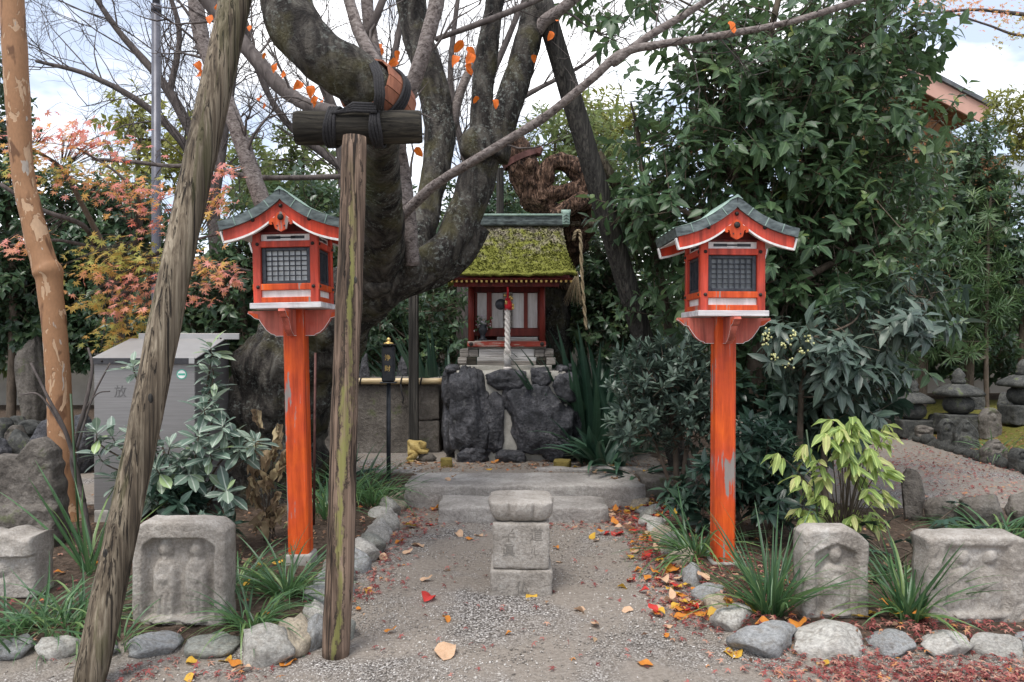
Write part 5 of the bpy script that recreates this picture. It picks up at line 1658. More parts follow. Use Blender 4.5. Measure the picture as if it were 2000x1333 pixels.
for i, (x, y, Y, s) in enumerate(hang):
    p = P(x, y, Y)
    o = new_obj('leaf', hang_me[i % 5], None, ch, p-ch.location)
    k = s/FPX*Y*.8
    o.scale = (k, k, k)
    o.rotation_euler = (R(-60+random.uniform(-35, 35)), random.uniform(-.9, .9), random.uniform(-.9, .9)+(math.pi if i % 3 else 0))

# bare trees in the distance
def bare_tree(label, bx, Yb, stems, seed, lv=3):
    b = Vector((px(bx-1000, Yb), Yb, .05))
    e = thing('bare_tree', label, 'tree', b)
    t = Twigs(seed)
    tr = MB()
    for rows in stems:
        p, r = limb(rows, 6)
        tr.tube(p, r, 10, False, .1, 6, seed)
        n = len(p)
        for k in range(int(n*.72)):
            i = t.r.randint(n//5, n-2)
            a = (p[i+1]-p[i]).normalized()
            side = a.cross(Vector((t.r.gauss(0, 1), t.r.gauss(0, .6), t.r.gauss(0, 1)))).normalized()
            ang = t.r.uniform(.4, 1.1)
            t.grow(p[i], a*math.cos(ang)+side*math.sin(ang), t.r.uniform(.9, 1.9), min(max(r[i]*.3, .007), .012), lv, .04, .17, (3, 4))
    part('trunk', tr, M['twig'], e, True, True)
    part('twigs', t.mb, M['twig'], e, True, True)['kind'] = 'stuff'
bare_tree('bare fine-twigged tree filling the sky behind the grey pole', 420, 11, [[(430, 720, 11, 16), (425, 520, 11, 14), (400, 330, 11, 12), (330, 180, 11, 9), (230, 60, 11, 6), (150, -60, 11, 4)], [(400, 330, 11, 10), (300, 220, 10.8, 7), (180, 150, 10.6, 5), (70, 120, 10.5, 3)],
          [(415, 430, 11, 9), (440, 250, 11, 8), (460, 100, 11, 6), (450, -50, 11, 5)], [(330, 190, 11, 7), (350, 60, 11, 5), (310, -60, 11, 4)]], 21)
bare_tree('bare tree with tangled twigs seen through the cherry limbs', 700, 11.5, [[(690, 720, 11.5, 18), (680, 450, 11.5, 15), (660, 250, 11.5, 11), (600, 90, 11.5, 8), (560, -60, 11.5, 5)], [(675, 400, 11.5, 10), (740, 220, 11.5, 8), (780, 60, 11.5, 6), (790, -60, 11.5, 5)],
          [(670, 330, 11.5, 9), (560, 240, 11.5, 7), (500, 130, 11.5, 5), (470, 0, 11.5, 4)]], 22)
bare_tree('bare tree with tangled twigs standing beyond the shrine roof', 900, 12, [[(905, 720, 12, 16), (910, 420, 12, 13), (930, 230, 12, 9), (990, 80, 12, 6), (1050, -60, 12, 4)], [(912, 330, 12, 8), (880, 160, 12, 6), (900, -50, 12, 4)],
          [(935, 240, 12, 7), (1040, 180, 12, 5), (1150, 120, 12, 3), (1200, 60, 12, 2)]], 23)

# gnarled dead trunk behind the shrine
dt = thing('gnarled_dead_trunk', 'twisted brown dead trunk with holes and an iron strap behind the shrine', 'dead trunk', (px(1095-1000, 9.8), 9.8, .2))
D = lambda rows, n=20, seed=1, wob=.30, wsc=7: T('deadwood', rows, 'dead', n+18, 14, .22, wsc, seed, dt, (.07, 4, .16))
T('trunk', [(1095, 900, 9.9, 46), (1088, 760, 9.9, 36), (1082, 620, 9.85, 30), (1090, 530, 9.8, 28)], 'bark', 26, 9, .2, 5, 3, dt)
D([(1088, 560, 9.8, 28), (1100, 500, 9.7, 32), (1120, 450, 9.5, 36), (1135, 410, 9.4, 34)], 26)
D([(975, 262, 9.2, 22), (1003, 292, 9.2, 29), (1022, 330, 9.2, 31), (1038, 372, 9.25, 29), (1058, 402, 9.3, 28), (1085, 425, 9.35, 26), (1125, 425, 9.4, 26)], 26, 2)
D([(1055, 395, 9.2, 22), (1060, 352, 9.2, 19), (1074, 322, 9.2, 15), (1102, 318, 9.2, 16), (1132, 338, 9.25, 22), (1152, 368, 9.3, 25), (1152, 400, 9.35, 24), (1140, 425, 9.4, 22)], 20, 3)
D([(1055, 378, 9.2, 15), (1085, 380, 9.18, 14), (1110, 374, 9.2, 16), (1138, 374, 9.25, 18)], 16, 4)
D([(1080, 424, 9.15, 14), (1102, 412, 9.12, 15), (1128, 398, 9.15, 19), (1150, 385, 9.25, 16)], 16, 5)
sc0, sc1 = P(1022, 312, 9.2), P(1042, 352, 9.2)
ax = (P(1030, 350, 9.2)-P(1003, 290, 9.2)).normalized(); u_ = Vector((0, 1, 0)); v_ = ax.cross(u_)
sm = MB()
for j in range(24):
    q = []
    for t in (2*math.pi*j/24, 2*math.pi*(j+1)/24):
        for h in (-.035, .035):
            for r_ in (.215, .228): q.append(P(1016, 313, 9.2)+ax*h+(u_*math.cos(t)*.85+v_*math.sin(t))*r_)
    sm.add(q, [(1, 3, 7, 5), (0, 4, 6, 2), (0, 1, 5, 4), (2, 6, 7, 3)])
part('iron_strap', sm, M['rust'], dt, True)
part('strap_end', MB().box(P(1052, 296, 9.15), (.09, .10, .11), (0, .35, 0), bev=.02), M['rust'], dt, True)
part('support_bar', MB().tube([P(1085, 437, 9.25), P(1180, 436, 9.3)], [.04, .045], 12), M['log_grey'], dt, True, True)
pz = thing('support_pole', 'slim grey pole standing behind the roof ridge under the strapped deadwood', 'pole', Vector((px(-25, 9.6), 9.6, .2)))
part('shaft', MB().tube([Vector((px(-25, 9.6), 9.6, .1)), P(977, 330, 9.5)], [.06, .045], 12), M['log_dark'], pz, True, True)
# straw rope hanging at the right of the roof
sr = thing('straw_rope', 'twisted straw rope with frayed tassel hanging beside the thatched roof', 'rope', P(1143, 640, 9.1))
rows = [P(1120, 470, 9.1), P(1124, 455, 9.1), P(1131, 452, 9.1), P(1134, 470, 9.1), P(1136, 530, 9.1), P(1140, 590, 9.1), P(1145, 645, 9.1)]
cr = crom([tuple(q) for q in rows], 14)
for k in range(2):
    pts = [Vector(c)+Vector((math.cos(i*.55+k*3.14)*.011, math.sin(i*.55+k*3.14)*.011, 0)) for i, c in enumerate(cr)]
    part('strand', MB().tube(pts, [.013]*len(pts), 6), M['strawrope'], sr, True, True)
ts = MB()
for k in range(40):
    a, b = P(1128, 531, 9.05), P(random.uniform(1100, 1136), random.uniform(580, 600), random.uniform(9.0, 9.1))
    ts.tube([a, a.lerp(b, .5)+Vector((0, 0, .015)), b], [.005, .004, .002], 3, False)
part('frayed_tassel', ts, M['strawrope'], sr, True, True)

# peeling-bark tree at the left
pt = thing('peeling_bark_tree', 'slender tree with peeling orange and cream bark beside the steel locker', 'tree', (px(128-1000, 6.2), 6.2, .05))
T('trunk', [(132, 1030, 6.2, 36), (127, 985, 6.2, 27), (121, 880, 6.2, 24), (115, 760, 6.2, 22), (106, 640, 6.2, 22), (97, 556, 6.2, 23), (93, 532, 6.2, 27), (84, 508, 6.2, 23), (64, 430, 6.2, 21), (44, 330, 6.2, 20), (32, 150, 6.2, 22), (20, -60, 6.2, 21)], 'peel', 26, 10, .06, 6, 1, pt)
# ------------------------------------------------------------ foliage
TL8, TD = t_leaf(.24, .13, .16), t_dia(.27, .1, .12)
def foliage_thing(name, label, cat, base, ells, nshoot, nl, L, ll, mat, T=TL8, trunks=(), surf=.4, upb=.45, group=None, droop=.25, open_=(80, 40), stem='stem', twr=.004, limbs=0, zmin=.03, ymax=None):
    b = Vector(base)
    e = thing(name, label, cat, b, group)
    c, d = ellip_pts(ells, nshoot, surf)
    d = nrm(d+np.array([0, 0, upb])+rng.normal(size=d.shape)*.35)
    ok = c[:, 2] > zmin+.05
    c, d = c[ok], d[ok]
    pos, ld, up, sz = shoots(c, d, nl, L, ll, droop=droop, open_=open_)
    ok = pos[:, 2] > zmin
    rnd = np.clip(np.repeat(rng.random(len(c)), nl)*.55+rng.random(len(c)*nl)*.45, 0, 1)
    pos, ld, up, sz, rnd = pos[ok], ld[ok], up[ok], sz[ok], rnd[ok]
    me = to_local(leaf_mesh('crown', pos, ld, up, sz, T, rnd), b)
    o = new_obj('crown', me, M[mat], e); o['kind'] = 'stuff'
    tw_ = to_local(twig_mesh('twigs', c-d*L*1.4, c+d*L, np.full(len(c), twr), np.full(len(c), twr*.4)), b)
    q = new_obj('twigs', tw_, M[stem], e); q['kind'] = 'stuff'
    ends = []
    for k, rows in enumerate(trunks):
        p, r = limb(rows, 6)
        part('trunk' if k == 0 else 'limb', MB().tube(p, r, 12, True, .12, 6, k), M[stem], e, True, True)
        ends += p[len(p)//3:]
    if limbs and ends:
        lm = MB()
        idx = rng.choice(len(c), limbs)
        for i in idx:
            t = Vector(c[i])
            s = min(ends, key=lambda q: (q-t).length+max(0, q.z-t.z)*1.5)
            m = s.lerp(t, .5)+Vector((rng.normal()*.06, rng.normal()*.06, -.05*(t-s).length))
            r0 = .006+.010*(t-s).length
            cc = crom([tuple(s), tuple(m), tuple(t)], 4)
            lm.tube([Vector(z) for z in cc], [r0*(1-.8*j/(len(cc)-1))+.002 for j in range(len(cc))], 5, False)
        part('branches', lm, M[stem], e, True, True)['kind'] = 'stuff'
    return e
def E(x, y, Y, rx, ry, rz=None, w=None):
    """crown lobe from pixels: centre, half width, half height, depth half"""
    c = P(x, y, Y); a, b = px(rx, Y), px(ry, Y)
    t = (c.x, c.y, c.z, a, rz if rz else a*.8, b)
    return t if w is None else (*t, w)

# the camellia
foliage_thing('camellia_tree', 'large dense camellia with glossy dark leaves behind the right lantern', 'tree', (px(1480-1000, 6.9), 6.9, .05),
    [E(1470, 250, 6.8, 190, 170, .75), E(1560, 120, 7.0, 190, 150, .8), E(1690, 60, 7.2, 130, 110, .7), E(1330, 380, 6.6, 130, 100, .55), E(1480, 440, 6.9, 250, 150, .7), E(1640, 300, 7.1, 160, 160, .8),
     E(1660, 480, 6.9, 170, 120, .7), E(1300, 260, 6.7, 70, 60, .4), E(1620, 640, 6.9, 230, 130, .6), E(1400, 560, 7.1, 180, 110, .5), E(1770, 110, 7.3, 60, 80, .4), E(1490, 680, 7.2, 200, 130, .4), E(1230, 400, 6.6, 45, 40, .25), E(1200, 20, 6.5, 60, 50, .4), E(1300, 0, 6.6, 90, 50, .4), E(1790, 250, 7.2, 55, 70, .4), E(1820, 340, 7.2, 50, 50, .4), E(1400, 130, 6.7, 110, 90, .5)],
    1560, 11, .24, .114, 'l_camellia', TL8, [[(1490, 1020, 6.95, 26), (1482, 800, 6.9, 22), (1476, 560, 6.9, 19), (1472, 360, 6.9, 16), (1478, 240, 6.9, 12), (1500, 90, 6.9, 8), (1530, -40, 6.9, 5)],
     [(1474, 420, 6.9, 11), (1430, 340, 6.8, 9), (1400, 240, 6.7, 6)], [(1478, 480, 6.9, 11), (1540, 380, 6.9, 9), (1600, 260, 7.0, 7), (1650, 120, 7.1, 5)], [(1476, 520, 6.9, 9), (1400, 450, 6.7, 7), (1310, 400, 6.5, 4)],
     [(1480, 620, 6.9, 10), (1580, 540, 6.8, 8), (1700, 480, 6.8, 5)]], .55, .25, droop=.40, limbs=70, twr=.005)
foliage_thing('camellia_tree', 'slim camellia branch spray reaching up beside the blue sky gap', 'tree', (px(1330-1000, 7.4), 7.4, .1),
    [E(1240, 420, 7.2, 60, 50, .3), E(1245, 240, 7.2, 28, 40, .2), E(1215, 165, 7.1, 20, 24, .15)], 60, 9, .2, .12, 'l_camellia', TL8, [[(1330, 860, 7.4, 9), (1300, 600, 7.35, 8), (1265, 420, 7.25, 6), (1245, 260, 7.2, 4), (1232, 200, 7.15, 2)]], .6, .5, droop=.2, limbs=10)
# shrubs to the right
sh_b = foliage_thing('berry_shrub', 'shrub with long drooping leaves and clusters of pale berries behind the right lantern', 'shrub', (px(1610-1000, 6.1), 6.1, .05),
    [E(1580, 690, 6.0, 105, 75, .35), E(1720, 640, 6.1, 130, 60, .4), E(1640, 760, 6.1, 110, 70, .35), E(1800, 570, 6.2, 70, 40, .3)], 150, 10, .13, .135, 'l_grey', t_leaf(.17, .12, .28), [[(1560, 1010, 6.1, 6), (1562, 860, 6.1, 6), (1568, 740, 6.05, 5), (1590, 660, 6.0, 3)], [(1610, 1010, 6.2, 7), (1612, 850, 6.2, 6), (1640, 720, 6.15, 4)]], .6, .7, droop=.45, open_=(85, 55), limbs=16)
bm = MB()
for (x, y) in ((1497, 665), (1535, 672), (1550, 650), (1578, 668), (1512, 700), (1540, 712), (1500, 655), (1570, 690)):
    c = P(x, y, 5.72)
    for k in range(9): bm.sphere(c+Vector((random.gauss(0, .022), random.gauss(0, .02), random.gauss(0, .018))), .0085, 7, 5)
part('berry', bm, M['berry'], sh_b, True, True)['kind'] = 'stuff'
foliage_thing('shrub', 'bushy grey-green shrub with upturned whorled leaves beside the right of the steps', 'shrub', (px(1320-1000, 6.5), 6.5, .08),
    [E(1290, 760, 6.5, 100, 90, .35), E(1350, 700, 6.6, 60, 50, .25), E(1250, 830, 6.4, 65, 60, .25), E(1360, 830, 6.4, 60, 60, .3)], 300, 13, .07, .082, 'l_grey', t_leaf(.19, .14, .1), [[(1322, 970, 6.5, 5), (1318, 870, 6.5, 5), (1305, 780, 6.5, 4)], [(1328, 970, 6.5, 5), (1345, 850, 6.5, 4), (1360, 740, 6.5, 3)], [(1318, 970, 6.5, 4), (1280, 870, 6.45, 3), (1255, 820, 6.4, 3)]], .5, 1.1, droop=.05, open_=(75, 25), limbs=14)
foliage_thing('shrub', 'low dark shrub with narrow shiny leaves beside the right lantern post', 'shrub', (px(1480-1000, 5.6), 5.6, .05),
    [E(1480, 900, 5.6, 95, 70, .3), E(1430, 950, 5.5, 70, 60, .25), E(1500, 980, 5.5, 65, 50, .25), E(1360, 975, 5.8, 50, 35, .2)], 185, 13, .07, .105, 'l_dark', t_leaf(.17, .14, .2), [[(1480, 1090, 5.6, 6), (1478, 1000, 5.6, 5), (1485, 920, 5.6, 4)], [(1495, 1090, 5.6, 5), (1510, 990, 5.6, 4), (1520, 930, 5.6, 3)], [(1470, 1090, 5.6, 5), (1440, 1000, 5.5, 4)]], .5, .8, droop=.25, open_=(80, 35), limbs=12)
foliage_thing('shrub', 'dark glossy understorey shrub filling the shade under the camellia', 'shrub', (px(1560-1000, 6.6), 6.6, .05),
    [E(1480, 800, 6.6, 130, 70, .3), E(1620, 830, 6.5, 100, 60, .3), E(1690, 760, 6.7, 80, 60, .3)], 150, 11, .12, .12, 'l_dark', TL8, [[(1560, 980, 6.6, 8), (1565, 850, 6.6, 6)]], .6, .5, droop=.4, limbs=10)
# pittosporum before the steel box: long stems with rosettes
pit = thing('pittosporum_shrub', 'grey-green pittosporum with leaf rosettes growing before the steel locker', 'shrub', (px(370-1000, 5.3), 5.3, .06))
ros = []
for (x, y, Y) in ((265, 735, 5.3), (195, 865, 5.2), (412, 700, 5.3), (415, 735, 5.3), (410, 775, 5.3), (420, 800, 5.2), (440, 850, 5.1), (400, 820, 5.1), (385, 870, 5.0),
                 (330, 890, 5.05), (300, 870, 5.1), (470, 890, 5.15), (350, 910, 5.1), (410, 900, 5.05), (280, 880, 5.1), (310, 925, 5.15), (370, 935, 5.2), (350, 960, 5.2), (320, 975, 5.2), (300, 960, 5.1), (380, 970, 5.15), (360, 1000, 5.2), (335, 995, 5.2), (390, 985, 5.3), (410, 755, 5.35), (205, 905, 5.3), (230, 870, 5.25), (455, 870, 5.2)):
    ros.append(P(x, y, Y))
for k in range(12): ros.append(P(random.gauss(350, 65), random.uniform(870, 970), random.uniform(5.0, 5.3)))
rc = np.array([tuple(q) for q in ros])
root = Vector((px(365-1000, 5.35), 5.35, .05))
dd = nrm(rc-np.array([root.x, root.y, .6])); dd = nrm(dd*.5+np.array([0, -.15, .9])+rng.normal(size=rc.shape)*.22)
pos, ld, up, sz = shoots(rc, dd, 16, .085, .118, open_=(100, 40), droop=.16)
me = to_local(leaf_mesh('leaves', pos, ld, up, sz, t_leafhi(.20, .1, .15, n=5, ob=.45), rng.random(len(pos))), pit.location)
new_obj('leaf_rosettes', me, M['l_pitto'], pit)['kind'] = 'stuff'
stm = MB()
for q, d in zip(ros, dd):
    m = root.lerp(q, .55)+Vector((0, 0, .12))
    cc = crom([tuple(root+Vector((random.uniform(-.06, .06), random.uniform(-.05, .05), 0))), tuple(m), tuple(q-Vector(d)*.02), tuple(q+Vector(d)*.07)], 4)
    stm.tube([Vector(z) for z in cc], [.010*(1-.7*j/(len(cc)-1)) for j in range(len(cc))], 5, False)
part('stem', stm, M['stem'], pit, True, True)
# dark low leaves under it
foliage_thing('shrub', 'dark low shrub peeping over the carved pair slab', 'shrub', (px(440-1000, 4.9), 4.9, .05), [E(425, 1030, 4.85, 40, 22, .1), E(350, 985, 5.0, 50, 30, .15)], 26, 11, .06, .10, 'l_dark', t_leaf(.2, .1, .2), [[(430, 1100, 4.9, 4), (428, 1040, 4.9, 3)]], .6, .9, droop=.2)

# maple with turning leaves
mp = thing('maple_tree', 'small maple with layered sprays of green, orange and pink leaves', 'tree', (px(240-1000, 7.4), 7.4, .06))
def MPB(rows, n=8): return T('branch', rows, 'twig', n, 6, .08, 9, 3, mp)
T('trunk', [(250, 960, 7.4, 10), (245, 760, 7.4, 9), (232, 640, 7.4, 8), (222, 560, 7.3, 7), (205, 490, 7.2, 6), (160, 400, 7.1, 5), (120, 330, 7.0, 4), (60, 290, 6.9, 3)], 'stem', 10, 7, .08, 8, 2, mp)
MPB([(232, 640, 7.4, 6), (255, 540, 7.2, 5), (265, 470, 7.0, 4), (275, 400, 6.9, 3), (230, 340, 6.8, 2.5), (150, 290, 6.8, 2)])
MPB([(0, 360, 6.6, 4), (80, 410, 6.7, 4.5), (160, 440, 6.9, 5), (185, 480, 7.2, 5)])
MPB([(222, 560, 7.3, 5), (300, 500, 7.0, 4), (380, 470, 6.9, 3), (460, 450, 6.8, 2)])
MPB([(225, 580, 7.3, 5), (330, 540, 7.0, 4), (420, 520, 6.9, 3), (490, 530, 6.9, 2)])
MPB([(205, 490, 7.2, 4), (110, 470, 7.0, 3), (20, 480, 6.8, 2)])
# sprays: (cx, cy, depth, half w, half h, n, colour lo, hi)
spr = [(110, 260, 6.9, 120, 40, 190, .5, .85), (190, 285, 6.8, 90, 30, 110, .55, .95), (60, 300, 6.8, 80, 45, 170, .1, .55), (160, 340, 6.8, 130, 28, 200, .05, .55), (250, 370, 6.8, 130, 24, 170, .35, .85), (400, 365, 6.8, 60, 26, 80, .5, .9), (440, 330, 6.7, 36, 14, 40, .6, .85),
       (280, 410, 6.8, 70, 30, 70, .3, .95), (40, 480, 6.7, 55, 28, 90, .45, .7), (230, 480, 6.9, 90, 30, 150, .05, .35), (260, 515, 6.8, 120, 28, 230, .0, .3), (190, 525, 6.7, 60, 20, 80, .2, .5), (400, 520, 6.8, 95, 30, 160, .25, .7), (450, 545, 6.8, 55, 26, 90, .45, .75), (270, 555, 6.8, 90, 24, 130, .45, .8),
       (190, 590, 6.8, 60, 22, 90, .08, .35), (270, 600, 6.8, 70, 24, 110, .3, .7), (240, 640, 6.9, 60, 28, 110, .15, .4), (230, 670, 6.9, 45, 18, 60, .1, .3), (420, 400, 6.8, 45, 40, 80, .3, .6), (310, 440, 6.9, 50, 26, 50, .4, .95), (390, 580, 6.9, 30, 20, 30, .5, .8), (180, 255, 6.9, 70, 28, 60, .6, .9)]
P0, S0, R0 = [], [], []
for (x, y, Y, rx, ry, n, lo, hi) in spr:
    c = P(x, y, Y)
    n = int(n*.66)
    u = rng.normal(size=(n, 3))*.48
    pz_ = np.array(c)+u*np.array([px(rx, Y), .28, px(ry, Y)])
    pz_[:, 2] -= .05*np.abs(u[:, 0])
    P0.append(pz_); R0.append(rng.uniform(lo, hi, n)); S0.append(rng.uniform(.085, .135, n))
P0, S0, R0 = np.concatenate(P0), np.concatenate(S0), np.concatenate(R0)
nL = len(P0)
ld = nrm(rng.normal(size=(nL, 3))*np.array([.8, .5, .25])+np.array([0, -.55, -.30]))
up = nrm(rng.normal(size=(nL, 3))*.32+np.array([0, -.55, .8]))
me = to_local(leaf_mesh('crown', P0, ld, up, S0, t_maple(7), R0), mp.location)
new_obj('crown', me, M['l_maple'], mp)['kind'] = 'stuff'
tws = MB()
bro = [P(160, 400, 7.1), P(222, 560, 7.3), P(300, 500, 7.0), P(120, 330, 7.0), P(265, 470, 7.0), P(380, 470, 6.9), P(60, 290, 6.9), P(420, 520, 6.9)]
for i in range(0, nL, 5):
    t = Vector(P0[i]); s = min(bro, key=lambda q: (q-t).length)
    if (s-t).length < 1.1: tws.tube([s.lerp(t, .25), s.lerp(t, .6)+Vector((0, 0, .02)), t], [.004, .003, .0012], 3, False)
part('twigs', tws, M['twig'], mp, True, True)['kind'] = 'stuff'
# orange maple sprays at top right
m2 = thing('maple_tree', 'maple bough with rusty orange leaves overhanging from the right', 'tree', (px(2330-1000, 8), 8, .05))
T('trunk', [(2330, 960, 8, 22), (2320, 500, 8, 18), (2290, 150, 8, 14), (2200, 40, 8, 9), (2080, 40, 8, 6), (1990, 28, 8, 4), (1900, 20, 8, 3), (1800, 30, 8, 2)], 'twig', 10, 6, .08, 6, 1, m2)
T('branch', [(2080, 40, 8, 4), (2000, 70, 8, 3), (1930, 50, 8, 2), (1870, 30, 8, 2)], 'twig', 8, 6, .08, 6, 1, m2)
P1, R1 = [], []
for (x, y, rx, ry, n, lo, hi) in ((1840, 8, 60, 22, 210, .36, .62), (1900, 22, 50, 14, 90, .4, .8), (1960, 30, 50, 14, 70, .4, .8), (1985, 40, 30, 30, 60, .02, .3), (1975, 75, 20, 18, 40, .02, .2), (1800, -5, 60, 20, 80, .3, .6)):
    P1.append(np.array(P(x, y, 8.0))+rng.normal(size=(n, 3))*.5*np.array([px(rx, 8), .3, px(ry, 8)])); R1.append(rng.uniform(lo, hi, n))
P1, R1 = np.concatenate(P1), np.concatenate(R1); n = len(P1)
me = to_local(leaf_mesh('crown', P1, rng.normal(size=(n, 3))+np.array([0, -.4, -.4]), rng.normal(size=(n, 3))*.5+np.array([0, -.5, .8]), rng.uniform(.05, .075, n), t_maple(5), R1), m2.location)
new_obj('crown', me, M['l_maple'], m2)['kind'] = 'stuff'

# ------------------------------------------------------------ background trees and hedges
def bgtree(name, label, bx, Y, ells, n, nl, ll, mat, T_=TD, trunk=True, L=.16, limbs=20, surf=.5, upb=.5, cat='tree', tw=9, droop=.3):
    zs = [CAMZ-(e[1]-667)/FPX*Y for e in ells]
    tops = min(e[1] for e in ells)
    rows = [[(bx, 667+1.45/Y*FPX, Y, tw), (bx+6, 560, Y, tw*.8), (bx-4, (tops+620)/2, Y, tw*.6), (bx+5, tops, Y, tw*.3)]] if trunk else []
    return foliage_thing(name, label, cat, (px(bx-1000, Y), Y, .05), [E(x, y, Y+dy, rx, ry, rz) for (x, y, rx, ry, dy, rz) in ells], n, nl, L, ll, mat, T_, rows, surf, upb, limbs=limbs, twr=.005, droop=droop)
bgtree('evergreen_tree', 'dark dense evergreen at the far left behind the peeling trunk', 20, 10.5, [(10, 430, 110, 150, 0, .7), (-20, 200, 60, 120, 0, .6), (0, 580, 130, 70, 0, .6), (-60, 330, 90, 150, 0, .7)], 560, 11, .115, 'l_hedge')
bgtree('evergreen_tree', 'dark evergreen hedge tree behind the turning maple', 210, 10.8, [(200, 480, 110, 100, 0, .7), (270, 430, 70, 70, 0, .6), (150, 400, 70, 60, 0, .6), (210, 580, 130, 70, 0, .6)], 620, 11, .105, 'l_hedge')
bgtree('evergreen_tree', 'glossy evergreen behind the left lantern box', 470, 9.8, [(440, 560, 90, 90, 0, .6), (540, 480, 100, 100, 0, .6), (420, 640, 100, 45, 0, .5), (600, 420, 60, 80, 0, .5)], 560, 11, .105, 'l_hedge')
bgtree('evergreen_tree', 'leafy green tree rising behind the left lantern roof', 590, 12.5, [(560, 330, 100, 70, 0, .8), (650, 400, 80, 80, 0, .8), (500, 400, 80, 70, 0, .7), (620, 280, 50, 40, 0, .5)], 330, 10, .12, 'l_light')
bgtree('yellowing_tree', 'sparse yellowing tree behind the slim grey pole', 270, 16, [(270, 240, 80, 60, 0, .9), (300, 340, 110, 80, 0, 1.0), (380, 290, 60, 70, 0, .8), (230, 400, 90, 60, 0, .9)], 260, 9, .15, 'l_yellow', surf=.7)
bgtree('evergreen_tree', 'open leafy shrub tree before the plaster wall behind the basin', 745, 11.2, [(740, 620, 70, 80, 0, .5), (850, 600, 60, 50, 0, .5), (790, 690, 90, 40, 0, .4), (860, 690, 50, 40, 0, .4)], 300, 10, .10, 'l_hedge', tw=6)
bgtree('evergreen_tree', 'dark leafy tree standing behind the shrine and basin', 880, 12.6, [(850, 480, 110, 110, 0, .8), (960, 400, 80, 100, 0, .8), (800, 600, 110, 70, 0, .6), (1010, 560, 110, 80, 0, .6)], 560, 10, .11, 'l_hedge')
bgtree('evergreen_tree', 'fresh light green tree behind the gnarled dead trunk', 1080, 13, [(1040, 330, 100, 70, 0, .9), (1120, 270, 90, 70, 0, .9), (1180, 330, 70, 90, 0, .8), (1080, 420, 120, 60, 0, .8)], 460, 10, .13, 'l_light', t_dia(.2))
bgtree('yellowing_tree', 'pale yellow-green tree top beyond the slanting dark log', 1190, 15, [(1180, 240, 60, 50, 0, .8), (1130, 220, 50, 30, 0, .7), (1220, 300, 40, 80, 0, .7)], 150, 10, .16, 'l_yellow', t_dia(.17))
bgtree('evergreen_tree', 'dense dark evergreen between shrine and camellia', 1220, 9.9, [(1190, 520, 80, 90, 0, .5), (1270, 600, 80, 80, 0, .5), (1190, 640, 90, 60, 0, .5), (1310, 480, 70, 70, 0, .5), (1140, 600, 60, 70, .5, .4)], 640, 11, .095, 'l_hedge')
bgtree('evergreen_tree', 'small-leaved evergreen in front of the cedar house', 1890, 13.2, [(1880, 360, 85, 100, 0, .6), (1850, 480, 80, 80, 0, .6), (1940, 440, 70, 90, 0, .6), (1900, 280, 50, 40, 0, .4), (1840, 600, 80, 70, 0, .5), (1780, 420, 60, 90, 0, .5), (1950, 560, 70, 70, 0, .5)], 950, 12, .11, 'l_hedge')
bgtree('yellowing_tree', 'yellow-green tree top at the right edge before the house', 2030, 13.6, [(1990, 245, 75, 60, 0, .6), (2060, 300, 80, 90, 0, .7), (1960, 210, 40, 30, 0, .4)], 200, 11, .125, 'l_yellow', t_dia(.2))
bgtree('evergreen_tree', 'thin-leaved evergreen by the wall at the far right', 1990, 13.0, [(1985, 610, 60, 90, 0, .4), (1930, 660, 60, 60, 0, .4), (2040, 520, 70, 120, 0, .5)], 340, 10, .10, 'l_hedge', tw=5)
bgtree('red_maple', 'small rusty red maple glimpsed between camellia and evergreen', 1800, 13.4, [(1790, 500, 60, 50, 0, .4), (1830, 560, 50, 40, 0, .4), (1770, 600, 60, 60, 0, .4)], 90, 10, .075, 'l_maple', t_maple(5))
bgtree('evergreen_tree', 'shadowy evergreen behind the camellia by the wall', 1650, 11.5, [(1600, 600, 190, 110, 0, .6), (1450, 600, 150, 100, 0, .6), (1750, 450, 120, 130, 0, .6)], 500, 10, .12, 'l_hedge')
bgtree('hedge_shrub', 'dark low hedge at the far left behind the small stones', 60, 10.8, [(20, 640, 120, 70, 0, .4), (150, 655, 110, 65, 0, .4), (80, 560, 120, 50, 0, .4)], 800, 11, .10, 'l_hedge', cat='shrub', tw=5)
bgtree('hedge_shrub', 'dark low hedge behind the steel locker', 330, 10.2, [(300, 640, 110, 70, 0, .4), (420, 660, 100, 60, 0, .4), (360, 580, 90, 50, 0, .4)], 640, 11, .10, 'l_hedge', cat='shrub', tw=5)
bgtree('hedge_shrub', 'low dark shrub along the wall behind the basin', 690, 12.5, [(640, 640, 90, 60, 0, .4), (720, 690, 80, 40, 0, .4), (900, 650, 70, 60, 0, .4)], 300, 11, .10, 'l_hedge', cat='shrub', tw=4)
bgtree('hedge_shrub', 'low dark shrub along the wall behind the stone stupas', 1800, 14.2, [(1720, 690, 90, 45, 0, .4), (1850, 680, 80, 50, 0, .4), (1960, 700, 70, 40, 0, .4), (1640, 660, 80, 60, 0, .4)], 300, 11, .12, 'l_hedge', cat='shrub', tw=4)
for k in range(15):     # evergreens planted close along the boundary wall
    x = -230+175*k+random.uniform(-30, 30); t = random.uniform(440, 500)-(70 if 500 < x < 1300 else 0)
    km = random.choice(('l_hedge', 'l_light'))
    bgtree('evergreen_tree', ('dark' if km == 'l_hedge' else 'light green')+' leafy evergreen in the row planted along the plaster wall', x, 14.8, [(x, t+70, 105, 80, 0, .6), (x+30, t+170, 110, 80, 0, .5), (x-30, t+210, 110, 60, 0, .5)], 250, 9, .17, km, tw=6, limbs=8)['group'] = ('dark' if km == 'l_hedge' else 'light green')+' evergreens along the plaster wall'
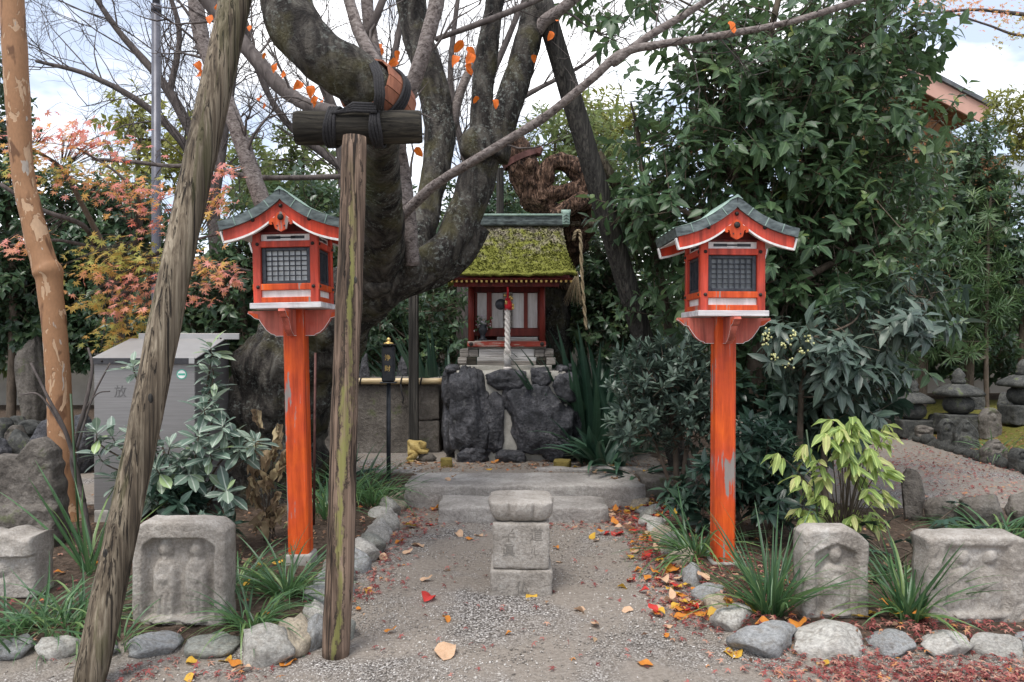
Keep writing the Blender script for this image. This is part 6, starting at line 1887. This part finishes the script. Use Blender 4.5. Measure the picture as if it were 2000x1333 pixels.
# podocarp with needle whorls
pc = foliage_thing('podocarp', 'young podocarp with bristling whorls of narrow needle leaves', 'tree', (px(1922-1000, 12.6), 12.6, .3),
    [E(1930, 420, 12.6, 40, 50, .3), E(1905, 520, 12.6, 60, 60, .3), E(1925, 600, 12.6, 60, 50, .3), E(1870, 680, 12.5, 45, 40, .25), E(1860, 600, 12.5, 40, 30, .2)], 130, 30, .19, .165, 'l_needle', t_dia(.05, .01, .1), [[(1928, 820, 12.6, 5), (1926, 700, 12.6, 4), (1930, 480, 12.6, 3), (1935, 380, 12.6, 2)]], .7, .5, droop=.05, open_=(85, 50), limbs=24)

# ------------------------------------------------------------ broad-leaved clumps: every blade is a part
def blades(name, label, cat, base, n, ln, w, mat, arch=(.3, .9), spread=.12, lean=(.15, .8), face=None, group=None, nseg=7, rl=(0, 1)):
    b = Vector(base)
    e = thing(name, label, cat, b, group)
    vs_ = []
    for k in range(6):
        me = one_leaf('blade', t_blade(w*random.uniform(.85, 1.1)/ln, nseg, arch[0]+(arch[1]-arch[0])*k/5), rl[0]+(rl[1]-rl[0])*(k+.5)/6)
        me.materials.append(M[mat]); me.polygons.foreach_set('use_smooth', [True]*len(me.polygons))
        vs_.append(me)
    for k in range(n):
        o = new_obj('blade', vs_[random.randrange(6)], None, e)
        a = random.uniform(0, 6.283) if face is None else random.gauss(*face)
        rr_ = spread*math.sqrt(random.random())
        x, y = math.cos(a)*rr_+random.gauss(0, spread*.3), math.sin(a)*rr_+random.gauss(0, spread*.3)
        o.location = (x, y, gz(b.x+x, b.y+y)-b.z-.01)
        el = math.pi/2-random.uniform(*lean)
        o.rotation_euler = (el, random.gauss(0, .25), a-math.pi/2)
        k_ = ln*random.uniform(.65, 1.15)
        o.scale = (k_, k_, k_)
    return e
def clump(x, y, label, n=40, ln=.34, w=.0075, lean=(.25, 1.1), arch=(.5, 1.3), sp=.05, **k):
    g = ground_at(x, y)
    return blades('grass_clump', label, 'grass clump', g, int(n*1.7), ln*1.15, w*.82, 'l_blade', arch, sp*1.25, lean, **k)
clump(100, 1232, 'bright strappy clump growing at the foot of the broken fragment', 60, .36, sp=.12)
clump(30, 1225, 'strappy green clump at the outer end of the pale stone row', 34, .32, sp=.09)
clump(150, 1215, 'strappy green clump tucked behind the leaning log', 40, .36, .008, sp=.09)
clump(232, 1248, 'small strappy tuft between leaning log and carved pair slab', 16, .26, lean=(.1, .6), sp=.04)
clump(460, 1145, 'dark arching clump beside the upper right of the carved pair slab', 44, .36, .008, sp=.06)
clump(490, 1225, 'arching clump before the corner stones beside the carved pair slab', 50, .33, .008, sp=.05)
clump(560, 1160, 'dark arching clump at the foot of the left lantern post', 60, .40, .0085, sp=.06)
clump(690, 975, 'long-leaved clump behind the upright log prop', 60, .52, .010, lean=(.15, .9), sp=.14)
clump(730, 985, 'long-leaved clump around the foot of the offering box pole', 46, .48, .010, lean=(.2, 1.0), sp=.10)
clump(640, 1010, 'tall strap leaves between lantern post and upright log', 26, .55, .014, lean=(.1, .7), sp=.10)
clump(1360, 1085, 'arching clump at the foot of the right lantern spilling over the edging', 60, .50, .010, lean=(.35, 1.25), sp=.06)
clump(1505, 1200, 'upright daffodil-like clump before the right lantern', 46, .50, .012, lean=(.05, .9), arch=(.1, .9), sp=.035)
clump(1540, 1150, 'low arching clump between right lantern and narrow carved slab', 36, .36, .008, lean=(.6, 1.25), sp=.06)
clump(1775, 1205, 'upright strappy clump between the two right carved slabs', 46, .42, .011, lean=(.05, .95), arch=(.1, .9), sp=.05)
clump(1770, 1130, 'dark low clump behind the gap of the two right slabs', 36, .34, .009, lean=(.5, 1.2), sp=.08)
clump(1950, 1050, 'dark arching clump behind the broad eroded slab', 50, .50, .010, lean=(.5, 1.25), sp=.15)
clump(110, 1000, 'short green tuft at the base of the peeling trunk', 18, .22, lean=(.05, .6), sp=.06)
clump(1945, 880, 'green tuft among the small grave stones', 24, .42, .010, lean=(.1, .8), sp=.10)
clump(175, 1120, 'tall thin strap leaves beside the leaning log', 10, .62, .013, lean=(.05, .5), arch=(.1, .5), sp=.05)
blades('aspidistra', 'tall dark broad-leaved clump at the left of the shrine', 'plant', (px(868-1000, 10.4), 10.4, .2), 90, 1.62, .06, 'l_aspid', (.15, .6), .36, (.03, .5))
blades('aspidistra', 'tall dark broad-leaved clump at the right of the shrine', 'plant', (px(1160-1000, 9.2), 9.2, .2), 190, 1.52, .062, 'l_aspid', (.15, .6), .52, (.03, .5))
blades('aspidistra', 'broad dark leaves at the right foot of the rock plinth', 'plant', (px(1180-1000, 8.1), 8.1, .18), 50, .75, .05, 'l_aspid', (.3, .9), .22, (.2, 1.1))
blades('aspidistra', 'lowest broad leaves flopping over the stones beside the upper step', 'plant', (px(1235-1000, 7.5), 7.5, .16), 16, .5, .03, 'l_aspid', (.3, .8), .14, (.9, 1.45))
blades('aspidistra', 'broad-leaved tuft behind the upright log near the basin', 'plant', (px(630-1000, 7.2), 7.2, .08), 26, .5, .035, 'l_aspid', (.3, .9), .16, (.2, 1.0))
# peony with pale compound leaves
def compound(name, label, base, tips, mat, T_, nlf, ls, droop=.2, stemm='stem'):
    e = thing(name, label, 'plant', base)
    b = Vector(base)
    st_ = MB()
    mes = []
    for k in range(5):
        me = one_leaf('leaflet', T_, (k+.5)/5); me.materials.append(M[mat]); mes.append(me)
    for (x, y, Y) in tips:
        t = P(x, y, Y)
        m = b.lerp(t, .55)+Vector((0, 0, .10))
        cc = crom([tuple(b+Vector((random.uniform(-.05, .05), random.uniform(-.05, .05), 0))), tuple(m), tuple(t)], 5)
        st_.tube([Vector(z) for z in cc], [.005*(1-.6*j/(len(cc)-1)) for j in range(len(cc))], 5, False)
        d = (t-m).normalized()
        for k in range(nlf):
            o = new_obj('leaflet', random.choice(mes), None, e)
            o.location = t-b-d*.05*(k//3)
            yaw = math.atan2(d.x, d.y)*-1+(k % 3-1)*.75+random.gauss(0, .15)
            o.rotation_euler = (random.uniform(-.7, .25)-droop, random.gauss(0, .35), yaw)
            s = ls*random.uniform(.7, 1.2)
            o.scale = (s, s, s)
    part('stem', st_, M[stemm], e, True, True)
    return e
tips = [(random.gauss(1648, 48), random.uniform(815, 1020), random.uniform(4.85, 5.25)) for _ in range(40)]+[(1625, 820, 5.0), (1700, 840, 5.1), (1560, 930, 4.95), (1600, 900, 4.9), (1730, 830, 5.2), (1580, 1005, 4.9)]
compound('peony', 'pale yellow-green peony with withering compound leaves before the right stones', (px(1650-1000, 5.15), 5.15, .06), tips, 'l_peony', t_leafhi(.17, .12, .3, wave=.3), 6, .13)
# fatsia: big palmate leaves
fts = thing('fatsia', 'dark fatsia with large palmate leaves between peony and boulders', 'plant', (px(1800-1000, 4.95), 4.95, .06))
fm_ = []
for k in range(4):
    me = one_leaf('leaf', t_maple(9, .42, .2), (k+.5)/4); me.materials.append(M['l_fatsia']); fm_.append(me)
fst = MB()
for (x, y, Y, s) in ((1850, 1010, 4.9, .30), (1800, 1040, 4.8, .26), (1875, 985, 5.0, .22), (1760, 1060, 4.85, .26), (1830, 1075, 4.75, .24), (1705, 1075, 4.8, .24), (1660, 1050, 4.9, .24), (1745, 1015, 5.1, .2), (1620, 1040, 5.0, .22), (1720, 1130, 4.6, .2), (1690, 1030, 5.0, .22), (1890, 1035, 4.8, .2)):
    t = P(x, y, Y)
    o = new_obj('leaf', random.choice(fm_), None, fts, t-fts.location)
    o.scale = (s, s, s)
    o.rotation_euler = (random.uniform(-.1, .7), random.gauss(0, .3), random.uniform(2.2, 4.1))
    b = fts.location+Vector((random.uniform(-.25, .2), 0, 0))
    fst.tube([b, b.lerp(t, .6)+Vector((0, 0, .05)), t], [.006, .005, .003], 5, False)
part('stem', fst, M['stem'], fts, True, True)
# withered stalks
tips = [(500, 800, 5.6), (540, 830, 5.6), (505, 850, 5.6), (520, 880, 5.5), (500, 900, 5.5), (545, 900, 5.5), (520, 930, 5.5), (540, 960, 5.5), (500, 960, 5.6), (515, 1000, 5.5), (555, 880, 5.5), (495, 930, 5.6), (530, 1010, 5.5), (550, 990, 5.5), (535, 860, 5.5), (510, 1020, 5.4)]
compound('withered_plant', 'withered brown stalks with curled dead leaves beside the left lantern post', (px(525-1000, 5.55), 5.55, .05), tips, 'l_dry', t_leafhi(.24, .5, .7, wave=1.0), 6, .10, .8)
# bare twiggy sapling with green stake at left
sp_ = Twigs(77)
b = Vector((px(160-1000, 5.3), 5.3, .05))
e = thing('bare_sapling', 'leafless forked sapling tied to a green stake before the peeling trunk', 'sapling', b)
for rows in ([(185, 1110, 5.2, 4), (160, 960, 5.2, 4), (130, 850, 5.15, 4), (95, 780, 5.1, 3), (60, 710, 5.1, 2)], [(165, 980, 5.2, 4), (140, 900, 5.2, 4), (165, 800, 5.2, 4), (180, 720, 5.2, 3), (172, 680, 5.2, 2)], [(150, 880, 5.2, 2.5), (180, 780, 5.2, 2), (215, 710, 5.2, 1.5)], [(130, 850, 5.15, 2.5), (80, 775, 5.1, 2), (40, 772, 5.1, 1.5)], [(165, 800, 5.2, 2), (190, 770, 5.2, 1.5), (215, 765, 5.2, 1)]):
    p, r = limb(rows, 6)
    part('branch', MB().tube(p, r, 7, True), M['twig'], e, True, True)
rd_ = P(613, 890, 6.0); rd_.z = gz(rd_.x, 6.0)
tag(solid('iron_rod', MB().tube([rd_, P(616, 690, 6.0)], [.010, .010], 8), M['rust'], rd_, True), 'thin rusty iron rod standing behind the left lantern post', 'rod')
for (xa, ya, xb, yb, Y_) in ((1575, 840, 1610, 1010, 4.95), (1590, 1000, 1640, 1120, 4.8)):
    a_, b_ = P(xb, yb, Y_), P(xa, ya, Y_)
    a_.z = gz(a_.x, a_.y)
    tag(solid('garden_stake', MB().tube([a_, b_], [.006, .006], 8), M['l_needle'], a_, True), 'thin green garden stake leaning in the peony leaves' if ya < 900 else 'thin green garden stake leaning behind the narrow carved slab', 'stake')
part('stake', MB().tube([P(158, 1110, 5.1), P(138, 770, 5.15)], [.007, .007], 8), M['l_needle'], e, True, True)
# ------------------------------------------------------------ wall and house behind
wl = thing('plaster_wall', 'long pale plaster boundary wall with dark tile coping behind the trees', 'wall', (0, 16.2, 0))
for k in range(9):
    x0 = -18+4*k
    part('panel', MB().box((x0+2, 16.2, 1.0), (3.985, .22, 2.1), bev=.008), M['plaster'], wl)
for k in range(60):
    x = -17.7+.6*k
    part('coping_tile', MB().prism([(x-.29, 2.05), (x+.29, 2.05), (x+.29, 2.10), (x, 2.16), (x-.29, 2.10)][::-1], 15.95, 16.45), M['tile'], wl)
hs = thing('house', 'two storey house with cedar board gable and pink fascia beyond the right trees', 'house', (px(1850-1000, 17), 19, 0))
hY = 17.0
H_ = lambda nm, mb, m: part(nm, mb, M[m], hs, True)
xa, xb = px(1560-1000, hY), px(1975-1000, hY)
H_('wall', MB().box(((xa+xb)/2, hY+2.5, 2.6), (xb-xa, 5.0, 5.2), bev=.01), 'cedar')
for k in range(int((xb-xa)/.19)):
    H_('board', MB().box((xa+.095+.19*k, hY-.012, 3.4), (.178, .022, 4.4), bev=.004), 'cedar')
apex = P(1660, 70, hY-.5); eave = P(1935, 215, hY-.5)
sl = math.atan2(eave.z-apex.z, eave.x-apex.x)
for sg in (1, -1):
    a = Vector(apex); b_ = Vector(eave) if sg > 0 else Vector((2*apex.x-eave.x, eave.y, eave.z))
    dx, dz = b_.x-a.x, b_.z-a.z
    n_ = Vector((-dz, 0, dx)).normalized()*(1 if dx > 0 else -1)
    def pr(o0, o1, y0, y1): return MB().prism([(a.x+n_.x*o0, a.z+n_.z*o0), (b_.x+n_.x*o0, b_.z+n_.z*o0), (b_.x+n_.x*o1, b_.z+n_.z*o1), (a.x+n_.x*o1, a.z+n_.z*o1)][::(1 if dx < 0 else -1)], y0, y1)
    H_('fascia', pr(-.36, 0, hY-.55, hY-.50), 'fascia')
    H_('soffit', pr(-.10, -.02, hY-.49, hY+5), 'cedar')
    H_('roof', pr(.005, .09, hY-.62, hY+5), 'tile')
gab = [(xa, 5.1), (xb, 5.1), (xb, 5.15), (apex.x, apex.z-.15), (xa, 5.15)]
H_('gable', MB().prism(gab[::-1], hY+.01, hY+.1), 'cedar')
H_('porch_roof', MB().box((px(2010-1000, hY)+.6, hY-.6, CAMZ-(287-667)/FPX*hY), (2.2, 1.2, .08), bev=.01), 'steel_dark')
w_ = H_('window', MB().box((px(1998-1000, hY)+.3, hY+.4, CAMZ-(340-667)/FPX*hY), (1.2, .06, 1.0), bev=.01), 'steel_dark')
part('pane', MB().box((px(1998-1000, hY)+.3, hY+.366, CAMZ-(340-667)/FPX*hY), (1.1, .01, .9), bev=.002), M['glass_dark'], w_, True)

# ------------------------------------------------------------ small grave stones and stupas
def rel_small(x, z): return bump_el(x, z, 0, .30, .045, .055, .03)+body(x, z, 0, .03, .25, .075, .022)-(.012 if abs(x) < .1 and .03 < z < .36 else 0)
small = [slab_mesh('grave_stone', .26, .42, .15, rel_small, lambda u: 1-.28*abs(u)**2.4, 22, 26, .010, 11), slab_mesh('grave_stone', .26, .42, .15, rel_small, lambda u: 1-.42*abs(u)**1.3, 22, 26, .013, 12),
         slab_mesh('grave_stone', .26, .42, .16, lambda x, z: .02*mnoise.noise((x*9, z*9, 1)), lambda u: 1-.15*abs(u)**3, 20, 24, .014, 13)]
for m_ in small: m_.materials.append(M['garden_stone'])
small_pale = []
for m_ in small:
    c = m_.copy(); c.materials.clear(); c.materials.append(M['granite_dark']); small_pale.append(c)
def grave(x, y, w, h, k, label, pale=False, grp=None, Yf=None):
    if Yf: g = P(x, y, Yf); g.z = gz(g.x, g.y)
    else: g = ground_at(x, y)
    o = new_obj('grave_stone', (small_pale if pale else small)[k], None, None, g-Vector((0, 0, .02)))
    o.scale = (px(w, g.y)/.26, 1, px(h, g.y)/.42)
    o.rotation_euler = (random.gauss(0, .05), random.gauss(0, .05), random.gauss(0, .2))
    return tag(o, label, 'grave stone', grp)
grave(1850, 850, 28, 58, 0, 'dark slim carved stone with a figure at the edge of the mossy bed')
grave(1888, 864, 42, 60, 1, 'dark pointed carved stone showing a small praying figure')
grave(1935, 826, 36, 60, 0, 'upright brown carved stone before the ball-shaped stupas', True)
grave(1942, 872, 46, 50, 1, 'low brown pointed stone partly behind a green tuft', True)
grave(1992, 884, 26, 48, 0, 'grey carved stone at the outer end of the mossy bed')
grave(1737, 822, 26, 36, 0, 'small rounded pale stone at the kerb of the walk', True)
grave(1804, 838, 30, 32, 2, 'small squat pale stone among moss', True)
grave(1772, 828, 26, 26, 2, 'small dark block among moss between two pale stones')
for (x, y, w, h, k) in ((1752, 792, 24, 40, 2), (1905, 800, 30, 44, 0), (1830, 812, 24, 40, 2), (1965, 812, 26, 48, 1), (1665, 808, 22, 40, 0), (1684, 812, 22, 40, 1), (1706, 816, 26, 44, 1), (1720, 800, 20, 34, 0), (1690, 786, 24, 34, 2), (1665, 778, 20, 30, 2)):
    grave(x, y, w, h, k, 'small dark mossy stone standing among the stupas', False, 'small stones among the stupas')
# left garden
for i, (x, y, w, h, k, pale, Yf) in enumerate(((30, 760, 34, 66, 0, False, 9.6), (72, 752, 36, 56, 1, False, 9.6), (8, 745, 30, 56, 2, False, 9.7), (60, 808, 40, 68, 2, False, 9.2), (28, 830, 30, 70, 0, True, 8.9), (140, 760, 34, 62, 2, False, 9.6), (160, 812, 32, 60, 0, False, 9.2),
        (5, 812, 34, 72, 2, False, 9.2), (98, 830, 36, 44, 1, False, 9.0), (120, 800, 26, 50, 0, False, 9.3))):
    grave(x, y, w, h, k, 'mossy weathered stone in the crowd of small stones left of the steel locker', pale, 'small stones left of the locker', Yf)
# stupas of stacked stones
def stupa(x, Y, s, label):
    g = P(x, 800, Y); g.z = gz(g.x, g.y)-.02
    e = thing('stone_stupa', label, 'stupa', g)
    part('base', rough_block(MB(), -.30*s, .30*s, -.25*s, .25*s, 0, .34*s, 7, .012), M['garden_stone'], e, False, True)
    part('ball', MB().lathe([(.13*s, 0), (.22*s, .06*s), (.25*s, .15*s), (.23*s, .24*s), (.15*s, .31*s)], 24, (0, 0, .34*s)), M['garden_stone'], e, False, True)
    part('cap', MB().lathe([(.20*s, 0), (.31*s, .0), (.33*s, .04*s), (.30*s, .09*s), (.18*s, .17*s), (.12*s, .20*s)], 32, (0, 0, .65*s), 6), M['garden_stone'], e, False, True)
    part('finial', MB().lathe([(.10*s, 0), (.12*s, .05*s), (.09*s, .10*s), (.11*s, .15*s), (.05*s, .24*s), (.01, .27*s)], 16, (0, 0, .85*s)), M['garden_stone'], e, False, True)
stupa(1782, 11.4, .78, 'stacked stone stupa with ball body half hidden by camellia leaves')
stupa(1872, 11.0, .84, 'stacked stone stupa with ball body behind the two dark carved stones')
stupa(1998, 10.6, .8, 'stacked stone stupa at the right end of the mossy bed')
# boulders
def boulder(x0, x1, y0, y1, Y, label, mat='granite_dark', seed=1, dp=None):
    a, b = P(x0, y1, Y), P(x1, y0, Y)
    z0 = gz((a.x+b.x)/2, Y)-.05
    me = rock_mesh('boulder', ((b.x-a.x)/2, dp or (b.x-a.x)*.42, (b.z-z0)/2), seed, 4, 10, .07, cut=(.55, .86), fine=.03)
    me.materials.append(M[mat])
    o = new_obj('boulder', me, None, None, ((a.x+b.x)/2, Y, (b.z+z0)/2))
    return tag(o, label, 'boulder')
boulder(1758, 1806, 912, 1000, 6.2, 'upright rounded boulder behind the peony', seed=201)
boulder(1870, 1952, 957, 1040, 6.0, 'broad blocky boulder at the border of the gravel walk', seed=202)
boulder(1806, 1872, 960, 1020, 6.1, 'low flat boulder between the upright and the broad boulder', seed=203)
boulder(1966, 2040, 962, 1050, 6.0, 'blocky boulder at the outer end of the walk border', seed=204)
boulder(62, 125, 815, 905, 8.2, 'smooth black boulder beside the peeling trunk', 'rock', 205)
boulder(125, 190, 806, 870, 8.4, 'dark boulder between the peeling trunk and the steel locker', 'rock', 206)
boulder(-40, 20, 850, 900, 8.0, 'dark grey boulder at the left end of the low stone edging', 'rock', 207)
boulder(14, 70, 838, 890, 8.2, 'grey split boulder in the low stone edging', 'garden_stone', 208)
boulder(30, 90, 640, 790, 10.4, 'tall shadowed standing boulder under the evergreen', 'granite_dark', 209)
boulder(700, 726, 690, 740, 9.9, 'small dark rock beyond the basin cover', 'rock', 210)
boulder(770, 800, 690, 742, 10.2, 'pointed dark rock beyond the basin cover behind the offering box', 'rock', 211)

# ------------------------------------------------------------ leaf litter
def litter(name, label, spots, mat, T_, sz, tilt=.35):
    X, Y, Rn = [], [], []
    for (x, y, sx, sy, n) in spots:
        X.append(rng.normal(x, sx, n)); Y.append(rng.normal(y, sy, n))
    X, Y = np.concatenate(X), np.concatenate(Y)
    _, _, z = masks(X, Y)
    n = len(X)
    pos = np.stack([X, Y, z+.008+rng.random(n)*.018], 1)
    th = rng.random(n)*6.28
    d = np.stack([np.cos(th), np.sin(th), rng.normal(size=n)*tilt*.5], 1)
    up = rng.normal(size=(n, 3))*tilt+np.array([0, 0, 1])
    me = leaf_mesh(name, pos, d, up, rng.uniform(*sz, n), T_, rng.random(n))
    o = stuff(new_obj(name, me, M[mat])); tag(o, label, 'fallen leaves')
T5 = t_maple(5, .28, .3)
red = [(1.02, y, .11, .12, 95) for y in np.arange(4.1, 7.0, .22)]+[(1.35, y, .18, .2, 60) for y in np.arange(3.9, 5.4, .3)]
red += [(x, 3.42+.03*math.sin(x*5), .2, .09, 115) for x in np.arange(1.35, 2.5, .16)]+[(x, 3.78, .18, .12, 70) for x in np.arange(1.3, 2.6, .2)]
red += [(-.88, y, .10, .14, 50) for y in np.arange(4.6, 7.0, .3)]+[(-1.6, 3.45, .14, .10, 60), (-1.2, 3.42, .08, .06, 25), (-2.3, 4.0, .3, .2, 50), (-2.4, 4.9, .3, .3, 70), (.5, 6.2, .3, .08, 90), (1.0, 6.4, .15, .15, 130), (-.7, 6.3, .15, .15, 60),
        (.6, 7.0, .12, .06, 40), (1.4, 6.7, .2, .25, 110), (4.6, 8.6, .7, .8, 1000), (4.6, 7.2, .8, .3, 350), (6.2, 8.9, .5, 1.0, 600), (6.4, 11, .6, 1.2, 300), (0, 5, .8, 1.0, 110), (.3, 3.7, 1.0, .3, 50)]
litter('maple_litter', 'drifts of small red maple leaves along the kerbs and gravel', red, 'l_litter', T5, (.042, .07))
brn = [(-.1, 7.95, .7, .18, 420), (-1.1, 7.8, .25, .3, 150), (1.0, 7.9, .4, .3, 260), (-2.5, 5.2, .6, .7, 260), (-1.8, 5.4, .5, .6, 260), (1.8, 4.6, .5, .5, 260), (2.4, 5.5, .6, .6, 260), (-1.5, 6.5, .4, .5, 200), (-3.6, 5.5, .5, .6, 200), (4.5, 9.8, .9, .8, 300), (1.6, 6.4, .3, .5, 160)]
litter('brown_litter', 'dry brown leaf crumbs on the bed soil and round the plinth', brn, 'l_brown', TD, (.02, .05))

# large fallen leaves, one by one
fl_m = {}
for cn in ('yellow', 'orange', 'red', 'tan'):
    fl_m[cn] = []
    for k in range(4):
        t_ = t_leafhi(.25+.03*k, -.10+.12*k, -.35+.2*k, wave=.25)
        t_.v[:, 0] += .06*np.sin(t_.v[:, 1]*4+k); t_.v[:, 2] += .05*np.sin(t_.v[:, 1]*5+k*2)
        me = one_leaf('fallen_leaf', t_, .5); me.materials.append(M['f_'+cn]); fl_m[cn].append(me)
words = {'yellow': 'broad yellow fallen leaf', 'orange': 'curled orange fallen leaf', 'red': 'bright red fallen leaf', 'tan': 'pale pinkish tan fallen leaf'}
def fleaf(x, y, cn, s=.11, where='lying on the gravel path', z=None):
    g = ground_at(x, y) if z is None else z
    o = new_obj('fallen_leaf', random.choice(fl_m[cn]), None, None, g+Vector((0, 0, .012)))
    k = s*random.uniform(.85, 1.15)
    o.scale = (k, k, k)
    o.rotation_euler = (random.gauss(0, .18), random.gauss(0, .25), random.uniform(0, 6.28))
    return tag(o, words[cn]+' '+where, 'fallen leaf', words[cn].replace('leaf', 'leaves')+' '+where)
for (x, y, cn, s) in ((862, 1293, 'tan', .13), (828, 1180, 'red', .10), (820, 1136, 'tan', .08), (880, 1118, 'tan', .06), (1120, 1194, 'tan', .09), (1162, 1218, 'tan', .07), (1214, 1197, 'tan', .06), (1048, 1162, 'yellow', .09), (1275, 1305, 'orange', .08), (1428, 1288, 'yellow', .12), (1612, 1293, 'yellow', .08),
        (890, 1045, 'tan', .09), (938, 1050, 'tan', .09), (925, 1055, 'orange', .06), (1180, 1048, 'red', .09), (1212, 1040, 'red', .12), (1150, 1055, 'yellow', .08), (1170, 1056, 'tan', .07), (1240, 1132, 'red', .09), (1205, 1150, 'yellow', .06), (728, 1152, 'tan', .08), (712, 1155, 'yellow', .06), (738, 1090, 'tan', .08),
        (785, 1083, 'tan', .07), (700, 1100, 'yellow', .07), (750, 1238, 'orange', .06), (865, 1210, 'orange', .06), (1085, 1100, 'tan', .07), (1090, 1076, 'orange', .05), (700, 1190, 'orange', .05), (805, 1065, 'tan', .09), (788, 1060, 'orange', .08), (815, 1030, 'yellow', .10), (830, 1026, 'red', .07), (845, 1000, 'orange', .09), (822, 985, 'orange', .09), (838, 992, 'tan', .09),
        (1000, 1240, 'orange', .04), (960, 1120, 'tan', .04), (1300, 1250, 'orange', .05)):
    fleaf(x, y, cn, s*1.2)
for (x, y, cn, s) in ((440, 1296, 'yellow', .10), (450, 1316, 'tan', .09), (478, 1305, 'orange', .10), (545, 1305, 'orange', .12), (370, 1302, 'yellow', .09), (365, 1322, 'yellow', .07)):
    fleaf(x, y, cn, s, 'in front of the pale stone row')
r4 = random.Random(9)
for i in range(95):
    Yq = r4.uniform(4.1, 6.9)
    Xq = r4.gauss(.98, .10)
    fleaf(0, 0, r4.choice(('yellow', 'orange', 'orange', 'tan', 'tan', 'red')), r4.uniform(.055, .10), 'along the right edging stones', Vector((Xq, Yq, gz(Xq, Yq)+r4.uniform(0, .02))))
for i in range(34):
    x, y = r4.gauss(1640, 170), r4.uniform(1175, 1228)
    fleaf(x, y, r4.choice(('yellow', 'orange', 'orange', 'yellow', 'tan')), r4.uniform(.07, .12), 'between the right carved slabs and the flat stones')
fleaf(1830, 1215, 'red', .17, 'leaning beside the broad eroded slab')
for i in range(26):
    x, y = r4.uniform(110, 560), r4.uniform(1090, 1240)
    fleaf(x, y, r4.choice(('orange', 'tan', 'yellow', 'orange')), r4.uniform(.06, .10), 'on the soil of the left bed')
for i in range(14):
    x, y = r4.uniform(780, 1290), r4.uniform(905, 922)
    fleaf(x, y, r4.choice(('orange', 'tan', 'yellow')), r4.uniform(.06, .10), 'round the foot of the rock plinth')
for (x, yy, zz) in ((-.62, 7.2, .21), (-.55, 7.24, .21), (.95, 7.2, .21), (.78, 7.45, .21), (.05, 6.72, .13)):
    fleaf(0, 0, 'tan', .09, 'lying on the stone steps', Vector((x, yy, zz)))
for i in range(18):
    x, y = r4.uniform(1240, 1330), r4.uniform(975, 1010)
    fleaf(x, y, r4.choice(('orange', 'red', 'red', 'yellow')), r4.uniform(.07, .12), 'heaped beside the right end of the steps')
